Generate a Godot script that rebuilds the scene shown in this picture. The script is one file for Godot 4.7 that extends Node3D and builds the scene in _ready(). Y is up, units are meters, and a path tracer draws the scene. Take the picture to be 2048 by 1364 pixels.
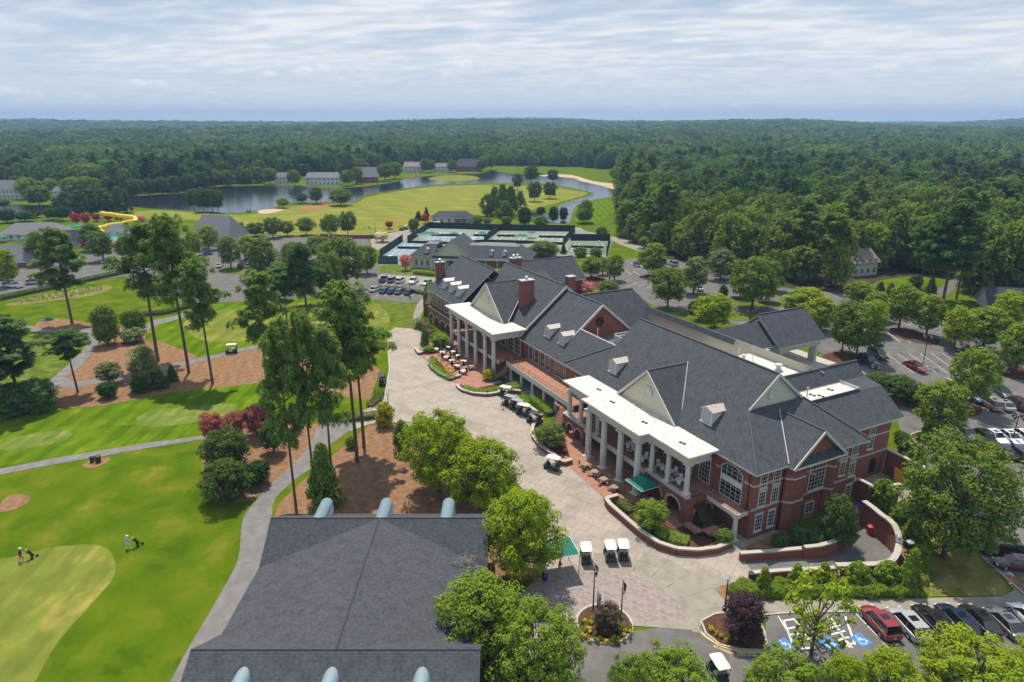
extends Node3D
# Aerial view of a golf clubhouse. World: x right, y up, -z away from the camera; metres.
# Clubhouse axes: a = along its long front (towards the camera), b = towards its back, h = height.

const E1 := Vector2(0.457980, 0.888962)
const E2 := Vector2(0.888962, -0.457980)
const C0 := Vector2(29.41, -73.58)
var M := {}
var used := {}
var rng := RandomNumberGenerator.new()
var gx := PackedFloat32Array()
var gz := PackedFloat32Array()

# ---------------------------------------------------------------- mesh builder
class MB:
	var v := PackedVector3Array()
	var n := PackedVector3Array()
	var uv := PackedVector2Array()
	var c := PackedColorArray()
	var col := Color(1, 1, 1)
	func tri(p: Vector3, q: Vector3, r: Vector3, nn: Vector3, a: Vector3, b: Vector3) -> void:
		v.append(p); v.append(r); v.append(q)
		for k in 3:
			n.append(nn); c.append(col)
		uv.append(Vector2(p.dot(a), p.dot(b))); uv.append(Vector2(r.dot(a), r.dot(b))); uv.append(Vector2(q.dot(a), q.dot(b)))
	func axes(nn: Vector3) -> Array:
		if absf(nn.y) > 0.999:
			return [Vector3(1, 0, 0), Vector3(0, 0, 1)]
		var a := Vector3.UP.cross(nn).normalized()
		return [a, nn.cross(a)]
	# pts run counter-clockwise seen from outside
	func face(pts: Array) -> void:
		var nn := Vector3.ZERO
		for i in pts.size():
			var p: Vector3 = pts[i]
			var q: Vector3 = pts[(i + 1) % pts.size()]
			nn += Vector3((p.y - q.y) * (p.z + q.z), (p.z - q.z) * (p.x + q.x), (p.x - q.x) * (p.y + q.y))
		if nn.length_squared() < 1e-14:
			return
		nn = nn.normalized()
		var ax := axes(nn)
		for i in range(1, pts.size() - 1):
			tri(pts[0], pts[i], pts[i + 1], nn, ax[0], ax[1])
	# concave planar polygon: 2D outline in the plane o + x*ex + y*ey, counter-clockwise seen from ex cross ey
	func flat(o: Vector3, ex: Vector3, ey: Vector3, poly: PackedVector2Array) -> void:
		var nn := ex.cross(ey).normalized()
		var ax := axes(nn)
		var ids := Geometry2D.triangulate_polygon(poly)
		for i in range(0, ids.size(), 3):
			var p := poly[ids[i]]
			var q := poly[ids[i + 1]]
			var r := poly[ids[i + 2]]
			if (q - p).cross(r - p) < 0:
				var t := q
				q = r
				r = t
			tri(o + ex * p.x + ey * p.y, o + ex * q.x + ey * q.y, o + ex * r.x + ey * r.y, nn, ax[0], ax[1])
	# the same outline given a thickness d along its normal
	func slab(o: Vector3, ex: Vector3, ey: Vector3, poly: PackedVector2Array, d: float) -> void:
		var nn := ex.cross(ey).normalized()
		if Geometry2D.is_polygon_clockwise(poly):
			poly.reverse()
		flat(o + nn * d, ex, ey, poly)
		var back := poly.duplicate()
		for i in back.size():
			back[i].x = -back[i].x
		flat(o, -ex, ey, back)
		for i in poly.size():
			var p := o + ex * poly[i].x + ey * poly[i].y
			var q := o + ex * poly[(i + 1) % poly.size()].x + ey * poly[(i + 1) % poly.size()].y
			face([p, q, q + nn * d, p + nn * d])
	func box(ct: Vector3, s: Vector3, b := Basis()) -> void:
		var h := s * 0.5
		var p := []
		for i in 8:
			p.append(ct + b * Vector3(h.x if i & 1 else -h.x, h.y if i & 2 else -h.y, h.z if i & 4 else -h.z))
		for f in [[4, 5, 7, 6], [1, 0, 2, 3], [5, 1, 3, 7], [0, 4, 6, 2], [6, 7, 3, 2], [0, 1, 5, 4]]:
			face([p[f[0]], p[f[1]], p[f[2]], p[f[3]]])
	func span(a: Vector3, b: Vector3) -> void:  # box between two corners
		box((a + b) * 0.5, (b - a).abs())
	func prism(poly: PackedVector2Array, y0: float, y1: float) -> void:  # outline in x,z
		var p := poly.duplicate()
		if not Geometry2D.is_polygon_clockwise(p):
			p.reverse()
		slab(Vector3(0, y0, 0), Vector3(1, 0, 0), Vector3(0, 0, -1), flipz(poly), y1 - y0)
	func flipz(poly: PackedVector2Array) -> PackedVector2Array:
		var r := PackedVector2Array()
		for q in poly:
			r.append(Vector2(q.x, -q.y))
		return r
	func tube(pts: Array, rad: Array, sides := 6, caps := true) -> void:
		var rings := []
		for i in pts.size():
			var d: Vector3 = (pts[mini(i + 1, pts.size() - 1)] - pts[maxi(i - 1, 0)]).normalized()
			var s := d.cross(Vector3.UP if absf(d.y) < 0.95 else Vector3.RIGHT).normalized()
			var t := d.cross(s)
			var ring := []
			for k in sides:
				var a := TAU * k / sides
				ring.append([pts[i] + (s * cos(a) + t * sin(a)) * rad[i], s * cos(a) + t * sin(a)])
			rings.append(ring)
		for i in rings.size() - 1:
			for k in sides:
				var k2 := (k + 1) % sides
				smooth4(rings[i][k], rings[i + 1][k], rings[i + 1][k2], rings[i][k2], float(k) / sides * rad[i] * 6.28, float(i))
		if caps:
			for e in [0, rings.size() - 1]:
				var q := []
				for k in sides:
					q.append(rings[e][k if e == 0 else sides - 1 - k][0])
				face(q)
	func smooth4(a: Array, b: Array, cc: Array, d: Array, u: float, w: float) -> void:
		var fn: Vector3 = (b[0] - a[0]).cross(cc[0] - a[0]) + (cc[0] - a[0]).cross(d[0] - a[0])
		var q := [a, b, cc, d]
		var out: Vector3 = a[1] + b[1] + cc[1] + d[1]
		var ids := [0, 2, 1, 0, 3, 2] if fn.dot(out) > 0 else [0, 1, 2, 0, 2, 3]
		for i in ids:
			v.append(q[i][0]); n.append(q[i][1]); uv.append(Vector2(u + (0.1 if i > 1 else 0.0), q[i][0].y)); c.append(col)
	func lathe(ct: Vector3, prof: Array, sides := 12) -> void:  # prof: [radius, y] from bottom to top
		for i in prof.size() - 1:
			var d := Vector2(prof[i + 1][0] - prof[i][0], prof[i + 1][1] - prof[i][1])
			var m := Vector2(d.y, -d.x).normalized()
			for k in sides:
				var q := []
				for e in [[i, k], [i + 1, k], [i + 1, k + 1], [i, k + 1]]:
					var a: float = TAU * e[1] / sides
					var dir := Vector3(cos(a), 0, sin(a))
					q.append([ct + dir * prof[e[0]][0] + Vector3(0, prof[e[0]][1], 0), (dir * m.x + Vector3(0, m.y, 0))])
				smooth4(q[0], q[1], q[2], q[3], 0.0, 0.0)
	func leaf(p: Vector3, nn: Vector3, t: Vector3, w: float, l: float) -> void:
		var b := nn.cross(t)
		var q := [p - t * l, p + b * w, p + t * l, p - b * w]
		for i in [0, 1, 2, 0, 2, 3]:
			v.append(q[i]); n.append(nn); uv.append(Vector2.ZERO); c.append(col)
	func mesh() -> ArrayMesh:
		var m := ArrayMesh.new()
		if v.is_empty():
			return m
		var arr := []
		arr.resize(Mesh.ARRAY_MAX)
		arr[Mesh.ARRAY_VERTEX] = v
		arr[Mesh.ARRAY_NORMAL] = n
		arr[Mesh.ARRAY_TEX_UV] = uv
		arr[Mesh.ARRAY_TEX_UV2] = uv
		arr[Mesh.ARRAY_COLOR] = c
		m.add_surface_from_arrays(Mesh.PRIMITIVE_TRIANGLES, arr)
		return m

# ---------------------------------------------------------------- nodes
func numbered(called: String) -> String:
	var k: int = used.get(called, 0)
	used[called] = k + 1
	return called if k == 0 else "%s_%03d" % [called, k]

func tag(o: Node, label: String, category := "", group := "", kind := "") -> void:
	if label: o.set_meta("label", label)
	if category: o.set_meta("category", category)
	if group: o.set_meta("group", group)
	if kind: o.set_meta("kind", kind)

func thing(called: String, label: String, category: String, at := Vector3.ZERO, turn := 0.0, group := "") -> Node3D:
	var o := Node3D.new()
	o.name = numbered(called)
	add_child(o)
	o.position = at
	o.rotation.y = turn
	tag(o, label, category, group)
	return o

func part(parent: Node, called: String, m: Variant, mat: Material) -> MeshInstance3D:
	var o := MeshInstance3D.new()
	o.mesh = m.mesh() if m is MB else m
	if mat: o.material_override = mat
	o.name = called
	parent.add_child(o, true)
	return o

func top(called: String, m: Variant, mat: Material, label: String, category: String, group := "", kind := "") -> MeshInstance3D:
	var o := MeshInstance3D.new()
	o.mesh = m.mesh() if m is MB else m
	o.material_override = mat
	o.name = numbered(called)
	add_child(o)
	tag(o, label, category, group, kind)
	return o

func copy(src: Node3D, label: String, at: Vector3, turn: float, sc: Vector3, group := "") -> Node3D:
	var o: Node3D = src.duplicate()
	o.name = numbered(src.get_meta("base_name"))
	add_child(o)
	place(o, label, at, turn, sc, group)
	return o

func place(o: Node3D, label: String, at: Vector3, turn: float, sc: Vector3, group := "") -> void:
	o.transform = Transform3D(Basis(Vector3.UP, turn).scaled_local(sc), at)
	o.set_meta("label", label)
	if group: o.set_meta("group", group)

# ---------------------------------------------------------------- terrain
func ss(t: float) -> float:
	t = clampf(t, 0.0, 1.0)
	return t * t * (3.0 - 2.0 * t)

const MOUNDS := [[-50.8, -84.5, 11, 0.9], [-53.9, -82.5, 9, 0.5], [-45.3, -77.6, 9, -0.25], [-65.6, -88.0, 10, 0.35], [-48.0, -55.3, 14, 0.2], [-41.0, -55.3, 12, -0.3], [-80.3, -181.2, 14, 0.3]]

func terr(x: float, z: float) -> float:
	var d := Vector2(x, z) - C0
	var a := d.dot(E1)
	var b := d.dot(E2)
	var gw := 1.5 * ss(-a / 70.0)
	var ge := 0.5 + 3.5 * ss((-a - 5.0) / 35.0)
	var g := lerpf(gw, ge, ss((b - 20.0) / 12.0))
	g = lerpf(g, 0.6, ss((-a - 110.0) / 80.0))
	var r := sqrt(x * x + z * z)
	if r > 700.0:
		g += ss((r - 700.0) / 2800.0) * (24.0 + 9.0 * sin(x * 0.0019 + 1.0) + 8.0 * sin(x * 0.0043 + z * 0.0011)) + 3.0 * ss((r - 900.0) / 600.0) * sin(x * 0.006 + z * 0.004)
	for m in MOUNDS:
		var q: float = ((x - m[0]) * (x - m[0]) + (z - m[1]) * (z - m[1])) / (m[2] * m[2])
		if q < 9.0:
			g += m[3] * exp(-q)
	return g

func cell(lines: PackedFloat32Array, t: float) -> int:
	return clampi(lines.bsearch(t, false) - 1, 0, lines.size() - 2)

# height of the ground mesh itself (its triangles), so that sheets laid on it follow it exactly
func ground(x: float, z: float) -> float:
	var i := cell(gx, x)
	var j := cell(gz, z)
	var u := (x - gx[i]) / (gx[i + 1] - gx[i])
	var w := (z - gz[j]) / (gz[j + 1] - gz[j])
	var h00 := terr(gx[i], gz[j])
	var h11 := terr(gx[i + 1], gz[j + 1])
	if u >= w:
		var h10 := terr(gx[i + 1], gz[j])
		return h00 + (h10 - h00) * u + (h11 - h10) * w
	var h01 := terr(gx[i], gz[j + 1])
	return h00 + (h01 - h00) * w + (h11 - h01) * u

func on(x: float, z: float, up := 0.0) -> Vector3:
	return Vector3(x, ground(x, z) + up, z)

func grid_lines() -> void:
	var t := 120.0
	gz.clear()
	var zz := []
	while t > -6500.0:
		zz.append(t)
		t -= 4.0 if t > -260.0 else (12.0 if t > -720.0 else (60.0 if t > -1500.0 else 220.0))
	zz.reverse()
	gz = PackedFloat32Array(zz)
	var xx := [0.0]
	t = 0.0
	while t < 6500.0:
		t += 4.0 if t < 132.0 else (12.0 if t < 420.0 else (60.0 if t < 1400.0 else 260.0))
		xx.append(t)
		xx.push_front(-t)
	gx = PackedFloat32Array(xx)

func build_ground() -> void:
	var v := PackedVector3Array()
	var uv := PackedVector2Array()
	var nn := PackedVector3Array()
	var ids := PackedInt32Array()
	for j in gz.size():
		for i in gx.size():
			v.append(Vector3(gx[i], terr(gx[i], gz[j]), gz[j]))
			uv.append(Vector2(gx[i], gz[j]))
			var e := 2.0
			nn.append(Vector3(terr(gx[i] - e, gz[j]) - terr(gx[i] + e, gz[j]), 2 * e, terr(gx[i], gz[j] - e) - terr(gx[i], gz[j] + e)).normalized())
	var w := gx.size()
	for j in gz.size() - 1:
		for i in w - 1:
			var k := j * w + i
			ids.append_array([k, k + 1, k + w + 1, k, k + w + 1, k + w])
	var arr := []
	arr.resize(Mesh.ARRAY_MAX)
	arr[Mesh.ARRAY_VERTEX] = v
	arr[Mesh.ARRAY_NORMAL] = nn
	arr[Mesh.ARRAY_TEX_UV] = uv
	arr[Mesh.ARRAY_TEX_UV2] = uv
	arr[Mesh.ARRAY_INDEX] = ids
	var m := ArrayMesh.new()
	m.add_surface_from_arrays(Mesh.PRIMITIVE_TRIANGLES, arr)
	top("ground", m, M.grass, "wide green ground with mown grass that reaches to the wooded horizon", "ground", "", "structure")

# a sheet laid on the ground: the outline is cut by the ground's triangles
func sheet_mesh(poly: PackedVector2Array, up: float, turn := 0.0) -> ArrayMesh:
	var lo := poly[0]
	var hi := poly[0]
	for p in poly:
		lo = lo.min(p)
		hi = hi.max(p)
	var v := PackedVector3Array()
	var uv := PackedVector2Array()
	var nn := PackedVector3Array()
	var ct := cos(turn)
	var st := sin(turn)
	for j in range(cell(gz, lo.y), cell(gz, hi.y) + 1):
		for i in range(cell(gx, lo.x), cell(gx, hi.x) + 1):
			var q := [Vector2(gx[i], gz[j]), Vector2(gx[i + 1], gz[j]), Vector2(gx[i + 1], gz[j + 1]), Vector2(gx[i], gz[j + 1])]
			for t in [[0, 1, 2], [0, 2, 3]]:
				var tri := PackedVector2Array([q[t[0]], q[t[1]], q[t[2]]])
				var hs := [terr(tri[0].x, tri[0].y), terr(tri[1].x, tri[1].y), terr(tri[2].x, tri[2].y)]
				var p0 := Vector3(tri[0].x, hs[0], tri[0].y)
				var pn := (Vector3(tri[2].x, hs[2], tri[2].y) - p0).cross(Vector3(tri[1].x, hs[1], tri[1].y) - p0).normalized()
				if pn.y < 0: pn = -pn
				for piece in Geometry2D.intersect_polygons(poly, tri):
					var ids := Geometry2D.triangulate_polygon(piece)
					for k in range(0, ids.size(), 3):
						var abc := [piece[ids[k]], piece[ids[k + 1]], piece[ids[k + 2]]]
						if (abc[1] - abc[0]).cross(abc[2] - abc[0]) < 0:
							abc = [abc[0], abc[2], abc[1]]
						for p in abc:
							var y: float = p0.y - (pn.x * (p.x - p0.x) + pn.z * (p.y - p0.z)) / pn.y
							v.append(Vector3(p.x, y + up, p.y))
							uv.append(Vector2(p.x * ct + p.y * st, -p.x * st + p.y * ct))
							nn.append(pn)
	var m := ArrayMesh.new()
	if v.is_empty():
		return m
	var arr := []
	arr.resize(Mesh.ARRAY_MAX)
	arr[Mesh.ARRAY_VERTEX] = v
	arr[Mesh.ARRAY_NORMAL] = nn
	arr[Mesh.ARRAY_TEX_UV] = uv
	arr[Mesh.ARRAY_TEX_UV2] = uv
	m.add_surface_from_arrays(Mesh.PRIMITIVE_TRIANGLES, arr)
	return m

func pv(flat: Array) -> PackedVector2Array:
	var r := PackedVector2Array()
	for i in range(0, flat.size(), 2):
		r.append(Vector2(flat[i], flat[i + 1]))
	return r

func smooth_poly(p: PackedVector2Array, steps := 3) -> PackedVector2Array:
	var r := PackedVector2Array()
	for i in p.size():
		for s in steps:
			r.append(p[i].cubic_interpolate(p[(i + 1) % p.size()], p[(i - 1 + p.size()) % p.size()], p[(i + 2) % p.size()], float(s) / steps))
	return r

func sheet(called: String, flat: Array, up: float, mat: Material, label: String, soft := false, turn := 0.0, cat := "ground") -> MeshInstance3D:
	var poly := pv(flat)
	if soft: poly = smooth_poly(poly)
	return top(called, sheet_mesh(poly, up, turn), mat, label, cat, "", "structure")

# raised kerb along a line (x,z pairs), a real step
func strip(parent: Node, called: String, flat: Array, w: float, h: float, mat: Material, closed := false) -> void:
	var p := pv(flat)
	var mb := MB.new()
	var n := p.size()
	for i in (n if closed else n - 1):
		var a := p[i]
		var b := p[(i + 1) % n]
		var d := (b - a).normalized()
		var s := Vector2(-d.y, d.x) * w * 0.5
		var q := [a - s - d * 0.02, b - s + d * 0.02, b + s + d * 0.02, a + s - d * 0.02]
		var lo := []
		var hi := []
		for k in q:
			var y := ground(k.x, k.y)
			lo.append(Vector3(k.x, y - 0.05, k.y))
			hi.append(Vector3(k.x, y + h, k.y))
		mb.face([hi[3], hi[2], hi[1], hi[0]])
		for k in 4:
			mb.face([lo[(k + 1) % 4], lo[k], hi[k], hi[(k + 1) % 4]])
	part(parent, called, mb, mat)

# ---------------------------------------------------------------- camera, sky, sun
func lin(r: float, g: float, b: float) -> Color:
	return Color(r, g, b).linear_to_srgb()

var cloud_a := FastNoiseLite.new()
var cloud_b := FastNoiseLite.new()
const PUFFS := [[-0.4696,0.0408,0.0249,0.0066,0.8], [-0.2468,0.0610,0.0440,0.0088,0.8], [-0.0470,0.0698,0.0440,0.0103,0.8], [0.1059,0.0676,0.0293,0.0088,0.6], [-0.3208,0.0561,0.0117,0.0059,0.9], [-0.6058,0.0259,0.0366,0.0103,0.6], [0.4652,0.0591,0.0264,0.0073,0.6], [0.5964,0.0563,0.0366,0.0161,0.7], [-0.0846,0.0570,0.0190,0.0051,0.5], [0.5119,0.0648,0.0190,0.0059,0.5], [-0.5244,0.0256,0.0088,0.0029,0.6], [-0.5600,0.0414,0.0147,0.0037,0.4], [0.3172,0.0312,0.0879,0.0059,0.35], [0.2090,0.0161,0.0103,0.0029,0.5], [0.3551,0.0216,0.0117,0.0029,0.5], [0.2997,0.0170,0.0073,0.0029,0.5]]

func sky_colour(az: float, el: float) -> Color:
	var e := maxf(el, 0.0)
	var d := Vector3(sin(az) * cos(e), sin(e), -cos(az) * cos(e))
	var base := lin(0.60, 0.66, 0.73).lerp(lin(0.38, 0.51, 0.68), pow(clampf(d.y / 0.20, 0.0, 1.0), 0.9)).lerp(lin(0.15, 0.28, 0.55), pow(clampf((d.y - 0.1) / 0.9, 0.0, 1.0), 0.7))
	var p := Vector2(d.x, d.z) / (d.y + 0.06)
	var s := cloud_a.get_noise_2d(p.x * 6.0 + p.y * 5.0, p.y * 13.0 - p.x * 4.0)
	var f := cloud_a.get_noise_2d(p.x * 34.0 + 9.0, p.y * 60.0 - p.x * 14.0)
	var big := cloud_b.get_noise_2d(p.x * 3.0 + 40.0, p.y * 6.0)
	var k := clampf(0.62 + s * 0.85 + f * 0.45 + big * 0.7, 0.0, 1.0)
	k = lerpf(0.45 + f * 0.15, k * 0.92, ss((el - 0.015) / 0.08))
	var c := base.lerp(lin(0.64, 0.685, 0.735).lerp(lin(0.82, 0.84, 0.865), clampf(0.5 + f * 1.0 + s * 0.4, 0.0, 1.0)), clampf(k, 0.0, 1.0))
	for q in PUFFS:
		var dx: float = (az - q[0]) / q[2]
		var dy: float = (el - q[1]) / q[3]
		if absf(dx) < 2.2 and absf(dy) < 2.2:
			var wob := cloud_b.get_noise_2d(az * 900.0, el * 1500.0) * 1.1 + cloud_b.get_noise_2d(az * 2600.0, el * 3600.0) * 0.6
			var m := ss((1.15 - dx * dx - (dy * dy if dy > 0.0 else dy * dy * 3.0) + wob) * 0.9) * float(q[4])
			c = c.lerp(lin(0.52, 0.58, 0.66).lerp(lin(0.86, 0.87, 0.88), ss(0.55 + dy * 0.5 + wob * 0.3)), m)
	return c

func build_sky() -> Sky:
	cloud_a.seed = 7
	cloud_a.frequency = 0.055
	cloud_a.fractal_octaves = 5
	cloud_b.seed = 21
	cloud_b.frequency = 0.03
	cloud_b.fractal_octaves = 3
	var w := 512
	var im := Image.create(w, w / 2, false, Image.FORMAT_RGB8)
	for y in w / 2:
		var el := (0.5 - (y + 0.5) / (w / 2.0)) * PI
		for x in w:
			im.set_pixel(x, y, sky_colour((x + 0.5) / w * TAU, el))
	im.resize(4096, 2048, Image.INTERPOLATE_CUBIC)
	for y in range(2048 * 78 / 180, 1030):
		var el := (0.5 - (y + 0.5) / 2048.0) * PI
		for k in range(-560, 560):
			var az := (k + 0.5) / 4096.0 * TAU
			var keep := minf(ss((560 - absf(k)) / 60.0), ss((y - 2048 * 78 / 180) / 20.0))
			var x := posmod(k, 4096)
			im.set_pixel(x, y, (im.get_pixel(x, y) if keep < 1.0 else Color.BLACK).lerp(sky_colour(az, el), keep))
	var pm := PanoramaSkyMaterial.new()
	pm.panorama = ImageTexture.create_from_image(im)
	var sky := Sky.new()
	sky.sky_material = pm
	return sky

func build_camera_and_light() -> void:
	var cam := Camera3D.new()
	cam.name = "camera"
	cam.position = Vector3(0, 50, 0)
	cam.rotation_degrees.x = -17.9424
	cam.fov = 53.0965
	cam.far = 12000.0
	cam.current = true
	add_child(cam)
	var env := Environment.new()
	env.background_mode = Environment.BG_SKY
	env.sky = build_sky()
	env.background_energy_multiplier = 1.0
	env.tonemap_mode = Environment.TONE_MAPPER_LINEAR
	env.tonemap_exposure = 1.13
	env.fog_enabled = true
	env.fog_density = 0.00017
	env.fog_light_color = Color(0.62, 0.77, 0.96)
	env.sdfgi_enabled = true
	env.ssao_enabled = true
	env.ssil_enabled = true
	var we := WorldEnvironment.new()
	we.name = "world_environment"
	we.environment = env
	add_child(we)
	var sun := DirectionalLight3D.new()
	sun.name = "sun"
	sun.light_energy = 1.5
	sun.light_color = Color(1.0, 0.955, 0.89)
	sun.light_angular_distance = 0.6
	sun.shadow_enabled = true
	sun.look_at_from_position(Vector3.ZERO, Vector3(0.105, -0.914, 0.392), Vector3.RIGHT)
	add_child(sun)

# ---------------------------------------------------------------- materials
func noise_tex(seed_: int, freq: float, cols: Array, size := 512, oct := 4, warp := 0.0) -> NoiseTexture2D:
	var t := NoiseTexture2D.new()
	t.width = size
	t.height = size
	t.seamless = true
	t.seamless_blend_skirt = 0.3
	var nz := FastNoiseLite.new()
	nz.seed = seed_
	nz.frequency = freq
	nz.fractal_octaves = oct
	if warp > 0.0:
		nz.domain_warp_enabled = true
		nz.domain_warp_amplitude = warp
		nz.domain_warp_frequency = freq * 0.8
	t.noise = nz
	var g := Gradient.new()
	var off := PackedFloat32Array()
	var cc := PackedColorArray()
	for i in cols.size():
		off.append(float(i) / (cols.size() - 1))
		cc.append(cols[i])
	g.offsets = off
	g.colors = cc
	t.color_ramp = g
	return t

func mat(called: String, c: Color, rough := 0.85, metal := 0.0) -> StandardMaterial3D:
	var m := StandardMaterial3D.new()
	m.resource_name = called
	m.albedo_color = c
	m.roughness = rough
	m.metallic = metal
	M[called] = m
	return m

var grain: NoiseTexture2D

# ground-like material: large patches (first texture) times a fine grain on the second coordinate set
func ground_mat(called: String, cols: Array, metres: float, seed_: int, fine := 2.2, rough := 0.95, freq := 0.012, sy := 1.0) -> StandardMaterial3D:
	var m := mat(called, Color.WHITE, rough)
	m.albedo_texture = noise_tex(seed_, freq, cols, 512, 5, 60.0)
	m.uv1_scale = Vector3(1.0 / metres, sy / metres, 1)
	m.detail_enabled = true
	m.detail_uv_layer = BaseMaterial3D.DETAIL_UV_2
	m.detail_blend_mode = BaseMaterial3D.BLEND_MODE_MUL
	m.detail_albedo = grain
	m.uv2_scale = Vector3(1.0 / fine, 1.0 / fine, 1)
	m.specular_mode = BaseMaterial3D.SPECULAR_DISABLED
	return m

func pixel_tex(w: int, h: int, f: Callable) -> ImageTexture:
	var im := Image.create(w, h, false, Image.FORMAT_RGB8)
	for y in h:
		for x in w:
			im.set_pixel(x, y, f.call(x, y))
	return ImageTexture.create_from_image(im)

func leaf_mat(called: String, c: Color, back := 0.55) -> StandardMaterial3D:
	var m := mat(called, c, 0.8)
	m.vertex_color_use_as_albedo = true
	m.backlight_enabled = true
	m.backlight = Color(back, back, back * 0.4)
	m.cull_mode = BaseMaterial3D.CULL_DISABLED
	m.metallic_specular = 0.14
	return m

func build_materials() -> void:
	grain = noise_tex(3, 0.09, [lin(0.50, 0.50, 0.50), lin(0.80, 0.80, 0.78), lin(1, 1, 1)], 256, 3)
	ground_mat("grass", [lin(0.055, 0.11, 0.004), lin(0.08, 0.145, 0.005), lin(0.1, 0.168, 0.006), lin(0.125, 0.182, 0.008), lin(0.17, 0.195, 0.018), lin(0.27, 0.25, 0.06)], 46.0, 11)
	ground_mat("rough_lawn", [lin(0.07, 0.12, 0.018), lin(0.11, 0.165, 0.022), lin(0.17, 0.205, 0.035), lin(0.3, 0.265, 0.1)], 26.0, 17, 2.0, 0.95, 0.014, 1.7)
	ground_mat("fairway", [lin(0.085, 0.175, 0.018), lin(0.115, 0.215, 0.02), lin(0.155, 0.245, 0.028)], 34.0, 12, 2.4, 0.95, 0.01, 2.5)
	ground_mat("putting_green", [lin(0.17, 0.235, 0.06), lin(0.2, 0.265, 0.07), lin(0.245, 0.285, 0.085)], 30.0, 13, 3.0, 0.95, 0.01, 2.0)
	ground_mat("tee_grass", [lin(0.15, 0.215, 0.04), lin(0.185, 0.245, 0.05), lin(0.24, 0.26, 0.065)], 18.0, 14, 2.5)
	ground_mat("range_grass", [lin(0.16, 0.215, 0.03), lin(0.21, 0.25, 0.036), lin(0.29, 0.275, 0.06), lin(0.42, 0.34, 0.13)], 120.0, 15, 5.0, 0.95, 0.012, 2.6)
	ground_mat("dry_lawn", [lin(0.12, 0.15, 0.03), lin(0.2, 0.2, 0.05), lin(0.3, 0.25, 0.09), lin(0.36, 0.27, 0.13)], 14.0, 33, 2.0)
	ground_mat("dry_grass", [lin(0.16, 0.20, 0.05), lin(0.24, 0.23, 0.07), lin(0.30, 0.27, 0.10)], 14.0, 16)
	ground_mat("pine_straw", [lin(0.22, 0.125, 0.07), lin(0.3, 0.175, 0.1), lin(0.39, 0.25, 0.155)], 9.0, 18, 1.1)
	ground_mat("mulch", [lin(0.085, 0.045, 0.03), lin(0.13, 0.07, 0.045), lin(0.18, 0.10, 0.065)], 5.0, 19, 0.8)
	ground_mat("asphalt", [lin(0.15, 0.143, 0.138), lin(0.19, 0.182, 0.175), lin(0.235, 0.225, 0.217)], 22.0, 20, 1.3, 0.92)
	ground_mat("path_asphalt", [lin(0.2, 0.195, 0.195), lin(0.25, 0.24, 0.235), lin(0.32, 0.3, 0.28)], 13.0, 21, 1.2, 0.92)
	ground_mat("concrete", [lin(0.3, 0.27, 0.225), lin(0.36, 0.33, 0.28), lin(0.41, 0.38, 0.33)], 12.0, 22, 1.5, 0.9)
	ground_mat("kerb_concrete", [lin(0.35, 0.32, 0.27), lin(0.45, 0.41, 0.35)], 4.0, 23, 1.5, 0.9)
	ground_mat("sand", [lin(0.55, 0.43, 0.29), lin(0.63, 0.50, 0.36)], 12.0, 24, 2.0)
	ground_mat("red_clay", [lin(0.36, 0.17, 0.07), lin(0.44, 0.23, 0.11)], 9.0, 25, 2.0)
	ground_mat("court_blue", [lin(0.26, 0.345, 0.40), lin(0.31, 0.40, 0.45)], 20.0, 26, 3.0, 0.8)
	ground_mat("court_green", [lin(0.16, 0.235, 0.175), lin(0.20, 0.275, 0.205)], 20.0, 27, 3.0, 0.8)
	ground_mat("court_clay", [lin(0.22, 0.27, 0.215), lin(0.28, 0.325, 0.265), lin(0.33, 0.355, 0.30)], 20.0, 28, 3.0, 0.8)
	for tq in [["fairway", 0.11, 0.195, 0.007, 26.0, 0.10, 0.5], ["putting_green", 0.20, 0.235, 0.04, 21.0, 0.07, 0.9], ["tee_grass", 0.175, 0.235, 0.045, 18.0, 0.08, 0.2]]:
		var tn := FastNoiseLite.new()
		tn.seed = int(tq[4])
		tn.frequency = 0.012
		tn.fractal_octaves = 5
		var tm: StandardMaterial3D = M[tq[0]]
		var turf := func(x: int, y: int) -> Color:
			var v := tn.get_noise_2d(x, y) * 0.5 + tn.get_noise_2d(x * 6.0 + 900.0, y * 1.3) * 0.35
			var st := float(tq[5]) * clampf(sin(TAU * x * 8.0 / 256.0) * 3.0, -1.0, 1.0)
			var t := 1.0 + v * 0.55 + st
			var dry := clampf(v * 2.2 - 0.25, 0.0, 0.8)
			return lin(tq[1] * t * (1.0 + dry * 0.75), tq[2] * t * (1.0 + dry * 0.12), tq[3] * t * (1.0 + dry))
		tm.albedo_texture = pixel_tex(256, 256, turf)
		tm.uv1_scale = Vector3(cos(tq[6]), 1.0, 1) / float(tq[4])
	# stamped concrete of the forecourt: large scored slabs laid on the diagonal, stained unevenly
	var n1 := FastNoiseLite.new()
	n1.seed = 5
	n1.frequency = 0.02
	var n2 := FastNoiseLite.new()
	n2.seed = 9
	n2.frequency = 0.15
	var plaza := func(x: int, y: int) -> Color:
		var s := 128
		var row := y / s
		var xx := (x + (64 if row % 2 else 0)) % 512
		var k := xx / s
		var fx := absi(xx % s)
		var fy := absi(y % s)
		var tone := 0.92 + 0.14 * fposmod(sin(float(row * 7 + k * 13) * 12.9898) * 43758.5, 1.0)
		tone *= 1.0 + 0.16 * n1.get_noise_2d(x, y) + 0.10 * n2.get_noise_2d(x, y)
		if fx < 8 or fy < 8:
			tone *= 0.84 + 0.2 * n2.get_noise_2d(x * 0.5, y * 0.5)
		return lin(0.345 * tone, 0.298 * tone, 0.248 * tone)
	var m := mat("plaza", Color.WHITE, 0.9)
	m.albedo_texture = pixel_tex(512, 512, plaza)
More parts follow.
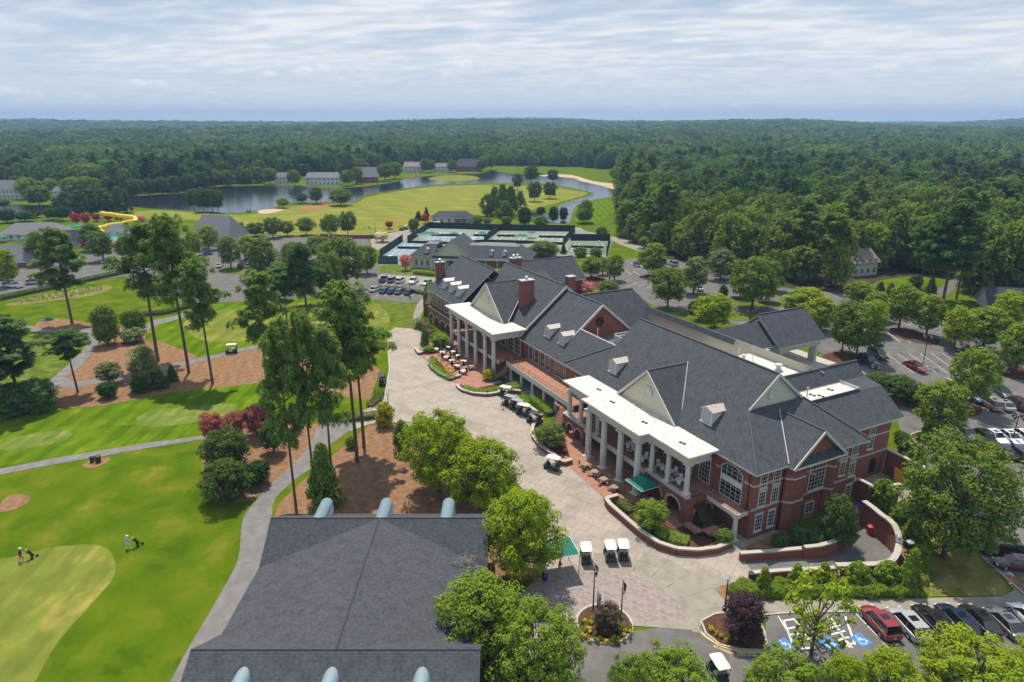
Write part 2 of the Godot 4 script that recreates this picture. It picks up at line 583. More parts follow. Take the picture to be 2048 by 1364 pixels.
	m.uv1_scale = Vector3(1.0 / 8.4, 1.0 / 8.4, 1)
	m.detail_enabled = true
	m.detail_uv_layer = BaseMaterial3D.DETAIL_UV_2
	m.detail_blend_mode = BaseMaterial3D.BLEND_MODE_MUL
	m.detail_albedo = noise_tex(31, 0.012, [lin(0.74, 0.74, 0.75), lin(1, 1, 1), lin(1, 0.985, 0.96)], 512, 5)
	m.uv2_scale = Vector3(1.0 / 38.0, 1.0 / 38.0, 1)
	var paver := func(x: int, y: int) -> Color:
		var row := y / 16
		var xx := (x + (16 if row % 2 else 0)) % 256
		var k := xx / 32
		var tone := 0.80 + 0.38 * fposmod(sin(float(row * 17 + k * 31) * 78.233) * 43758.5, 1.0)
		if xx % 32 < 2 or y % 16 < 2: tone *= 0.66
		return lin(0.285 * tone, 0.235 * tone, 0.215 * tone)
	m = mat("pavers", Color.WHITE, 0.9)
	m.albedo_texture = pixel_tex(256, 256, paver)
	m.uv1_scale = Vector3(1.0 / 3.2, 1.0 / 3.2, 1)
	# asphalt shingles: courses of tabs of uneven tone, slightly raised
	var shingle := func(x: int, y: int) -> Color:
		var row := y / 16
		var xx: int = (x + int([0, 11, 22, 5, 17][row % 5])) % 512
		var k := xx / 16
		var r1 := fposmod(sin(float(row * 37 + k * 11) * 45.164) * 9631.7, 1.0)
		var tone := 0.84 + 0.36 * r1 + 0.14 * n2.get_noise_2d(x, y) + 0.10 * n1.get_noise_2d(x, y)
		if y % 16 < 4: tone *= 0.66
		elif xx % 16 < 2: tone *= 0.86
		return lin(0.072 * tone, 0.079 * tone, 0.091 * tone)
	var st := pixel_tex(512, 512, shingle)
	m = mat("shingles", Color.WHITE, 0.86)
	m.albedo_texture = st
	m.uv1_scale = Vector3(1.0 / 7.0, 1.0 / 7.0, 1)
	m.metallic_specular = 0.35
	m.detail_enabled = true
	m.detail_uv_layer = BaseMaterial3D.DETAIL_UV_2
	m.detail_blend_mode = BaseMaterial3D.BLEND_MODE_MUL
	m.detail_albedo = noise_tex(44, 0.02, [lin(0.66, 0.66, 0.67), lin(0.95, 0.95, 0.95), lin(1, 1, 1)], 512, 5, 50.0)
	m.uv2_scale = Vector3(1.0 / 15.0, 1.0 / 24.0, 1)
	m = mat("grey_shingles", lin(0.95, 0.95, 0.95), 0.86)
	m.albedo_texture = noise_tex(41, 0.05, [lin(0.13, 0.135, 0.145), lin(0.20, 0.205, 0.215)], 256)
	m.uv1_scale = Vector3(1.0 / 6.0, 1.0 / 3.0, 1)
	m = mat("tan_shingles", Color.WHITE, 0.9)
	m.albedo_texture = noise_tex(42, 0.05, [lin(0.20, 0.15, 0.12), lin(0.29, 0.225, 0.18)], 256)
	m.uv1_scale = Vector3(1.0 / 6.0, 1.0 / 3.0, 1)
	m = mat("ridge_cap", lin(0.075, 0.08, 0.09), 0.85)
	mat("dark_cap", lin(0.05, 0.054, 0.062), 0.9)
	m = mat("valley_metal", lin(0.36, 0.37, 0.38), 0.5, 0.3)
	var brick := func(x: int, y: int) -> Color:
		var row := y / 8
		var xx := (x + (12 if row % 2 else 0)) % 264
		var k := xx / 24
		var r1 := fposmod(sin(float(row * 29 + k * 53) * 12.9898) * 43758.5453, 1.0)
		var tone := 0.66 + 0.62 * r1
		if xx % 24 < 2 or y % 8 < 1: return lin(0.24, 0.155, 0.125)
		return lin(0.225 * tone, 0.066 * tone, 0.038 * tone)
	m = mat("brick", Color.WHITE, 0.9)
	m.albedo_texture = pixel_tex(264, 256, brick)
	m.uv1_scale = Vector3(1.0 / 2.42, 1.0 / 2.4, 1)
	var bpave := func(x: int, y: int) -> Color:
		var row := y / 16
		var xx := (x + (16 if row % 2 else 0)) % 256
		var k := xx / 32
		var tone := 0.72 + 0.45 * fposmod(sin(float(row * 29 + k * 53) * 12.9898) * 43758.5453, 1.0)
		if xx % 32 < 2 or y % 16 < 2: tone *= 0.7
		return lin(0.36 * tone, 0.175 * tone, 0.115 * tone)
	m = mat("brick_paving", Color.WHITE, 0.9)
	m.albedo_texture = pixel_tex(256, 256, bpave)
	m.uv1_scale = Vector3(1.0 / 2.4, 1.0 / 2.4, 1)
	m = mat("white_roof", Color.WHITE, 0.7)
	m.albedo_texture = noise_tex(51, 0.02, [lin(0.36, 0.31, 0.25), lin(0.56, 0.52, 0.46), lin(0.63, 0.61, 0.57), lin(0.66, 0.65, 0.62)], 512, 5)
	m.uv1_scale = Vector3(1.0 / 14.0, 1.0 / 14.0, 1)
	m = mat("cream_siding", Color.WHITE, 0.75)
	m.albedo_texture = noise_tex(52, 0.03, [lin(0.52, 0.49, 0.37), lin(0.58, 0.555, 0.435)], 256)
	m.uv1_scale = Vector3(1.0 / 8.0, 1.0 / 3.0, 1)
	mat("trim", lin(0.54, 0.53, 0.475), 0.6)
	mat("white_paint", lin(0.62, 0.615, 0.59), 0.5)
	mat("limestone", lin(0.45, 0.425, 0.37), 0.85)
	mat("wall_cap", lin(0.42, 0.39, 0.34), 0.85)
	mat("column_paint", lin(0.56, 0.555, 0.51), 0.55)
	m = mat("dormer_siding", Color.WHITE, 0.7)
	m.albedo_texture = noise_tex(53, 0.03, [lin(0.47, 0.49, 0.475), lin(0.55, 0.565, 0.55)], 128)
	m.uv1_scale = Vector3(1.0 / 3.0, 1.0 / 1.0, 1)
	m = mat("copper_patina", Color.WHITE, 0.5, 0.25)
	m.albedo_texture = noise_tex(54, 0.03, [lin(0.36, 0.29, 0.25), lin(0.45, 0.41, 0.38), lin(0.52, 0.52, 0.51)], 128)
	m.uv1_scale = Vector3(1.0 / 2.0, 1.0 / 2.0, 1)
	m = mat("blue_metal", Color.WHITE, 0.7, 0.0)
	m.albedo_texture = noise_tex(55, 0.03, [lin(0.10, 0.17, 0.22), lin(0.17, 0.25, 0.30), lin(0.30, 0.35, 0.38)], 128)
	m.uv1_scale = Vector3(1.0 / 2.0, 1.0 / 2.0, 1)
	m = mat("window_glass", lin(0.022, 0.028, 0.032), 0.06)
	m.metallic_specular = 0.75
	mat("black_metal", lin(0.018, 0.018, 0.02), 0.45, 0.2)
	mat("rail_metal", lin(0.07, 0.05, 0.04), 0.5, 0.2)
	mat("galvanised", lin(0.50, 0.52, 0.54), 0.4, 0.6)
	m = mat("green_canvas", lin(0.004, 0.155, 0.105), 0.8)
	mat("green_paint", lin(0.02, 0.14, 0.07), 0.6)
	mat("fence_screen", lin(0.014, 0.032, 0.03), 0.9)
	mat("blue_screen", lin(0.05, 0.11, 0.145), 0.9)
	mat("tyre", lin(0.014, 0.014, 0.015), 0.85)
	mat("rim", lin(0.42, 0.43, 0.44), 0.3, 0.8)
	m = mat("car_glass", lin(0.012, 0.014, 0.016), 0.04)
	m.metallic_specular = 0.7
	mat("headlight", lin(0.70, 0.72, 0.74), 0.15)
	mat("taillight", lin(0.28, 0.012, 0.012), 0.25)
	mat("plate", lin(0.6, 0.6, 0.6), 0.5)
	for cp in [["car_white", 0.72, 0.72, 0.72], ["car_silver", 0.42, 0.44, 0.46], ["car_grey", 0.14, 0.145, 0.15], ["car_black", 0.012, 0.012, 0.014], ["car_navy", 0.012, 0.022, 0.05], ["car_blue", 0.05, 0.12, 0.23], ["car_red", 0.22, 0.012, 0.018], ["car_maroon", 0.075, 0.012, 0.022], ["car_beige", 0.36, 0.31, 0.25], ["car_green", 0.02, 0.06, 0.055]]:
		m = mat(cp[0], lin(cp[1], cp[2], cp[3]), 0.35, 0.25 if cp[0] in ["car_silver", "car_grey", "car_beige", "car_blue"] else 0.0)
		m.clearcoat_enabled = true
		m.clearcoat = 1.0
		m.clearcoat_roughness = 0.05
	mat("cart_roof", lin(0.70, 0.64, 0.55), 0.5)
	mat("cart_body", lin(0.03, 0.06, 0.05), 0.35)
	mat("cart_black", lin(0.02, 0.02, 0.022), 0.5)
	mat("cart_seat", lin(0.55, 0.50, 0.42), 0.7)
	mat("cart_grey", lin(0.27, 0.29, 0.31), 0.5)
	mat("lane_paint", lin(0.66, 0.65, 0.62), 0.8)
	mat("yellow_paint", lin(0.62, 0.47, 0.20), 0.8)
	mat("disabled_blue", lin(0.045, 0.20, 0.50), 0.8)
	mat("slide_yellow", lin(0.78, 0.56, 0.02), 0.3)
	mat("dumpster_yellow", lin(0.62, 0.30, 0.02), 0.6)
	mat("bin_blue", lin(0.01, 0.03, 0.30), 0.5)
	mat("bin_red", lin(0.40, 0.01, 0.015), 0.5)
	mat("plastic_black", lin(0.02, 0.02, 0.02), 0.5)
	mat("table_top", lin(0.36, 0.32, 0.28), 0.6)
	mat("table_pale", lin(0.55, 0.52, 0.48), 0.6)
	mat("table_tan", lin(0.26, 0.20, 0.13), 0.7)
	mat("white_furniture", lin(0.74, 0.75, 0.78), 0.5)
	mat("terracotta", lin(0.42, 0.16, 0.07), 0.8)
	m = mat("bark", Color.WHITE, 0.95)
	m.albedo_texture = noise_tex(61, 0.08, [lin(0.07, 0.05, 0.04), lin(0.135, 0.10, 0.08), lin(0.19, 0.15, 0.12)], 128)
	m.uv1_scale = Vector3(1.2, 0.3, 1)
	m = mat("pine_bark", Color.WHITE, 0.95)
	m.albedo_texture = noise_tex(62, 0.08, [lin(0.055, 0.038, 0.03), lin(0.12, 0.078, 0.058), lin(0.20, 0.135, 0.10)], 128)
	m.uv1_scale = Vector3(1.2, 0.4, 1)
	mat("dead_wood", lin(0.30, 0.25, 0.21), 0.95)
	m = mat("water", lin(0.012, 0.016, 0.018), 0.09)
	m.metallic_specular = 0.55
	m.normal_enabled = true
	var wn := NoiseTexture2D.new()
	wn.width = 512
	wn.height = 512
	wn.seamless = true
	wn.as_normal_map = true
	wn.bump_strength = 1.6
	var wz := FastNoiseLite.new()
	wz.frequency = 0.03
	wz.fractal_octaves = 3
	wn.noise = wz
	m.normal_texture = wn
	m.normal_scale = 0.35
	m.uv1_scale = Vector3(1.0 / 22.0, 1.0 / 14.0, 1)
	mat("pool_water", lin(0.10, 0.38, 0.44), 0.08)
	mat("skin", lin(0.42, 0.26, 0.19), 0.6)
	for lp in [["leaf_lime", 0.262, 0.348, 0.020], ["leaf_green", 0.197, 0.286, 0.031], ["leaf_mid", 0.153, 0.229, 0.035], ["leaf_dark", 0.096, 0.156, 0.034], ["leaf_deep", 0.048, 0.106, 0.025], ["leaf_olive", 0.166, 0.224, 0.046], ["leaf_grey", 0.205, 0.255, 0.099], ["leaf_pine", 0.165, 0.268, 0.057], ["leaf_pine_dark", 0.107, 0.199, 0.055], ["leaf_yellow", 0.425, 0.393, 0.031], ["leaf_purple", 0.106, 0.059, 0.072], ["leaf_bronze", 0.150, 0.120, 0.086], ["bloom_red", 0.503, 0.036, 0.070], ["bloom_pink", 0.737, 0.260, 0.264], ["bloom_dusk", 0.419, 0.122, 0.116], ["bloom_white", 0.811, 0.735, 0.575], ["bloom_magenta", 0.743, 0.079, 0.250], ["bloom_yellow", 0.743, 0.499, 0.037], ["hedge_green", 0.106, 0.179, 0.021], ["hedge_bright", 0.220, 0.364, 0.021]]:
		leaf_mat(lp[0], lin(lp[1], lp[2], lp[3]), 0.7)

# ---------------------------------------------------------------- plants
func rv() -> Vector3:
	var z := rng.randf_range(-1, 1)
	var a := rng.randf() * TAU
	var r := sqrt(1.0 - z * z)
	return Vector3(r * cos(a), z, r * sin(a))

# leaves spread over the outside of many clumps; clumps: [centre, radius]
func leaves(mb: MB, clumps: Array, per: int, size: float, up := 0.6, tone := 0.26, aspect := 0.6) -> void:
	for cl in clumps:
		var ct: Vector3 = cl[0]
		var r: float = cl[1]
		var hue := rng.randf_range(-0.12, 0.12)
		var base := rng.randf_range(0.82, 1.16)
		for k in per:
			var d := rv()
			if d.y < -0.35 and rng.randf() < 0.5:
				d.y = -d.y
			var p := ct + d * r * pow(rng.randf_range(0.25, 1.0), 0.45) * Vector3(1, 0.8, 1)
			var nn := (d + Vector3.UP * up + rv() * 0.5).normalized()
			var t := nn.cross(rv()).normalized()
			var s := size * rng.randf_range(0.6, 1.35)
			var f := base * rng.randf_range(1.0 - tone, 1.0 + tone)
			mb.col = Color(f * (1.0 + hue), f, f * (1.0 - hue * 0.5))
			mb.leaf(p, nn, t, s * aspect, s)
	mb.col = Color.WHITE

# unit broadleaf tree: height 1, crown radius about 0.4
func clump_cloud(n: int, y0: float, y1: float, r0: float, shape: int, cr: float) -> Array:
	var out := []
	for i in n:
		var t := (i + rng.randf()) / n
		var y := lerpf(y0, y1, t)
		var prof := 1.0
		match shape:
			0: prof = sqrt(maxf(0.0, 1.0 - pow(2.0 * t - 0.9, 2.0) / 1.25))             # round
			1: prof = pow(sin(PI * clampf(t * 0.86 + 0.12, 0.0, 1.0)), 0.7)                 # upright oval
			2: prof = 1.0 - t * 0.93                                                          # cone
			3: prof = 0.62 + 0.38 * sin(PI * t)                                               # broad, ragged
			4: prof = 0.35 + 0.65 * pow(t, 0.6) * sqrt(maxf(0.02, 1.0 - pow(t, 5.0)))       # vase
		var a := i * 2.39996 + rng.randf_range(-0.5, 0.5)
		var rr := r0 * prof * sqrt(rng.randf_range(0.16, 1.0)) * rng.randf_range(0.85, 1.1)
		out.append([Vector3(cos(a) * rr, y, sin(a) * rr), cr * rng.randf_range(0.65, 1.25)])
	return out

func limbs(mb: MB, clumps: Array, base_y: float, r: float, every := 2) -> void:
	for i in range(0, clumps.size(), every):
		var c: Vector3 = clumps[i][0]
		var s := Vector3(c.x * 0.06, lerpf(base_y, c.y, 0.35), c.z * 0.06)
		var m := s.lerp(c, 0.5) + Vector3(0, -0.02, 0)
		mb.tube([s, m, c], [r * 0.55, r * 0.3, r * 0.12], 4, false)

func proto(called: String, category: String) -> Node3D:
	var o := Node3D.new()
	o.name = called
	o.set_meta("base_name", called)
	o.set_meta("category", category)
	return o

func tree_proto(called: String, seed_: int, n: int, per: int, leaf: float, y0: float, r0: float, shape: int, cr: float, trunk := 0.02, bark := "bark", category := "tree", stems := 1) -> Node3D:
	rng.seed = seed_
	var o := proto(called, category)
	var cl := clump_cloud(n, y0, 0.95 - cr * 0.4, r0, shape, cr)
	var tb := MB.new()
	if stems == 1:
		tb.tube([Vector3(0, -0.02, 0), Vector3(0.004, y0 * 0.5, 0.003), Vector3(-0.004, y0 + 0.15, 0), Vector3(0, 0.72, 0)], [trunk * 1.35, trunk, trunk * 0.8, trunk * 0.25], 7, false)
	else:
		for k in stems:
			var a := TAU * k / stems + 0.4
			var d := Vector3(cos(a), 0, sin(a))
			tb.tube([d * 0.02, d * 0.05 + Vector3(0, y0 * 0.6, 0), d * r0 * 0.45 + Vector3(0, y0 + 0.25, 0)], [trunk, trunk * 0.8, trunk * 0.4], 5, false)
	limbs(tb, cl, y0, trunk)
	part(o, "trunk", tb, M[bark])
	var mb := MB.new()
	leaves(mb, cl, per, leaf)
	part(o, "crown", mb, M.leaf_mid)
	return o

func shrub_proto(called: String, seed_: int, n: int, per: int, leaf: float, y0: float, r0: float, shape: int, cr: float, category := "shrub") -> Node3D:
	rng.seed = seed_
	var o := proto(called, category)
	var cl := clump_cloud(n, y0, 0.98 - cr * 0.6, r0, shape, cr)
	var tb := MB.new()
	limbs(tb, cl, 0.0, 0.03, 5)
	tb.tube([Vector3(0, -0.03, 0), Vector3(0, 0.5, 0)], [0.035, 0.02], 5, false)
	part(o, "stem", tb, M.bark)
	var mb := MB.new()
	leaves(mb, cl, per, leaf, 0.35, 0.28)
	part(o, "foliage", mb, M.hedge_green)
	return o

# loblolly pine: bare mast, whorls of rising boughs with tufts of needles; height 1
func pine_proto(called: String, seed_: int, crown_from: float, spread: float, boughs: int, lean: float) -> Node3D:
	rng.seed = seed_
	var o := proto(called, "tree")
	var tb := MB.new()
	var axis := func(t: float) -> Vector3: return Vector3(lean * t * t, t, lean * 0.4 * sin(t * 5.0) * t)
	var pts := []
	var rad := []
	for i in 9:
		pts.append(axis.call(-0.01 + i * 0.12))
		rad.append(0.0125 * pow(1.0 - i * 0.115, 0.75))
	tb.tube(pts, rad, 7, false)
	var mb := MB.new()
	for i in boughs:
		var t := (i + rng.randf()) / boughs
		var y := lerpf(crown_from, 0.97, pow(t, 0.85))
		var s: Vector3 = axis.call(y)
		var prof := (0.5 + 0.5 * sin(PI * clampf(t * 0.95 + 0.12, 0.0, 1.0))) * (1.0 - 0.55 * t * t)
		if t < 0.25: prof *= rng.randf_range(0.5, 1.0)
		var ln := spread * prof * rng.randf_range(0.55, 1.12)
		var a := i * 2.39996 + rng.randf_range(-0.7, 0.7)
		var d := Vector3(cos(a), rng.randf_range(-0.05, 0.4) + t * 0.25, sin(a)).normalized()
		var e := s + d * ln
		var mid := s + d * ln * 0.55 - Vector3(0, 0.010, 0)
		tb.tube([s, mid, e], [0.0045, 0.003, 0.0012], 4, false)
		var tufts := 6 + int(ln / spread * 7.0)
		for k in tufts:
			var f := 0.42 + 0.62 * float(k) / tufts
			var p := s.lerp(e, minf(f, 1.04)) + Vector3(rng.randf_range(-1, 1), rng.randf_range(-0.25, 0.6), rng.randf_range(-1, 1)) * spread * 0.2
			var tr := spread * rng.randf_range(0.12, 0.20)
			var base := rng.randf_range(0.75, 1.2)
			for q in 48:
				var nd := (rv() + Vector3(0, 0.35, 0)).normalized()
				var side := nd.cross(rv()).normalized()
				var nn := (side * 0.35 + Vector3.UP * 0.9 + nd * 0.55).normalized()
				var fc := base * rng.randf_range(0.75, 1.25)
				mb.col = Color(fc * 1.04, fc, fc * 0.9)
				var c0 := p + nd * tr * 0.6
				mb.leaf(c0, nn, (nd - nn * nn.dot(nd)).normalized(), tr * 0.115, tr * 0.52)
	part(o, "trunk", tb, M.pine_bark)
	part(o, "crown", mb, M.leaf_pine)
	return o

func crown_of(o: Node3D) -> MeshInstance3D:
	for k in ["crown", "foliage"]:
		if o.has_node(k): return o.get_node(k)
	return null

var P := {}

func build_protos() -> void:
	P.oak = [tree_proto("broadleaf_tree", 101, 64, 100, 0.022, 0.24, 0.42, 0, 0.125), tree_proto("broadleaf_tree", 102, 70, 96, 0.022, 0.22, 0.40, 3, 0.115), tree_proto("broadleaf_tree", 103, 60, 104, 0.023, 0.26, 0.41, 0, 0.13)]
	P.big = [tree_proto("broadleaf_tree", 111, 165, 110, 0.0135, 0.20, 0.43, 0, 0.088), tree_proto("broadleaf_tree", 112, 180, 104, 0.0132, 0.18, 0.42, 3, 0.084)]
	P.oval = [tree_proto("parking_tree", 121, 60, 95, 0.021, 0.22, 0.30, 1, 0.105), tree_proto("parking_tree", 122, 56, 98, 0.021, 0.24, 0.31, 1, 0.11)]
	P.thin = [tree_proto("sparse_tree", 131, 40, 26, 0.026, 0.2, 0.40, 3, 0.10)]
	P.cypress = [tree_proto("cypress_tree", 141, 60, 52, 0.028, 0.10, 0.25, 2, 0.10), tree_proto("cypress_tree", 142, 60, 52, 0.028, 0.08, 0.27, 1, 0.10)]
	P.myrtle = [tree_proto("crape_myrtle", 151, 46, 90, 0.027, 0.30, 0.44, 4, 0.14, 0.02, "bark", "tree", 5), tree_proto("crape_myrtle", 152, 50, 86, 0.027, 0.28, 0.46, 0, 0.14, 0.02, "bark", "tree", 5)]
	P.cone = [shrub_proto("cone_shrub", 161, 80, 60, 0.035, 0.08, 0.40, 2, 0.12), shrub_proto("cone_shrub", 162, 70, 66, 0.036, 0.08, 0.36, 1, 0.13)]
	P.ball = [shrub_proto("round_shrub", 171, 70, 56, 0.045, 0.22, 0.40, 0, 0.20), shrub_proto("round_shrub", 172, 64, 60, 0.046, 0.2, 0.42, 3, 0.19)]
	P.magnolia = [shrub_proto("evergreen_shrub", 181, 120, 80, 0.024, 0.15, 0.44, 0, 0.13), shrub_proto("evergreen_shrub", 182, 110, 84, 0.024, 0.12, 0.42, 3, 0.13)]
	P.pine = [pine_proto("pine_tree", 201, 0.48, 0.23, 28, 0.02), pine_proto("pine_tree", 202, 0.40, 0.22, 31, -0.035), pine_proto("pine_tree", 203, 0.54, 0.24, 26, 0.045), pine_proto("pine_tree", 204, 0.36, 0.23, 32, 0.0)]
	P.wood = [tree_proto("woodland_tree", 301, 80, 40, 0.032, 0.10, 0.42, 0, 0.12), tree_proto("woodland_tree", 302, 84, 38, 0.032, 0.08, 0.40, 3, 0.115), tree_proto("woodland_tree", 303, 76, 40, 0.032, 0.12, 0.36, 1, 0.115), tree_proto("woodland_tree", 304, 84, 38, 0.031, 0.09, 0.43, 0, 0.115)]
	P.woodpine = [pine_proto("woodland_pine", 311, 0.45, 0.20, 26, 0.01), pine_proto("woodland_pine", 312, 0.55, 0.22, 24, -0.02)]
	P.far = [tree_proto("far_tree", 321, 36, 16, 0.065, 0.12, 0.44, 0, 0.17), tree_proto("far_tree", 322, 36, 16, 0.065, 0.1, 0.42, 3, 0.16), tree_proto("far_tree", 323, 34, 16, 0.06, 0.14, 0.38, 1, 0.16)]

var fresh := {}

# kind, variant, leaf material, position, height, crown width (m), turn
func plant(kind: String, mat_name: String, at: Vector3, height: float, width: float, label: String, group: String) -> Node3D:
	var list: Array = P[kind]
	var i := rng.randi() % list.size()
	var src: Node3D = list[i]
	var natural := {"pine": 0.42, "woodpine": 0.42, "oval": 0.66, "cypress": 0.56, "cone": 0.86}
	var nat: float = natural.get(kind, 0.92)
	var sx := width / nat
	var o := copy(src, label, at, rng.randf() * TAU, Vector3(sx, height, sx * rng.randf_range(0.92, 1.08)), group)
	crown_of(o).material_override = M[mat_name]
	return o

# clipped hedge along a line: leaf shell over a box core
func hedge(called: String, flat: Array, w: float, h: float, mat_name: String, label: String, group := "", leaf := 0.11, dens := 55.0) -> void:
	var p := pv(flat)
	var mb := MB.new()
	var st := MB.new()
	rng.seed = hash(label)
	for i in p.size() - 1:
		var a := p[i]
		var b := p[i + 1]
		var ln := a.distance_to(b)
		var d := (b - a) / ln
		var s := Vector2(-d.y, d.x)
		var q := [a - s * w * 0.3, b - s * w * 0.3, b + s * w * 0.3, a + s * w * 0.3]
		var y := ground((a.x + b.x) / 2, (a.y + b.y) / 2)
		st.prism(PackedVector2Array(q), y, y + h * 0.55)
		var count := int(ln * (w + 2.0 * h) * dens)
		for k in count:
			var t := rng.randf()
			var e := rng.randf() * (w + 2.0 * h)
			var off := Vector2.ZERO
			var nn := Vector3.UP
			if e < h:
				off = Vector2(-w * 0.5, e)
				nn = Vector3(-s.x, 0.25, -s.y)
			elif e < h + w:
				off = Vector2(e - h - w * 0.5, h * (1.0 - 0.22 * pow(absf(e - h - w * 0.5) / (w * 0.5), 4.0)))
			else:
				off = Vector2(w * 0.5, e - h - w)
				nn = Vector3(s.x, 0.25, s.y)
			var g := a + d * ln * t + s * (off.x + rng.randf_range(-0.07, 0.07))
			var f := rng.randf_range(0.7, 1.3)
			mb.col = Color(f, f, f)
			nn = (nn + rv() * 0.7).normalized()
			mb.leaf(Vector3(g.x, ground(g.x, g.y) + off.y + rng.randf_range(-0.08, 0.08), g.y), nn, nn.cross(rv()).normalized(), leaf * 0.65, leaf)
	var o := thing(called, label, "hedge", Vector3.ZERO, 0.0, group)
	part(o, "stem", st, M.hedge_core)
	part(o, "foliage", mb, M[mat_name])

# low planting that nobody could count: many small leaves over an outline
func bed_plants(called: String, flat: Array, h: float, mat_names: Array, label: String, dens := 40.0) -> void:
	var poly := pv(flat)
	var lo := poly[0]
	var hi := poly[0]
	for p in poly:
		lo = lo.min(p)
		hi = hi.max(p)
	rng.seed = hash(label)
	var o := thing(called, label, "plants")
	o.set_meta("kind", "stuff")
	for mn in mat_names:
		var mb := MB.new()
		var area := (hi.x - lo.x) * (hi.y - lo.y)
		for k in int(area * dens / 24.0 / mat_names.size()):
			var c := Vector2(rng.randf_range(lo.x, hi.x), rng.randf_range(lo.y, hi.y))
			if not Geometry2D.is_point_in_polygon(c, poly): continue
			var r := rng.randf_range(0.18, 0.34)
			leaves(mb, [[on(c.x, c.y, h * 0.5 + 0.12), r * maxf(1.0, h)]], 24, 0.12, 0.6)
		part(o, "foliage", mb, M[mn])

# ---------------------------------------------------------------- buildings
func L(a: float, b: float, h: float) -> Vector3:
	return Vector3(a, h, -b)

func frame_node(called: String, label: String, category: String, o: Vector2, ex: Vector2, y: float) -> Node3D:
	# local x runs along ex, local -z runs to its left-hand back (b)
	var n := thing(called, label, category)
	n.transform = Transform3D(Basis(Vector3(ex.x, 0, ex.y), Vector3.UP, Vector3(-ex.y, 0, ex.x)), Vector3(o.x, y, o.y))
	return n

func up_face(mb: MB, pts: Array) -> void:
	var nn: Vector3 = (pts[1] - pts[0]).cross(pts[2] - pts[0])
	if nn.y < 0:
		pts = pts.duplicate()
		pts.reverse()
	mb.face(pts)

# a roof plane with thickness: shingles on top, trim below and along its edges
func roof_plane(top_mb: MB, trim_mb: MB, pts: Array, thick := 0.28) -> void:
	var nn: Vector3 = (pts[1] - pts[0]).cross(pts[2] - pts[0])
	var p := pts.duplicate()
	if nn.y < 0: p.reverse()
	top_mb.face(p)
	var low := []
	for q in p: low.append(q - Vector3(0, thick, 0))
	for i in p.size():
		var j := (i + 1) % p.size()
		trim_mb.face([low[i], low[j], p[j] - Vector3(0, 0.02, 0), p[i] - Vector3(0, 0.02, 0)])
	low.reverse()
	trim_mb.face(low)

func cap_line(mb: MB, a: Vector3, b: Vector3, w := 0.17) -> void:
	mb.tube([a, b], [w, w], 4)

var wcache := {}

# window or door: x right, y up from the sill, z outwards; frame with muntins, glass and sill
func window(parent: Node3D, xf: Transform3D, w: float, h: float, cols: int, rows: int, arch := 0.0, sill := true, called := "window", lintel := true) -> void:
	var key := "%.2f %.2f %d %d %.2f %s %s" % [w, h, cols, rows, arch, sill, lintel]
	if not wcache.has(key):
		var fr := MB.new()
		var gl := MB.new()
		var si := MB.new()
		var t := 0.065
		var top_y := func(x: float) -> float:
			if arch <= 0.0: return h
			var u := x / (w * 0.5)
			return h - arch * (1.0 - sqrt(maxf(0.0, 1.0 - u * u * 0.96)))
		var out := PackedVector2Array([Vector2(-w / 2, 0), Vector2(w / 2, 0)])
		var n := 12 if arch > 0.0 else 1
		for i in n + 1:
			var x := w / 2 - w * i / n
			out.append(Vector2(x, top_y.call(x)))
		gl.slab(Vector3(0, 0, -0.1), Vector3.RIGHT, Vector3.UP, out, 0.115)
		for i in out.size():
			var p := out[i]
			var q := out[(i + 1) % out.size()]
			var d := q - p
			if d.length() < 0.001: continue
			var ang := d.angle()
			fr.box(Vector3((p.x + q.x) / 2, (p.y + q.y) / 2, 0.03), Vector3(d.length() + t, t * 1.3, 0.13), Basis(Vector3(0, 0, 1), ang))
		for i in range(1, cols):
			var x := -w / 2 + w * i / cols
			var hh: float = top_y.call(x)
			fr.box(Vector3(x, hh / 2, 0.02), Vector3(0.035, hh, 0.06))
		for i in range(1, rows):
			var y := h * i / rows
			fr.box(Vector3(0, y, 0.021), Vector3(w, 0.035, 0.058))
		if sill:
			si.box(Vector3(0, -0.13, 0.07), Vector3(w + 0.3, 0.18, 0.22))
		var li := MB.new()
		li.box(Vector3(0, h + 0.16, 0.04), Vector3(w + 0.3, 0.22, 0.14))
		wcache[key] = [fr.mesh(), gl.mesh(), si.mesh() if sill else null, li.mesh() if sill and arch <= 0.0 and lintel else null]
	var ms: Array = wcache[key]
	var o := part(parent, called, ms[0], M.white_paint)
	o.transform = xf
	part(o, "pane", ms[1], M.window_glass)
	if ms[2]: part(o, "sill", ms[2], M.limestone)
	if ms[3]: part(o, "lintel", ms[3], M.limestone)

func front_at(a: float, b: float, h: float) -> Transform3D:   # on a wall that looks towards -b
	return Transform3D(Basis(), L(a, b, h))

func near_at(a: float, b: float, h: float) -> Transform3D:    # on a wall that looks towards +a
	return Transform3D(Basis(Vector3(0, 0, -1), Vector3.UP, Vector3(1, 0, 0)), L(a, b, h))

func column(parent: Node3D, a: float, b: float, h0: float, h1: float, r: float) -> void:
	var mb := MB.new()
	var h := h1 - h0
	mb.lathe(Vector3.ZERO, [[r * 1.28, 0.16], [r * 1.3, 0.24], [r * 1.12, 0.34], [r, 0.4], [r * 0.99, h * 0.35], [r * 0.86, h - 0.42], [r * 0.95, h - 0.38], [r * 0.9, h - 0.32], [r * 1.15, h - 0.18]], 18)
	mb.box(Vector3(0, 0.08, 0), Vector3(r * 2.7, 0.16, r * 2.7))
	mb.box(Vector3(0, h - 0.09, 0), Vector3(r * 2.5, 0.18, r * 2.5))
	var o := part(parent, "column", mb, M.column_paint)
	o.position = L(a, b, h0)

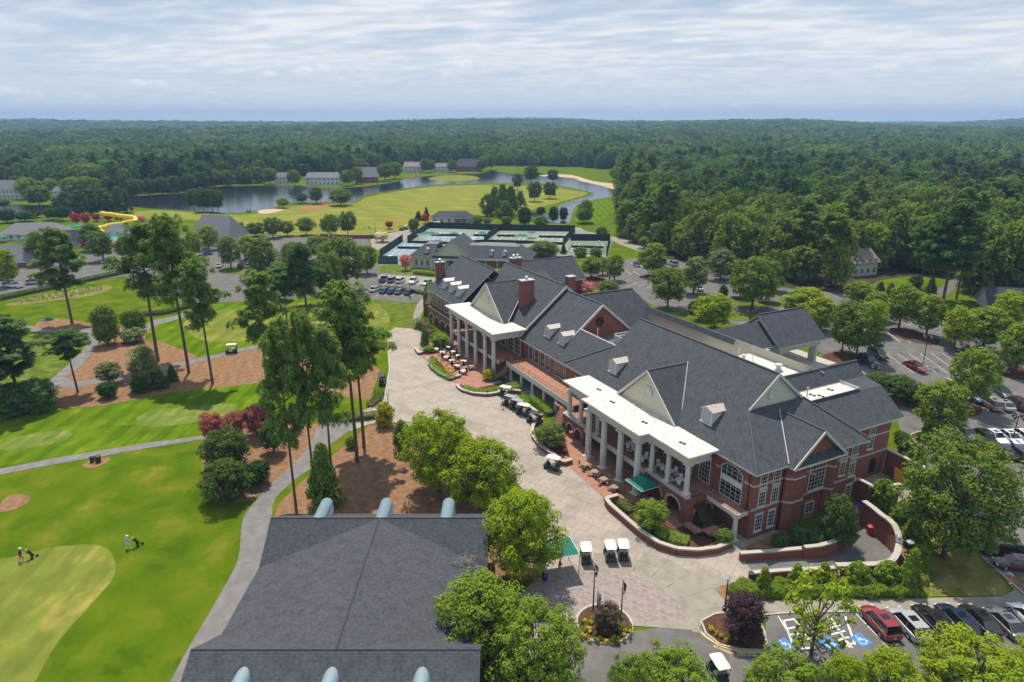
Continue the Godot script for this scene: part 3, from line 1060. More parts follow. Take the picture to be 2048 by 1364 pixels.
# wall with round-arched openings that reach the floor; x along, openings: [centre, width, springing, rise]
func arcade(parent: Node3D, called: String, o: Vector3, ex: Vector3, length: float, height: float, thick: float, openings: Array, m: Material, ring := true) -> void:
	var poly := PackedVector2Array([Vector2(0, 0)])
	for op in openings:
		var c: float = op[0]
		var w: float = op[1]
		poly.append(Vector2(c - w / 2, 0))
		for i in 13:
			var an := PI - PI * i / 12.0
			poly.append(Vector2(c + cos(an) * w / 2, op[2] + sin(an) * op[3]))
		poly.append(Vector2(c + w / 2, 0))
	poly.append_array([Vector2(length, 0), Vector2(length, height), Vector2(0, height)])
	var mb := MB.new()
	mb.slab(o, ex, Vector3.UP, poly, thick)
	part(parent, called, mb, m)
	if ring:
		for op in openings:
			var rb := MB.new()
			var nn := ex.cross(Vector3.UP).normalized()
			var pts := []
			for i in 13:
				var an := PI - PI * i / 12.0
				pts.append(o + ex * (op[0] + cos(an) * (op[1] / 2 + 0.12)) + Vector3.UP * (op[2] + sin(an) * (op[3] + 0.12)) + nn * (thick + 0.0))
			for i in 12:
				var md: Vector3 = (pts[i] + pts[i + 1]) / 2
				var dd: Vector3 = pts[i + 1] - pts[i]
				var bs := Basis(dd.normalized(), nn.cross(dd.normalized()), nn)
				rb.box(md, Vector3(dd.length() + 0.03, 0.26, 0.10), bs)
			part(parent, "arch_trim", rb, M.limestone)

func railing(parent: Node3D, pts: Array, h := 0.95, every := 0.35, m: Material = null, called := "railing") -> void:
	var mb := MB.new()
	for i in pts.size() - 1:
		var a: Vector3 = pts[i]
		var b: Vector3 = pts[i + 1]
		var ln := a.distance_to(b)
		mb.tube([a + Vector3(0, h, 0), b + Vector3(0, h, 0)], [0.035, 0.035], 4)
		mb.tube([a + Vector3(0, 0.12, 0), b + Vector3(0, 0.12, 0)], [0.02, 0.02], 4)
		var n := maxi(1, int(ln / every))
		for k in n + 1:
			var p := a.lerp(b, float(k) / n)
			var r := 0.03 if k % 6 == 0 else 0.012
			mb.tube([p, p + Vector3(0, h, 0)], [r, r], 4, false)
	part(parent, called, mb, m if m else M.rail_metal)

func stairs(parent: Node3D, lo: Vector3, hi: Vector3, width: float, m: Material, called := "stair") -> void:
	var run := Vector3(hi.x - lo.x, 0, hi.z - lo.z)
	var n := maxi(2, int((hi.y - lo.y) / 0.175))
	var d := run.normalized()
	var s := d.cross(Vector3.UP)
	var bs := Basis(s, Vector3.UP, -d)
	var o := Node3D.new()
	o.name = called
	parent.add_child(o, true)
	for i in n:
		var mb := MB.new()
		var p := lo + run * ((i + 0.5) / n) + Vector3(0, (hi.y - lo.y) * (i + 1) / n, 0)
		mb.box(p - Vector3(0, 0.09, 0), Vector3(width, 0.18, run.length() / n * 1.12), bs)
		part(o, "step", mb, m)
	for e in [-1, 1]:
		var mb := MB.new()
		mb.tube([lo + s * e * width * 0.5, hi + s * e * width * 0.5 - Vector3(0, 0.2, 0)], [0.16, 0.16], 4)
		part(o, "stringer", mb, M.black_metal)

func louvre_dormer(parent: Node3D, a: float, b: float, h: float, slope: float, w := 1.9, ht := 1.9, n_slats := 7) -> void:
	var wall := MB.new()
	var rf := MB.new()
	var depth := (ht + 0.1) / slope
	var x0 := a - w / 2
	var x1 := a + w / 2
	var pk := 0.45
	var fl := L(x0, b, h)
	var fr := L(x1, b, h)
	var tl := L(x0, b, h + ht)
	var tr := L(x1, b, h + ht)
	wall.face([fl, fr, tr, L(a, b, h + ht + pk), tl])
	wall.face([fr, L(x1, b + depth, h + ht), tr])
	wall.face([fl, tl, L(x0, b + depth, h + ht)])
	wall.box(L(a, b - 0.06, h - 0.02), Vector3(w + 0.3, 0.14, 0.3))
	var o := part(parent, "dormer", wall, M.dormer_siding)
	var e := 0.18
	var back := depth + 0.55
	var pts_l := [L(x0 - e, b - e, h + ht - 0.07), L(a, b - e, h + ht + pk), L(a, b + back, h + ht + pk), L(x0 - e, b + depth + 0.1, h + ht - 0.07)]
	var pts_r := [L(x1 + e, b - e, h + ht - 0.07), L(a, b - e, h + ht + pk), L(a, b + back, h + ht + pk), L(x1 + e, b + depth + 0.1, h + ht - 0.07)]
	for q in [pts_l, pts_r]:
		up_face(rf, q)
		var lowq := []
		for k in q: lowq.append(k - Vector3(0, 0.09, 0))
		up_face(rf, lowq)
		for i in 4:
			rf.face([q[i], q[(i + 1) % 4], lowq[(i + 1) % 4], lowq[i]])
	part(o, "dormer_roof", rf, M.copper_patina)
	var fm := MB.new()
	fm.box(L(x0 + 0.12, b - 0.02, h + ht * 0.5), Vector3(0.2, ht, 0.12))
	fm.box(L(x1 - 0.12, b - 0.02, h + ht * 0.5), Vector3(0.2, ht, 0.12))
	fm.box(L(a, b - 0.02, h + ht - 0.08), Vector3(w - 0.4, 0.18, 0.115))
	part(o, "dormer_frame", fm, M.trim)
	for k in n_slats:
		var sb := MB.new()
		sb.box(L(a, b - 0.035, h + 0.15 + (ht - 0.35) * k / (n_slats - 1)), Vector3(w - 0.45, (ht - 0.3) / n_slats * 0.75, 0.05), Basis(Vector3.RIGHT, 0.5))
		part(o, "louvre_slat", sb, M.dormer_siding)

func disc(parent: Node3D, called: String, xf: Transform3D, r: float, m: Material, rim: Material) -> void:
	var mb := MB.new()
	mb.tube([Vector3(0, 0, 0), Vector3(0, 0, 0.07)], [r, r], 20)
	var o := part(parent, called, mb, m)
	o.transform = xf
	var rb := MB.new()
	var prev := Vector3(r, 0, 0.05)
	for i in range(1, 25):
		var p := Vector3(cos(TAU * i / 24) * r, sin(TAU * i / 24) * r, 0.05)
		rb.tube([prev, p], [0.09, 0.09], 5)
		prev = p
	part(o, "rim", rb, rim)

func chimney(parent: Node3D, a: float, b: float, h0: float, h1: float, wa: float, wb: float, pots := 1) -> void:
	var mb := MB.new()
	mb.box(L(a, b, (h0 + h1) / 2), Vector3(wa, h1 - h0, wb))
	mb.box(L(a, b, h1 - 0.42), Vector3(wa + 0.16, 0.24, wb + 0.16))
	var o := part(parent, "chimney", mb, M.brick)
	var cb := MB.new()
	cb.box(L(a, b, h1 + 0.08), Vector3(wa + 0.26, 0.16, wb + 0.26))
	part(o, "chimney_cap", cb, M.galvanised)
	for k in pots:
		var pb := MB.new()
		pb.lathe(L(a, b + (k - (pots - 1) * 0.5) * 1.0, h1 + 0.16), [[0.2, 0], [0.2, 0.45], [0.34, 0.5], [0.34, 0.62], [0.0, 0.78]], 10)
		part(o, "flue", pb, M.galvanised)

func entablature(parent: Node3D, outline: Array, h0: float, h1: float) -> void:
	# outline: a,b pairs; frieze, stepped cornice, white membrane on top
	var p := pv(outline)
	var loc := PackedVector2Array()
	for q in p: loc.append(Vector2(q.x, -q.y))
	var fz := MB.new()
	var ins := Geometry2D.offset_polygon(loc, -0.75)[0]
	fz.prism(ins, h0, h1 - 0.62)
	part(parent, "frieze", fz, M.trim)
	var cn := MB.new()
	cn.prism(Geometry2D.offset_polygon(loc, -0.52)[0], h1 - 0.64, h1 - 0.44)
	cn.prism(Geometry2D.offset_polygon(loc, -0.25)[0], h1 - 0.45, h1 - 0.24)
	cn.prism(loc, h1 - 0.25, h1 - 0.03)
	part(parent, "cornice", cn, M.trim)
	var rf := MB.new()
	rf.prism(Geometry2D.offset_polygon(loc, -0.06)[0], h1 - 0.04, h1)
	part(parent, "flat_roof", rf, M.white_roof)

func roof_vents(parent: Node3D, at: Array, h: float) -> void:
	for q in at:
		for k in 2:
			var mb := MB.new()
			mb.lathe(L(q[0] + k * 0.55, q[1] + k * 0.12, h), [[0.26, 0], [0.22, 0.1], [0.0, 0.14]], 10)
			part(parent, "roof_drain", mb, M.black_metal)

func build_clubhouse() -> void:
	var n := frame_node("clubhouse", "long brick clubhouse with dark shingled roofs, white columns and cream gables", "building", C0, E1, 0.0)
	var sh := MB.new()
	var tr := MB.new()
	var rc := MB.new()
	var vm := MB.new()
	var ridge_b := 9.6
	# --- walls
	var pad := MB.new()
	pad.span(L(-46.5, 33, 2.5), L(-32, 56, 4.06))
	part(n, "entrance_paving", pad, M.concrete_plain)
	var wl := MB.new()
	wl.span(L(-43, 0, -0.3), L(0, 19.2, 9.6))
	part(n, "wall", wl, M.brick)
	wl = MB.new()
	wl.span(L(-62, 1.5, 0.3), L(-43, 16.5, 8.8))
	part(n, "wall", wl, M.brick)
	wl = MB.new()
	wl.span(L(-88, 0.9, 0.5), L(-62, 21.2, 9.7))
	part(n, "wall", wl, M.brick)
	wl = MB.new()
	wl.span(L(-105.6, -1.4, 0.3), L(-88, 16, 9.7))
	part(n, "wall", wl, M.brick)
	wl = MB.new()
	wl.span(L(-18, 19.2, -0.3), L(-3.1, 30.2, 9.3))
	part(n, "wall", wl, M.brick)
	wl = MB.new()
	wl.span(L(-56, 19.2, 2.0), L(-18, 31.5, 9.0))
	part(n, "wall", wl, M.brick)
	# --- south block roof (Dutch gable at both ends)
	var e0 := 9.75
	var g := 14.2
	var rh := 18.4
	var s_planes := []
	for s in [0, 1]:
		var be := -0.7 if s == 0 else 19.9
		var bg := 4.6 if s == 0 else 14.6
		roof_plane(sh, tr, [L(-43.4, be, e0), L(0.9, be, e0), L(-6.3, bg, g), L(-36.0, bg, g)])
		roof_plane(sh, tr, [L(-36.0, bg, g), L(-6.3, bg, g), L(-6.3, ridge_b, rh), L(-36.0, ridge_b, rh)])
	roof_plane(sh, tr, [L(0.9, -0.7, e0), L(0.9, 19.9, e0), L(-6.3, 14.6, g), L(-6.3, 4.6, g)])
	roof_plane(sh, tr, [L(-43.4, -0.7, e0), L(-43.4, 19.9, e0), L(-36.0, 14.6, g), L(-36.0, 4.6, g)])
	cap_line(rc, L(-36, ridge_b, rh), L(-6.3, ridge_b, rh))
	cap_line(rc, L(0.9, -0.7, e0 + 0.02), L(-6.3, 4.6, g + 0.02))
	cap_line(rc, L(0.9, 19.9, e0 + 0.02), L(-6.3, 14.6, g + 0.02))
	cap_line(rc, L(-43.4, -0.7, e0 + 0.02), L(-36, 4.6, g + 0.02))
	var gb := MB.new()
	gb.slab(L(-6.9, 9.6, 0), Vector3(0, 0, -1), Vector3.UP, PackedVector2Array([Vector2(-5.2, g - 0.6), Vector2(5.2, g - 0.6), Vector2(0, rh - 0.25)]), 0.25)
	part(n, "gable_wall", gb, M.cream_siding)
	for s in [-1, 1]:
		var rk := MB.new()
		var a0 := L(-6.25, 9.6 + s * 5.15, g - 0.25)
		var a1 := L(-6.25, 9.6, rh - 0.12)
		var dd := (a1 - a0).normalized()
		rk.box((a0 + a1) / 2, Vector3(a0.distance_to(a1), 0.34, 0.12), Basis(dd, Vector3(1, 0, 0).cross(dd).normalized(), Vector3(1, 0, 0)))
		part(n, "rake_board", rk, M.trim)
	disc(n, "round_vent", near_at(-6.64, 8.9, 15.6), 0.65, M.dormer_siding, M.trim)
	# --- middle block
	var me := 8.8
	var mb_ := 0.6
	var mr := 17.5
	var mrb := 11.1
	roof_plane(sh, tr, [L(-62.4, mb_, me), L(-49, mb_, me), L(-49, mrb, mr), L(-62.4, mrb, mr)])
	roof_plane(sh, tr, [L(-49, mb_, me), L(-35, mb_, me), L(-35, 6.2, 13.45), L(-49, 6.2, 13.45)])
	roof_plane(sh, tr, [L(-62.4, 21.6, me), L(-49, 21.6, me), L(-49, mrb, mr), L(-62.4, mrb, mr)])
	cap_line(rc, L(-62, mrb, mr), L(-49, mrb, mr))
	var pr_ := MB.new()
	pr_.box(L(-42.3, 6.28, 13.2), Vector3(13.4, 0.7, 0.18))
	part(n, "parapet", pr_, M.white_paint)
	gb = MB.new()
	gb.slab(L(-49.4, mrb, 0), Vector3(0, 0, -1), Vector3.UP, PackedVector2Array([Vector2(-8.5, 10.2), Vector2(8.5, 10.2), Vector2(0, mr - 0.2)]), 0.3)
	part(n, "gable_wall", gb, M.brick)
	for s in [-1, 1]:
		var rk := MB.new()
		var a0 := L(-48.9, mrb + s * 7.5, mr - 0.15 - 7.5 * 0.83)
		var a1 := L(-48.9, mrb, mr - 0.15)
		var dd := (a1 - a0).normalized()
		rk.box((a0 + a1) / 2, Vector3(a0.distance_to(a1), 0.42, 0.2), Basis(dd, Vector3(1, 0, 0).cross(dd).normalized(), Vector3(1, 0, 0)))
		part(n, "rake_board", rk, M.trim)
	disc(n, "round_vent", near_at(-49.08, 10.6, 14.3), 0.85, M.black_metal, M.black_metal)
	var wf := MB.new()
	wf.box(L(-42, 13, 11.2), Vector3(14, 0.3, 13))
	part(n, "roof_well", wf, M.asphalt)
	var vp := MB.new()
	vp.tube([L(-47.6, 9.2, 11.3), L(-47.6, 9.2, 13.6)], [0.12, 0.12], 8)
	part(n, "vent_pipe", vp, M.white_paint)
	# --- north block
	roof_plane(sh, tr, [L(-88.4, 0.2, 9.5), L(-61.6, 0.2, 9.5), L(-61.6, 11, 18.4), L(-88.4, 11, 18.4)])
	roof_plane(sh, tr, [L(-88.4, 21.8, 9.5), L(-61.6, 21.8, 9.5), L(-61.6, 11, 18.4), L(-88.4, 11, 18.4)])
	cap_line(rc, L(-88.4, 11, 18.4), L(-61.6, 11, 18.4))
	gb = MB.new()
	gb.slab(L(-62.5, 11, 0), Vector3(0, 0, -1), Vector3.UP, PackedVector2Array([Vector2(-10.2, 9.4), Vector2(10.2, 9.4), Vector2(0, 18.0)]), 0.3)
	part(n, "gable_wall", gb, M.cream_siding)
	for s in [-1, 1]:
		var rk := MB.new()
		var a0 := L(-61.55, 11 + s * 10.6, 18.2 - 10.6 * 0.824)
		var a1 := L(-61.55, 11, 18.2)
		var dd := (a1 - a0).normalized()
		rk.box((a0 + a1) / 2, Vector3(a0.distance_to(a1), 0.4, 0.14), Basis(dd, Vector3(1, 0, 0).cross(dd).normalized(), Vector3(1, 0, 0)))
		part(n, "rake_board", rk, M.trim)
	# --- far block
	roof_plane(sh, tr, [L(-106.5, -2.2, 9.7), L(-87, -2.2, 9.7), L(-87, 7.2, 17.4), L(-106.5, 7.2, 17.4)])
	roof_plane(sh, tr, [L(-106.5, 16.6, 9.7), L(-87, 16.6, 9.7), L(-87, 7.2, 17.4), L(-106.5, 7.2, 17.4)])
	cap_line(rc, L(-106.5, 7.2, 17.4), L(-87, 7.2, 17.4))
	gb = MB.new()
	gb.slab(L(-105.6, 7.2, 0), Vector3(0, 0, -1), Vector3.UP, PackedVector2Array([Vector2(-8.6, 9.6), Vector2(8.6, 9.6), Vector2(0, 17.0)]), 0.3)
	part(n, "gable_wall", gb, M.brick)
	# --- east cross wing behind the middle block, and the wing to the north-east
	roof_plane(sh, tr, [L(-58, 10, 17.2), L(-58, 24.5, 17.2), L(-50.5, 30.6, 9.0), L(-48.5, 16, 9.0)])
	roof_plane(sh, tr, [L(-58, 10, 17.2), L(-58, 24.5, 17.2), L(-65.5, 30.6, 9.0), L(-67, 16, 9.0)])
	cap_line(rc, L(-58, 12, 17.2), L(-58, 24.5, 17.2))
	roof_plane(sh, tr, [L(-58, 24.5, 17.2), L(-50.5, 30.6, 9.0), L(-65.5, 30.6, 9.0)])
	roof_plane(sh, tr, [L(-107, 20, 14.2), L(-107, 41, 14.2), L(-100.4, 41.4, 9.0), L(-100.4, 20, 9.0)])
	roof_plane(sh, tr, [L(-107, 20, 14.2), L(-107, 41, 14.2), L(-113.6, 41.4, 9.0), L(-113.6, 20, 9.0)])
	cap_line(rc, L(-107, 20, 14.2), L(-107, 41, 14.2))
	roof_plane(sh, tr, [L(-100, 12, 12.5), L(-100, 28.5, 12.5), L(-92, 28.5, 8.6), L(-92, 12, 8.6)])
	wl = MB.new()
	wl.span(L(-112.6, 20, 1.0), L(-101.3, 40.6, 9.0))
	wl.span(L(-101.2, 15.9, 1.0), L(-93, 28, 8.6))
	part(n, "wall", wl, M.brick)
	# --- long cream wall with its own roof behind
	var lw := MB.new()
	lw.span(L(-53, 25.0, 9), L(-12.2, 25.3, 14.3))
	part(n, "roof_screen_wall", lw, M.cream_siding)
	roof_plane(sh, tr, [L(-53.4, 24.7, 14.6), L(-11.6, 24.7, 14.6), L(-11.6, 33.0, 8.8), L(-53.4, 33.0, 8.8)])
	roof_plane(sh, tr, [L(-53.4, 24.75, 14.55), L(-29, 24.75, 14.55), L(-29, 24.3, 13.5), L(-53.4, 24.3, 13.5)], 0.1)
	var dk := MB.new()
	dk.span(L(-25.5, 16.5, 10.7), L(-12.0, 25.0, 13.0))
	part(n, "flat_roof", dk, M.white_roof)
	dk = MB.new()
	dk.span(L(-36, 17.5, 10.5), L(-26.05, 25.0, 10.7))
	part(n, "flat_roof", dk, M.white_roof)
	for q in [[-24.9, 21.5, 1.6, 0.09], [-22.6, 22.2, 2.4, 0.06], [-23.9, 21.6, 0.8, 0.3]]:
		var vb := MB.new()
		vb.tube([L(q[0], q[1], 12.9), L(q[0], q[1], 13.0 + q[2])], [q[3], q[3]], 8)
		part(n, "vent_pipe", vb, M.white_paint)
	var fan := MB.new()
	fan.lathe(L(-17.5, 22.4, 13.0), [[0.55, 0], [0.55, 0.25], [0.35, 0.3], [0.35, 0.7], [0.6, 0.85], [0.6, 1.05], [0.0, 1.2]], 12)
	part(n, "exhaust_fan", fan, M.dormer_siding)
	# --- east end block T with a sunken white deck
	roof_plane(sh, tr, [L(-12.2, 14, 14.6), L(-12.2, 33.2, 14.6), L(-10.3, 32.9, 12.75), L(-10.3, 14, 12.75)])
	roof_plane(sh, tr, [L(-7.0, 14, 12.5), L(-7.0, 32.3, 12.5), L(-2.4, 31.8, 9.35), L(-2.4, 14, 9.35)])
	roof_plane(sh, tr, [L(-10.3, 27.4, 12.75), L(-10.3, 32.9, 12.75), L(-7.0, 32.3, 12.5), L(-7.0, 27.4, 12.5)])
	roof_plane(sh, tr, [L(-12.2, 14, 14.6), L(-12.2, 33.2, 14.6), L(-19.4, 32.6, 9.3), L(-19.4, 14, 9.3)])
	cap_line(rc, L(-12.2, 16, 14.6), L(-12.2, 33.2, 14.6))
	var wr := MB.new()
	wr.box(L(-7.05, 20.7, 12.55), Vector3(0.2, 0.5, 13.4))
	part(n, "deck_kerb", wr, M.shingles)
	wr = MB.new()
	wr.box(L(-8.7, 27.4, 12.75), Vector3(3.4, 0.5, 0.2))
	part(n, "deck_kerb", wr, M.galvanised)
	dk = MB.new()
	dk.span(L(-10.35, 14, 12.2), L(-7.1, 27.3, 12.6))
	part(n, "flat_roof", dk, M.white_roof)
	gb = MB.new()
	gb.slab(L(-11.0, 30.1, 0), Vector3(-1, 0, 0), Vector3.UP, PackedVector2Array([Vector2(-7.6, 9.2), Vector2(7.2, 9.2), Vector2(1.2, 13.6), Vector2(-0.6, 12.2), Vector2(-4.0, 11.8)]), 0.25)
	part(n, "gable_wall", gb, M.brick)
	roof_vents(n, [[-9.0, 19.6], [-8.2, 20.4], [-9.2, 23.6]], 12.6)
	vp = MB.new()
	vp.tube([L(-8.8, 18.6, 12.5), L(-8.8, 18.6, 14.0)], [0.11, 0.11], 8)
	part(n, "vent_pipe", vp, M.white_paint)
	# --- brick pediment and bay on the near end wall
	var pa := 1.75
	roof_plane(sh, tr, [L(pa, 4.7, 9.55), L(pa, 9.45, 13.65), L(-5.6, 9.45, 13.65), L(0.75, 4.7, 9.6)], 0.25)
	roof_plane(sh, tr, [L(pa, 14.2, 9.55), L(pa, 9.45, 13.65), L(-5.6, 9.45, 13.65), L(0.75, 14.2, 9.6)], 0.25)
	cap_line(rc, L(pa, 9.45, 13.65), L(-5.5, 9.45, 13.65), 0.13)
	cap_line(vm, L(0.8, 4.75, 9.85), L(-5.5, 9.4, 13.78), 0.1)
	gb = MB.new()
	gb.slab(L(0.9, 9.45, 0), Vector3(0, 0, -1), Vector3.UP, PackedVector2Array([Vector2(-4.3, 9.3), Vector2(4.3, 9.3), Vector2(0, 13.3)]), 0.2)
	part(n, "pediment_wall", gb, M.brick)
	var sk := MB.new()
	up_face(sk, [L(1.1, 5.4, 10.5), L(1.1, 13.5, 10.5), L(1.85, 14.1, 9.6), L(1.85, 4.8, 9.6)])
	part(n, "skirt_roof", sk, M.shingles)
	for s in [-1, 1]:
		var rk := MB.new()
		var a0 := L(pa + 0.02, 9.45 + s * 4.8, 9.4)
		var a1 := L(pa + 0.02, 9.45, 13.5)
		var dd := (a1 - a0).normalized()
		rk.box((a0 + a1) / 2, Vector3(a0.distance_to(a1), 0.34, 0.12), Basis(dd, Vector3(1, 0, 0).cross(dd).normalized(), Vector3(1, 0, 0)))
		part(n, "rake_board", rk, M.trim)
	var ev := MB.new()
	ev.box(L(1.8, 9.45, 9.45), Vector3(0.2, 0.26, 9.5))
	ev.box(L(0.62, 2.1, 9.5), Vector3(0.14, 0.24, 5.4))
	ev.box(L(0.62, 16.9, 9.5), Vector3(0.14, 0.24, 5.2))
	part(n, "eave_board", ev, M.trim)
	var by := MB.new()
	var bay := PackedVector2Array([Vector2(-0.2, -5.2), Vector2(0.35, -5.2), Vector2(1.0, -6.0), Vector2(1.0, -8.0), Vector2(0.3, -8.6), Vector2(0.3, -12.6), Vector2(1.0, -13.2), Vector2(1.0, -13.6), Vector2(0.35, -14.3), Vector2(-0.2, -14.3)])
	by.prism(bay, 3.9, 9.35)
	part(n, "bay_wall", by, M.brick)
	for piers in [PackedVector2Array([Vector2(-0.2, -5.2), Vector2(0.35, -5.2), Vector2(1.0, -6.0), Vector2(1.0, -8.0), Vector2(0.3, -8.6), Vector2(-0.2, -8.6)]), PackedVector2Array([Vector2(-0.2, -12.6), Vector2(0.3, -12.6), Vector2(1.0, -13.2), Vector2(1.0, -13.6), Vector2(0.35, -14.3), Vector2(-0.2, -14.3)])]:
		by = MB.new()
		by.prism(piers, -0.2, 3.9)
		part(n, "bay_pier", by, M.brick)
	for hh in [4.05, 7.35]:
		var bd := MB.new()
		bd.prism(Geometry2D.offset_polygon(bay, 0.05)[0], hh, hh + 0.24)
		part(n, "stone_band", bd, M.limestone)
		bd = MB.new()
		bd.box(L(0.03, 2.55, hh + 0.12), Vector3(0.1, 0.24, 5.1))
		part(n, "stone_band", bd, M.limestone)
		bd = MB.new()
		bd.box(L(0.03, 16.8, hh + 0.12), Vector3(0.1, 0.24, 4.8))
		part(n, "stone_band", bd, M.limestone)
	window(n, near_at(0.31, 10.9, 4.5), 2.9, 4.1, 5, 7, 1.0, true)
	var pc := MB.new()
	pc.box(L(0.03, 10.6, 1.4), Vector3(0.1, 2.6, 2.0))
	part(n, "porch_door", pc, M.table_tan)
	window(n, near_at(0.09, 10.6, 1.0), 1.5, 1.5, 2, 3, 0.0, false)
	for b in [1.55, 3.75]:
		window(n, near_at(0.0, b, 0.95), 1.15, 2.25, 3, 4)
		window(n, near_at(0.0, b + 0.1, 4.4), 1.15, 2.0, 3, 4)
		window(n, near_at(0.0, b + 0.1, 7.0), 1.15, 1.95, 3, 4, 0.0, true, "window", false)
	for q in [[16.2, 5.0], [18.2, 7.1], [16.2, 7.1], [18.2, 4.4], [18.2, 1.0]]:
		window(n, near_at(0.0, q[0], q[1]), 1.15, 1.95, 3, 4)
	for q in [[21.6, 5.1], [21.6, 7.5], [26.1, 5.2], [26.1, 7.4]]:
		window(n, near_at(-3.1, q[0], q[1]), 1.2, 1.9, 3, 4, 0.0, true, "window", false)
	var bd2 := MB.new()
	bd2.box(L(-3.07, 24.7, 4.3), Vector3(0.1, 0.22, 10.9))
	part(n, "stone_band", bd2, M.limestone)
	bd2 = MB.new()
	bd2.box(L(-3.07, 24.7, 7.15), Vector3(0.1, 0.22, 10.9))
	part(n, "stone_band", bd2, M.limestone)
	for b in [21.3, 27.4]:
		var db := MB.new()
		db.box(L(-3.09, b, 2.2), Vector3(0.12, 2.2, 1.2))
		part(n, "service_door", db, M.black_metal)
	# --- front of the south block
	for hh in [7.4]:
		for q in [[-6.4, -5.6], [-1.4, 0.0], [-36, -30.6]]:
			var bd := MB.new()
			bd.box(L((q[0] + q[1]) / 2, -0.03, hh + 0.12), Vector3(q[1] - q[0], 0.24, 0.1))
			part(n, "stone_band", bd, M.limestone)
	window(n, front_at(-3.55, 0, 4.05), 3.6, 4.7, 4, 8, 1.0, false, "french_window")
	var tb := MB.new()
	tb.box(L(-3.55, -0.08, 6.55), Vector3(3.6, 0.75, 0.12))
	part(n, "transom_panel", tb, M.white_paint)
	for a in [-8.3, -11.6, -15.5, -19.0, -23.0, -27.0, -30.6, -33.8]:
		window(n, front_at(a, 0, 4.1), 2.0, 3.9, 4, 6, 0.0, false, "french_window")
		window(n, front_at(a, 0, 0.7), 1.8, 2.5, 3, 4, 0.0, false)
	for a in [-38.2, -39.9]:
		window(n, front_at(a, 0, 6.2), 1.0, 1.9, 2, 4)
		window(n, front_at(a, 0, 2.0), 1.2, 1.9, 3, 4)
	# --- south portico
	var fl := 3.9
	entablature(n, [-35.9, -5.4, -28.0, -5.4, -28.0, -6.95, -13.7, -6.95, -13.7, -5.4, -5.7, -5.4, -5.7, -0.2, -35.9, -0.2], 8.35, 10.0)
	roof_vents(n, [[-30.0, -2.6], [-25.0, -3.6], [-17.0, -3.8], [-9.6, -3.4]], 10.0)
	for a in [-27.1, -23.1, -19.0, -15.0]:
		column(n, a, -5.9, 0.45 if a < -20 else 0.3, 8.4, 0.5)
	for a in [-35.2, -31.8, -13.9, -10.5, -6.8]:
		column(n, a, -4.35, fl + 0.25, 8.4, 0.37)
	column(n, -27.1, -4.3, fl, 8.4, 0.37)
	var fb := MB.new()
	fb.span(L(-36, -4.75, fl - 0.3), L(-6.2, 0, fl))
	part(n, "balcony_floor", fb, M.brick_paving)
	var fs := MB.new()
	fs.span(L(-30.2, -4.85, fl - 0.75), L(-14.6, -4.76, fl + 0.06))
	part(n, "fascia", fs, M.trim)
	arcade(n, "arcade_wall", L(-14.6, -4.35, -0.1), Vector3(1, 0, 0), 8.5, fl + 0.1, 0.55, [[2.35, 2.7, 1.9, 1.2], [6.1, 2.7, 1.9, 1.2]], M.brick)
	arcade(n, "arcade_wall", L(-36.2, -4.35, 0.0), Vector3(1, 0, 0), 6.2, fl, 0.55, [[2.1, 1.9, 2.0, 0.9], [4.6, 1.9, 2.0, 0.9]], M.brick)
	arcade(n, "arcade_wall", L(-6.1, -4.9, -0.1), Vector3(0, 0, -1), 4.9, fl + 0.1, 0.5, [[2.6, 3.0, 1.7, 1.2]], M.brick)
	var cp := MB.new()
	cp.span(L(-14.7, -5.05, fl), L(-5.95, -4.25, fl + 0.24))
	part(n, "coping", cp, M.limestone)
	cp = MB.new()
	cp.span(L(-36.3, -5.05, fl), L(-29.9, -4.25, fl + 0.24))
	part(n, "coping", cp, M.limestone)
	railing(n, [L(-30, -4.7, fl), L(-14.7, -4.7, fl)])
	railing(n, [L(-14.2, -4.5, fl + 0.2), L(-6.8, -4.5, fl + 0.2)], 0.8)
	# corner balcony and its stair
	var bl := MB.new()
	bl.span(L(-6.2, -1.95, fl - 0.5), L(-0.3, 0, fl))
	part(n, "balcony_floor", bl, M.trim)
	bl = MB.new()
	bl.span(L(-6.1, -1.7, fl + 0.004), L(-0.55, -0.02, fl + 0.03))
	part(n, "balcony_paving", bl, M.brick_paving)
	railing(n, [L(-6.0, -1.8, fl), L(-0.45, -1.8, fl), L(-0.45, -0.1, fl)])
	column(n, -0.75, -1.55, 0.0, fl - 0.5, 0.32)
	stairs(n, L(-3.4, -3.0, 0.9), L(-6.3, -3.0, fl), 1.6, M.rail_metal)
	railing(n, [L(-3.4, -2.25, 0.9), L(-6.3, -2.25, fl)], 0.95, 0.6)
	railing(n, [L(-3.4, -3.75, 0.9), L(-6.3, -3.75, fl)], 0.95, 0.6)
	var ld := MB.new()
	ld.span(L(-3.4, -4.4, 0.7), L(-1.9, -2.2, 0.9))
	ld.span(L(-5.6, -5.6, 0.6), L(-3.2, -4.4, 0.8))
	part(n, "stair_landing", ld, M.brick_paving)
	railing(n, [L(-5.6, -5.6, 0.8), L(-3.2, -5.5, 0.8), L(-1.9, -4.4, 0.9), L(-1.9, -2.2, 0.9)], 0.9, 0.8)
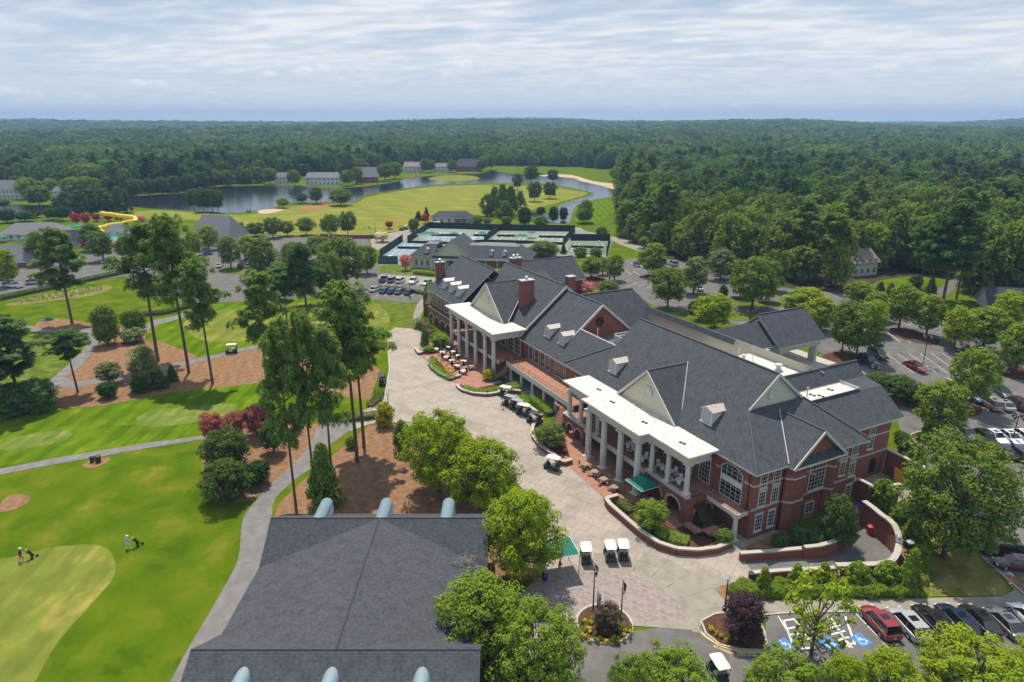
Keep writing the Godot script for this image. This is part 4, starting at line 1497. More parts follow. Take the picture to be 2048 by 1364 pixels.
	# pediments over both porticos
	for q in [[-20.4, 6.75, -0.55, 10.0, 16.0, 6.6], [-74.6, 8.4, -0.5, 10.6, 17.5, 9.6]]:
		var ca: float = q[0]
		var hw: float = q[1]
		var b0: float = q[2]
		var h0: float = q[3]
		var h1: float = q[4]
		var bk: float = q[5]
		for s in [-1, 1]:
			roof_plane(sh, tr, [L(ca + s * hw, b0 - 0.35, h0), L(ca, b0 - 0.35, h1), L(ca, bk, h1), L(ca + s * hw, b0 + 0.35, h0)], 0.22)
			var rk := MB.new()
			var a0 := L(ca + s * hw, b0 - 0.4, h0 - 0.05)
			var a1 := L(ca, b0 - 0.4, h1 - 0.12)
			var dd := (a1 - a0).normalized()
			rk.box((a0 + a1) / 2, Vector3(a0.distance_to(a1), 0.36, 0.14), Basis(dd, Vector3(0, 0, 1).cross(dd).normalized(), Vector3(0, 0, 1)))
			part(n, "rake_board", rk, M.trim)
			cap_line(vm, L(ca + s * hw, b0 + 0.5, h0 + 0.12), L(ca, bk, h1 + 0.08), 0.09)
		cap_line(rc, L(ca, b0 - 0.3, h1), L(ca, bk, h1), 0.12)
		gb = MB.new()
		gb.slab(L(ca, b0 + 0.25, 0), Vector3(1, 0, 0), Vector3.UP, PackedVector2Array([Vector2(-hw + 0.3, h0 - 0.2), Vector2(hw - 0.3, h0 - 0.2), Vector2(0, h1 - 0.3)]), 0.2)
		part(n, "gable_wall", gb, M.cream_siding)
		disc(n, "round_vent", front_at(ca + 0.2, b0 + 0.02, (h0 * 0.5 + h1 * 0.5) - 0.3), 0.8, M.dormer_siding, M.trim)
	# --- middle block front and terrace
	var mf := 5.0
	for q in [[-59.0, 1.5, 3.6, 2, 3], [-56.6, 1.5, 3.6, 2, 3], [-54.4, 1.5, 3.6, 2, 3], [-52.2, 1.5, 3.6, 2, 3]]:
		window(n, front_at(q[0], 1.5, mf + 0.1), q[1], q[2] - 0.1, q[3], q[4], 0.0, false, "french_window")
	window(n, front_at(-48.0, 1.5, mf + 0.1), 4.0, 3.5, 6, 6, 0.0, false, "french_window")
	for a in [-60, -56, -52, -48, -44.5]:
		window(n, front_at(a, 1.5, 1.9), 2.4, 1.7, 5, 2, 0.0, false)
	var tf := MB.new()
	tf.span(L(-60.6, -3.0, mf - 0.25), L(-36.0, 1.5, mf))
	part(n, "terrace_floor", tf, M.brick_paving)
	fs = MB.new()
	fs.span(L(-60.7, -3.12, mf - 0.95), L(-36.1, -3.0, mf + 0.05))
	part(n, "fascia", fs, M.trim)
	railing(n, [L(-60.4, -2.9, mf), L(-36.4, -2.9, mf)])
	for a in [-59.6, -55.2, -50.9, -46.6, -42.3, -38.4]:
		column(n, a, -2.6, 1.1, mf - 0.9, 0.3)
	# stair beside the south portico
	stairs(n, L(-36.4, -6.6, 0.9), L(-38.4, -3.3, 3.6), 1.7, M.brick_paving)
	railing(n, [L(-35.6, -6.4, 0.9), L(-37.6, -3.2, 3.6)], 0.95, 0.6)
	railing(n, [L(-37.3, -6.8, 0.9), L(-39.3, -3.5, 3.6)], 0.95, 0.6)
	ld = MB.new()
	ld.span(L(-41.5, -3.6, 3.35), L(-36.6, -2.4, 3.6))
	part(n, "stair_landing", ld, M.brick_paving)
	# --- north portico
	entablature(n, [-85.8, -5.8, -61.1, -5.8, -61.1, 1.8, -85.8, 0.2], 9.2, 10.75)
	for a in [-84.1, -79.9, -75.5, -71.1, -66.5, -62.5]:
		column(n, a, -4.95, 1.35, 9.25, 0.42)
	fb = MB.new()
	fb.span(L(-85.5, -4.3, 4.6), L(-61.5, 0.9, 4.9))
	part(n, "balcony_floor", fb, M.brick_paving)
	fs = MB.new()
	fs.span(L(-85.6, -4.42, 4.3), L(-61.4, -4.3, 5.0))
	part(n, "fascia", fs, M.trim)
	railing(n, [L(-85.4, -4.2, 4.9), L(-62.6, -4.2, 4.9)])
	for a in [-84, -80.5, -77, -73.5, -70, -66.5, -63.6]:
		window(n, front_at(a, 0.9, 5.1), 2.6, 3.6, 4, 4, 0.0, false, "french_window")
		window(n, front_at(a, 0.9, 1.7), 2.4, 2.5, 4, 3, 0.0, false)
	for b in [-1.2, -3.2]:
		pass
	# roof-drain stains are part of the membrane; loose leaves gather against the pediment foot
	# curved outer stair
	var cs := Node3D.new()
	cs.name = "curved_stair"
	n.add_child(cs)
	var ci := [[-61.6, -1.5, 4.9], [-60.6, -2.6, 4.1], [-60.0, -3.9, 3.3], [-60.1, -5.2, 2.6], [-60.8, -6.4, 1.9], [-62.0, -7.2, 1.35]]
	var curve := Curve3D.new()
	for i in ci.size():
		var p := L(ci[i][0], ci[i][1], ci[i][2])
		var tang: Vector3 = (L(ci[mini(i + 1, 5)][0], ci[mini(i + 1, 5)][1], ci[mini(i + 1, 5)][2]) - L(ci[maxi(i - 1, 0)][0], ci[maxi(i - 1, 0)][1], ci[maxi(i - 1, 0)][2])) / 6.0
		curve.add_point(p, -tang, tang)
	var cl := curve.get_baked_length()
	for k in 21:
		var p := curve.sample_baked(cl * k / 20.0)
		var q := curve.sample_baked(minf(cl, cl * k / 20.0 + 0.05)) - curve.sample_baked(maxf(0.0, cl * k / 20.0 - 0.05))
		q.y = 0
		q = q.normalized()
		var smb := MB.new()
		smb.box(p - Vector3(0, 0.06, 0), Vector3(1.5, 0.09, 0.36), Basis(q.cross(Vector3.UP), Vector3.UP, -q))
		part(cs, "step", smb, M.brick_paving)
	for s in [-1, 1]:
		var rp := []
		for k in 11:
			var p := curve.sample_baked(cl * k / 10.0)
			var q := curve.sample_baked(minf(cl, cl * k / 10.0 + 0.05)) - curve.sample_baked(maxf(0.0, cl * k / 10.0 - 0.05))
			q.y = 0
			rp.append(p + q.normalized().cross(Vector3.UP) * 0.78 * s)
		railing(cs, rp, 0.95, 0.5)
	# far block front: tall bays over arches
	arcade(n, "arcade_wall", L(-105.6, -1.9, 0.3), Vector3(1, 0, 0), 17.4, 5.2, 0.5, [[2.2, 2.8, 2.4, 1.2], [5.8, 2.8, 2.4, 1.2], [9.4, 2.8, 2.4, 1.2], [13.0, 2.8, 2.4, 1.2]], M.brick)
	for a in [-103.6, -100.2, -96.6, -93.0, -89.8]:
		window(n, front_at(a, -1.4, 5.9), 2.3, 3.4, 3, 3, 0.0, false)
	var bd3 := MB.new()
	bd3.box(L(-96.9, -2.42, 5.5), Vector3(17.4, 0.25, 0.1))
	part(n, "stone_band", bd3, M.limestone)
	# --- chimneys and dormers
	chimney(n, -68.6, 5.6, 13.0, 18.7, 1.5, 2.9, 1)
	chimney(n, -105.9, 1.2, 9.0, 16.2, 1.1, 2.2, 1)
	chimney(n, -88.4, 13.4, 14.0, 19.2, 1.5, 2.6, 2)
	chimney(n, -75.5, 20.6, 10.0, 16.6, 1.5, 1.7, 0)
	for a in [-99.5, -95.1, -90.7]:
		louvre_dormer(n, a, -0.4, 11.15, 0.82, 1.8, 1.9, 5)
	for a in [-55.2, -50.1]:
		louvre_dormer(n, a, 2.9, 10.7, 0.83, 1.9, 1.9, 6)
	for a in [-31.8, -10.3]:
		louvre_dormer(n, a, 1.45, 11.5, 0.84, 2.0, 1.9, 8)
	# --- eaves
	ev = MB.new()
	ev.box(L(-21, -0.62, 9.5), Vector3(43, 0.22, 0.14))
	part(n, "eave_board", ev, M.trim)
	ev = MB.new()
	ev.box(L(-52, 0.68, 8.55), Vector3(19, 0.22, 0.14))
	part(n, "eave_board", ev, M.trim)
	ev = MB.new()
	ev.box(L(-96.5, -2.1, 9.42), Vector3(19.6, 0.24, 0.14))
	part(n, "eave_board", ev, M.trim)
	ev = MB.new()
	ev.box(L(-2.5, 25.3, 9.16), Vector3(0.14, 0.26, 12.6))
	part(n, "eave_board", ev, M.trim)
	var dp := MB.new()
	dp.tube([L(0.1, 5.0, 0.2), L(0.1, 5.0, 9.4)], [0.06, 0.06], 6)
	dp.tube([L(-0.6, -0.1, 4.0), L(-0.6, -0.1, 9.4)], [0.06, 0.06], 6)
	part(n, "downpipe", dp, M.black_metal)
	var pr := part(n, "roof", sh, M.shingles)
	part(pr, "roof_trim", tr, M.trim)
	part(pr, "ridge_cap", rc, M.ridge_cap)
	part(pr, "valley_flashing", vm, M.valley_metal)
	# --- porte-cochere
	sh = MB.new()
	tr = MB.new()
	rc = MB.new()
	var pn := frame_node("porte_cochere", "open porch with dark gabled roof on pale columns behind the clubhouse", "porch", C0, E1, 0.0)
	roof_plane(sh, tr, [L(-39.8, 41.3, 14), L(-39.8, 54, 14), L(-33.6, 54, 9), L(-33.6, 41.3, 9)])
	roof_plane(sh, tr, [L(-39.8, 41.3, 14), L(-39.8, 54, 14), L(-46, 54, 9), L(-46, 41.3, 9)])
	roof_plane(sh, tr, [L(-39.8, 30, 12.6), L(-39.8, 42.5, 12.6), L(-35.2, 42.5, 8.9), L(-35.2, 30, 8.9)])
	roof_plane(sh, tr, [L(-39.8, 30, 12.6), L(-39.8, 42.5, 12.6), L(-44.4, 42.5, 8.9), L(-44.4, 30, 8.9)])
	cap_line(rc, L(-39.8, 41.3, 14), L(-39.8, 54, 14))
	var eb := MB.new()
	eb.span(L(-45.2, 42.2, 7.6), L(-34.4, 53.4, 8.9))
	part(pn, "entablature", eb, M.trim)
	gb = MB.new()
	gb.slab(L(-39.8, 42.1, 0), Vector3(1, 0, 0), Vector3.UP, PackedVector2Array([Vector2(-5.4, 8.9), Vector2(5.4, 8.9), Vector2(0, 13.5)]), 0.2)
	part(pn, "gable_wall", gb, M.trim)
	for q in [[-34.9, 52.8], [-35.9, 52.8], [-44.6, 52.8], [-43.6, 52.8], [-34.9, 43], [-44.6, 43]]:
		column(pn, q[0], q[1], 3.6, 7.65, 0.42)
	var pr2 := part(pn, "roof", sh, M.shingles)
	part(pr2, "roof_trim", tr, M.trim)
	part(pr2, "ridge_cap", rc, M.ridge_cap)
	# rooftop cooling unit
	var ac := frame_node("cooling_unit", "white rooftop cooling unit in the roof well beside the brick gable", "machine", C0 + E1 * -41.5 + E2 * 11.5, E1, 11.35)
	var am := MB.new()
	am.box(Vector3(0, 1.0, 0), Vector3(4.2, 2.0, 3.0))
	part(ac, "casing", am, M.dormer_siding)
	for k in 3:
		am = MB.new()
		am.box(Vector3(-1.35 + k * 1.35, 2.05, 0), Vector3(1.15, 0.1, 2.6))
		part(ac, "fan_grille", am, M.black_metal)
	am = MB.new()
	for k in 4:
		am.box(Vector3(-2.0 + k * 1.33, 2.14, 0), Vector3(0.12, 0.12, 3.0))
	part(ac, "rail", am, M.white_paint)

# dark roof in the foreground: two ridges joined by a cross gable, with small barrel dormers
func build_cart_barn() -> void:
	var n := thing("cart_barn", "foreground building with a broad dark shingled roof and blue metal dormers", "building")
	var sh := MB.new()
	var tr := MB.new()
	var rc := MB.new()
	var wl := MB.new()
	wl.span(Vector3(-25.98,-0.5,-70.17),Vector3(-3.42,4.6,-40.21))
	part(n, "wall", wl, M.brick)
	roof_plane(sh,tr,[Vector3(-26.78,8,-65.97),Vector3(-2.62,8,-65.97),Vector3(-2.62,5.4,-70.97),Vector3(-26.78,5.4,-70.97)],0.3)
	roof_plane(sh,tr,[Vector3(-26.78,8,-65.97),Vector3(-2.62,8,-65.97),Vector3(-2.62,4.9,-61.31),Vector3(-26.78,4.9,-61.31)],0.3)
	roof_plane(sh,tr,[Vector3(-26.78,8,-46.21),Vector3(-2.62,8,-46.21),Vector3(-2.62,4.9,-51.56),Vector3(-26.78,4.9,-51.56)],0.3)
	roof_plane(sh,tr,[Vector3(-26.78,8,-46.21),Vector3(-2.62,8,-46.21),Vector3(-2.62,4.4,-39.41),Vector3(-26.78,4.4,-39.41)],0.3)
	roof_plane(sh,tr,[Vector3(-14.7,8,-65.97),Vector3(-14.7,8,-46.21),Vector3(-26.78,4.9,-51.56),Vector3(-26.78,4.9,-61.31)],0.3)
	roof_plane(sh,tr,[Vector3(-14.7,8,-65.97),Vector3(-14.7,8,-46.21),Vector3(-2.62,4.9,-51.56),Vector3(-2.62,4.9,-61.31)],0.3)
	cap_line(rc,Vector3(-26.78,8,-65.97),Vector3(-2.62,8,-65.97),0.07)
	cap_line(rc,Vector3(-26.78,8,-46.21),Vector3(-2.62,8,-46.21),0.07)
	cap_line(rc,Vector3(-14.7,8.02,-65.97),Vector3(-14.7,8.02,-46.21),0.08)
	barrel_dormer(n,Vector3(-21.77,6.5,-67.17),-1.0,3.4)
	barrel_dormer(n,Vector3(-14.74,6.5,-67.17),-1.0,3.4)
	barrel_dormer(n,Vector3(-7.43,6.5,-67.17),-1.0,3.4)
	barrel_dormer(n,Vector3(-21.92,6.1,-44.61),1.0,3.4)
	barrel_dormer(n,Vector3(-14.71,6.1,-44.61),1.0,3.4)
	barrel_dormer(n,Vector3(-7.33,6.1,-44.61),1.0,3.4)
	pipe_vent(n,Vector3(-18.56,6.2,-62.68))
	pipe_vent(n,Vector3(-11,6.2,-62.59))
	debris(n,Vector3(-4.77,5.7,-61.05),1.3)
	var pr := part(n, "roof", sh, M.shingles)
	part(pr, "roof_trim", tr, M.ridge_cap)
	part(pr, "ridge_cap", rc, M.dark_cap)

# ---------------------------------------------------------------- vehicles
# loft: stations [x, bottom, top, half width low, half width top]
func loft(mb: MB, st: Array) -> void:
	var rings := []
	for s in st:
		var x: float = s[0]
		var b: float = s[1]
		var t: float = s[2]
		var w: float = s[3]
		var w2: float = s[4]
		var m := lerpf(b, t, 0.55)
		rings.append([Vector3(x, b, -w * 0.9), Vector3(x, b + 0.1, -w), Vector3(x, m, -w), Vector3(x, t - 0.06, -w2), Vector3(x, t, -w2 * 0.84), Vector3(x, t + 0.015, 0), Vector3(x, t, w2 * 0.84), Vector3(x, t - 0.06, w2), Vector3(x, m, w), Vector3(x, b + 0.1, w), Vector3(x, b, w * 0.9)])
	for i in rings.size() - 1:
		for k in 11:
			var k2 := (k + 1) % 11
			mb.face([rings[i][k], rings[i + 1][k], rings[i + 1][k2], rings[i][k2]])
	mb.face(rings[0])
	var e: Array = rings[-1].duplicate()
	e.reverse()
	mb.face(e)

func car_proto(kind: String) -> Node3D:
	var o := proto({"sedan": "parked_car", "suv": "parked_car", "truck": "pickup_truck", "van": "parked_van"}[kind], "car")
	var body := MB.new()
	var w := 0.92 if kind == "sedan" else 0.97
	var lf := 2.4 if kind == "sedan" else 2.45
	var belt := 0.92
	var roof := 1.45
	# base and roof outlines of the cabin along x: rear base, rear roof, front roof, front base
	var cab := [-1.95, -1.15, 0.35, 1.15]
	match kind:
		"suv":
			belt = 1.05
			roof = 1.76
			cab = [-2.32, -2.0, 0.4, 1.15]
		"van":
			belt = 1.1
			roof = 1.85
			cab = [-2.38, -2.2, 0.7, 1.6]
		"truck":
			belt = 1.1
			roof = 1.85
			cab = [-0.75, -0.55, 0.75, 1.4]
			lf = 2.8
	var hood := belt - (0.10 if kind == "sedan" else 0.04)
	loft(body, [[-lf, 0.42, belt - 0.12, w * 0.84, w * 0.8], [-lf + 0.12, 0.3, belt - 0.02, w * 0.95, w * 0.9], [-lf * 0.6, 0.26, belt, w, w * 0.95], [0, 0.26, belt, w, w * 0.95], [cab[3] - 0.1, 0.26, belt - 0.01, w, w * 0.93], [cab[3] + 0.5, 0.26, hood - 0.02, w, w * 0.9], [lf - 0.35, 0.28, hood - 0.12, w * 0.96, w * 0.82], [lf - 0.04, 0.34, hood - 0.26, w * 0.84, w * 0.7]])
	if kind == "truck":
		var bed := MB.new()
		bed.box(Vector3(-1.8, belt + 0.012, 0), Vector3(1.75, 0.02, 1.5))
		part(o, "truck_bed", bed, M.plastic_black)
		body.box(Vector3(-1.8, belt + 0.1, w * 0.88), Vector3(1.9, 0.22, 0.1))
		body.box(Vector3(-1.8, belt + 0.1, -w * 0.88), Vector3(1.9, 0.22, 0.1))
		body.box(Vector3(-lf + 0.1, belt + 0.1, 0), Vector3(0.1, 0.22, w * 1.7))
	var b := part(o, "body", body, M.car_white)
	var wb := w * 0.90
	var wr := w * 0.72
	var rf := MB.new()
	var p := [Vector3(cab[1], roof, -wr), Vector3(cab[2], roof, -wr), Vector3(cab[2], roof, wr), Vector3(cab[1], roof, wr)]
	var q := [Vector3(cab[0], belt, -wb), Vector3(cab[3], belt, -wb), Vector3(cab[3], belt, wb), Vector3(cab[0], belt, wb)]
	rf.box(Vector3((cab[1] + cab[2]) / 2, roof + 0.01, 0), Vector3(cab[2] - cab[1] + 0.1, 0.06, wr * 2 + 0.04))
	for i in 4:
		rf.tube([q[i], p[i]], [0.05, 0.045], 4)
	var md := lerpf(cab[1], cab[2], 0.48)
	for s in [-1, 1]:
		rf.tube([Vector3(md, belt, s * wb), Vector3(md, roof, s * wr)], [0.045, 0.04], 4)
	part(o, "roof", rf, M.car_white)
	for f in [["windshield", [q[1], q[2], p[2], p[1]]], ["rear_window", [q[3], q[0], p[0], p[3]]], ["side_window", [q[0], q[1], p[1], p[0]]], ["side_window", [q[2], q[3], p[3], p[2]]]]:
		var g := MB.new()
		g.face(f[1])
		part(o, f[0], g, M.car_glass)
	if kind != "truck":
		var sr := MB.new()
		sr.box(Vector3((cab[1] + cab[2]) / 2 + 0.15, roof + 0.045, 0), Vector3(0.8, 0.012, wr * 1.2))
		part(o, "sunroof", sr, M.car_glass)
	for s in [-1, 1]:
		var h := MB.new()
		h.box(Vector3(lf - 0.12, hood - 0.3, s * w * 0.66), Vector3(0.16, 0.13, 0.34))
		part(o, "headlight", h, M.headlight)
		h = MB.new()
		h.box(Vector3(-lf + 0.03, belt - 0.22, s * w * 0.68), Vector3(0.1, 0.16, 0.34))
		part(o, "taillight", h, M.taillight)
		h = MB.new()
		h.box(Vector3(cab[3] - 0.25, belt + 0.06, s * (w + 0.09)), Vector3(0.16, 0.14, 0.2))
		part(o, "wing_mirror", h, M.plastic_black)
		for x in [-lf * 0.6, lf * 0.61]:
			var t := MB.new()
			var r := 0.33 if kind == "sedan" else 0.38
			t.tube([Vector3(x, r, s * (w - 0.2)), Vector3(x, r, s * (w + 0.015))], [r, r], 14)
			var tw := part(o, "wheel", t, M.tyre)
			t = MB.new()
			t.tube([Vector3(x, r, s * (w + 0.01)), Vector3(x, r, s * (w + 0.03))], [r * 0.62, r * 0.58], 10)
			part(tw, "rim", t, M.rim)
	var pt := MB.new()
	pt.box(Vector3(-lf + 0.02, 0.62, 0), Vector3(0.08, 0.14, 0.32))
	part(o, "number_plate", pt, M.plate)
	return o

func put_car(x: float, z: float, dx: float, dz: float, kind: String, colour: String, label: String, group: String) -> void:
	var o := copy(P["car_" + kind], label, on(x, z, 0.03), atan2(-dz, dx), Vector3.ONE, group)
	for k in ["body", "roof"]:
		o.get_node(k).material_override = M["car_" + colour]
	if kind == "van": o.set_meta("category", "van")
	if kind == "truck": o.set_meta("category", "pickup truck")

func cart_proto() -> Node3D:
	var o := proto("golf_cart", "golf cart")
	var b := MB.new()
	loft(b, [[-1.2, 0.35, 0.72, 0.52, 0.5], [-0.9, 0.28, 0.78, 0.58, 0.55], [-0.35, 0.28, 0.74, 0.58, 0.56], [-0.2, 0.24, 0.36, 0.56, 0.54], [0.45, 0.24, 0.36, 0.56, 0.54], [0.6, 0.26, 0.80, 0.56, 0.5], [0.95, 0.28, 0.74, 0.54, 0.46], [1.2, 0.36, 0.58, 0.46, 0.4]])
	part(o, "body", b, M.cart_body)
	var r := MB.new()
	loft(r, [[-1.15, 1.80, 1.86, 0.56, 0.5], [-0.8, 1.82, 1.92, 0.62, 0.56], [0.6, 1.82, 1.92, 0.62, 0.56], [0.85, 1.80, 1.86, 0.54, 0.48]])
	part(o, "roof", r, M.cart_roof)
	var s := MB.new()
	s.box(Vector3(-0.35, 0.82, 0), Vector3(0.5, 0.14, 1.0))
	part(o, "seat", s, M.cart_seat)
	s = MB.new()
	s.box(Vector3(-0.64, 1.12, 0), Vector3(0.12, 0.42, 1.0), Basis(Vector3(0, 0, 1), 0.15))
	part(o, "backrest", s, M.cart_seat)
	for q in [[0.62, 0.52, 0.78, 0.5], [0.62, -0.52, 0.78, -0.5], [-1.1, 0.5, -1.0, 0.5], [-1.1, -0.5, -1.0, -0.5]]:
		var t := MB.new()
		t.tube([Vector3(q[0] + 0.12, 0.72, q[1]), Vector3(q[2] - 0.2, 1.83, q[3])], [0.022, 0.022], 5)
		part(o, "roof_post", t, M.cart_black)
	var ws := MB.new()
	ws.face([Vector3(0.76, 0.8, -0.48), Vector3(0.76, 0.8, 0.48), Vector3(0.6, 1.35, 0.48), Vector3(0.6, 1.35, -0.48)])
	part(o, "windshield", ws, M.car_glass)
	var st := MB.new()
	st.tube([Vector3(0.5, 0.6, -0.25), Vector3(0.2, 0.95, -0.25)], [0.025, 0.025], 5)
	st.tube([Vector3(0.22, 0.93, -0.25), Vector3(0.2, 0.96, -0.25)], [0.17, 0.17], 10)
	part(o, "steering_wheel", st, M.cart_black)
	for sd in [-1, 1]:
		var bag := MB.new()
		bag.tube([Vector3(-1.05, 0.5, sd * 0.25), Vector3(-1.2, 1.35, sd * 0.25)], [0.14, 0.16], 8)
		part(o, "golf_bag", bag, M.cart_black)
		for x in [-0.78, 0.85]:
			var t := MB.new()
			t.tube([Vector3(x, 0.23, sd * 0.4), Vector3(x, 0.23, sd * 0.58)], [0.23, 0.23], 12)
			part(o, "wheel", t, M.tyre)
	return o

# ---------------------------------------------------------------- street furniture
func lamp_post(x: float, z: float, h: float, heads: int, label: String) -> void:
	var o := thing("lamp_post", label, "lamp", on(x, z), 0.4, "lamp posts of the club grounds")
	var b := MB.new()
	b.lathe(Vector3.ZERO, [[0.26, -0.1], [0.26, 0.55], [0.12, 0.6]], 10)
	part(o, "base", b, M.black_metal if heads < 4 else M.concrete_plain)
	b = MB.new()
	b.lathe(Vector3.ZERO, [[0.09, 0.5], [0.06, h]], 8)
	part(o, "pole", b, M.black_metal)
	if heads == 1:
		b = MB.new()
		b.lathe(Vector3(0, h - 0.05, 0), [[0.12, 0], [0.3, 0.25], [0.42, 0.34], [0.1, 0.55], [0.0, 0.62]], 12)
		part(o, "lantern", b, M.cart_grey)
	else:
		for k in heads:
			var a := TAU * k / heads
			var d := Vector3(cos(a), 0, sin(a))
			b = MB.new()
			b.tube([Vector3(0, h - 0.1, 0), d * 0.7 + Vector3(0, h + 0.15, 0)], [0.035, 0.035], 5)
			part(o, "arm", b, M.black_metal)
			b = MB.new()
			b.lathe(d * 0.8 + Vector3(0, h - 0.5, 0), [[0.1, 0], [0.22, 0.3], [0.34, 0.5], [0.08, 0.72]], 10)
			part(o, "lantern", b, M.black_metal)

func flag_pole(x: float, z: float, h: float, stripes: Array, label: String) -> void:
	var o := thing("flagpole", label, "flagpole", on(x, z), 0.5, "flagpoles on the round island")
	var b := MB.new()
	b.lathe(Vector3.ZERO, [[0.1, -0.1], [0.09, 0.3], [0.04, h]], 8)
	part(o, "pole", b, M.rail_metal)
	b = MB.new()
	b.lathe(Vector3(0, h, 0), [[0.03, -0.02], [0.1, 0.05], [0.1, 0.13], [0.0, 0.2]], 8)
	part(o, "finial", b, M.galvanised)
	# the cloth hangs in still air: narrow folds below the halyard
	for k in stripes.size():
		var f := MB.new()
		var n := 6
		for i in n:
			var f0 := float(i) / n
			var f1 := float(i + 1) / n
			var t0 := float(k) / stripes.size()
			var t1 := float(k + 1) / stripes.size()
			var pt := func(u: float, t: float) -> Vector3:
				return Vector3(0.05 + 0.42 * u * (0.5 + 0.5 * sin(t * 2.4 + 0.5)), h - 0.25 - 1.45 * t - 0.25 * u, 0.13 * sin(u * 9.0 + t * 3.0))
			f.face([pt.call(f0, t1), pt.call(f1, t1), pt.call(f1, t0), pt.call(f0, t0)])
			f.face([pt.call(f0, t0) + Vector3(0, 0, 0.01), pt.call(f1, t0) + Vector3(0, 0, 0.01), pt.call(f1, t1) + Vector3(0, 0, 0.01), pt.call(f0, t1) + Vector3(0, 0, 0.01)])
		part(o, "flag", f, stripes[k])

func table_proto(called: String, top_mat: Material, chair_mat: Material) -> Array:
	var t := proto(called, "table")
	var b := MB.new()
	b.tube([Vector3(0, 0.70, 0), Vector3(0, 0.74, 0)], [0.6, 0.6], 18)
	part(t, "tabletop", b, top_mat)
	b = MB.new()
	b.lathe(Vector3.ZERO, [[0.3, 0], [0.28, 0.05], [0.05, 0.1], [0.05, 0.7]], 10)
	part(t, "pedestal", b, M.black_metal)
	var c := proto("patio_chair", "chair")
	b = MB.new()
	b.box(Vector3(0, 0.44, 0), Vector3(0.48, 0.05, 0.48))
	part(c, "seat", b, chair_mat)
	b = MB.new()
	b.box(Vector3(-0.25, 0.74, 0), Vector3(0.05, 0.55, 0.48), Basis(Vector3(0, 0, 1), 0.15))
	part(c, "backrest", b, chair_mat)
	for x in [-0.2, 0.2]:
		for z in [-0.2, 0.2]:
			b = MB.new()
			b.tube([Vector3(x, 0, z), Vector3(x, 0.44, z)], [0.02, 0.02], 5)
			part(c, "leg", b, M.black_metal)
	return [t, c]

func brick_wall(called: String, pts: Array, label: String, thick := 0.4, cap := true, closed := false) -> void:
	# pts: x, z, height of the top above datum
	var o := thing(called, label, "wall")
	var n := pts.size() / 3
	var wb := MB.new()
	var cb := MB.new()
	for i in n - 1:
		var a := Vector2(pts[i * 3], pts[i * 3 + 1])
		var b := Vector2(pts[i * 3 + 3], pts[i * 3 + 4])
		var d := (b - a).normalized()
		var s := Vector2(-d.y, d.x) * thick * 0.5
		var ha: float = pts[i * 3 + 2]
		var hb: float = pts[i * 3 + 5]
		for e in [[wb, s, -1.2, 0.0], [cb, s * 1.45, -0.02, 0.16]]:
			var q := [a - e[1], b - e[1], b + e[1], a + e[1]]
			var hh := [ha, hb, hb, ha]
			var lo := []
			var hi := []
			for k in 4:
				var g := ground(q[k].x, q[k].y)
				lo.append(Vector3(q[k].x, (minf(g, hh[k]) - 0.4) if e[0] == wb else hh[k] - 0.02, q[k].y))
				hi.append(Vector3(q[k].x, hh[k] + float(e[3]), q[k].y))
			e[0].face([hi[3], hi[2], hi[1], hi[0]])
			for k in 4:
				e[0].face([lo[(k + 1) % 4], lo[k], hi[k], hi[(k + 1) % 4]])
	part(o, "brickwork", wb, M.brick)
	if cap: part(o, "coping", cb, M.wall_cap)

func simple_house(called: String, label: String, cat: String, x: float, z: float, ex: Vector2, w: float, d: float, wall_h: float, roof_h: float, hip: float, wall: Material, roof: Material, wins: int, floors := 1, group := "") -> Node3D:
	# origin at the middle of the front; x along ex, -z to the back
	var o := frame_node(called, label, cat, Vector2(x, z), ex, ground(x, z))
	if group: o.set_meta("group", group)
	var wl := MB.new()
	wl.span(Vector3(-w / 2, -1.0, -d), Vector3(w / 2, wall_h, 0))
	part(o, "wall", wl, wall)
	var sh := MB.new()
	var tr := MB.new()
	var e := 0.6
	var y0 := wall_h - 0.1
	var y1 := wall_h + roof_h
	var m := -d / 2
	var in_ := hip * (d / 2 + e)
	var rl := Vector3(-w / 2 - e + in_, y1, m)
	var rr := Vector3(w / 2 + e - in_, y1, m)
	var c := [Vector3(-w / 2 - e, y0, e), Vector3(w / 2 + e, y0, e), Vector3(w / 2 + e, y0, -d - e), Vector3(-w / 2 - e, y0, -d - e)]
	roof_plane(sh, tr, [c[0], c[1], rr, rl], 0.2)
	roof_plane(sh, tr, [c[2], c[3], rl, rr], 0.2)
	if hip > 0.01:
		roof_plane(sh, tr, [c[1], c[2], rr], 0.2)
		roof_plane(sh, tr, [c[3], c[0], rl], 0.2)
	else:
		for s in [-1, 1]:
			var gb := MB.new()
			var px: float = s * w / 2
			gb.face([Vector3(px, wall_h - 0.2, -0.05), Vector3(px, wall_h - 0.2, -d + 0.05), Vector3(px, y1 - 0.35, m)] if s > 0 else [Vector3(px, wall_h - 0.2, -d + 0.05), Vector3(px, wall_h - 0.2, -0.05), Vector3(px, y1 - 0.35, m)])
			part(o, "gable_wall", gb, wall)
	var r := part(o, "roof", sh, roof)
	part(r, "roof_trim", tr, M.white_paint)
	for f in floors:
		for k in wins:
			var wx := -w / 2 + w * (k + 0.5) / wins
			window(o, Transform3D(Basis(), Vector3(wx, 0.9 + f * 2.9, 0)), 1.1, 1.5, 2, 3, 0.0, false)
	return o

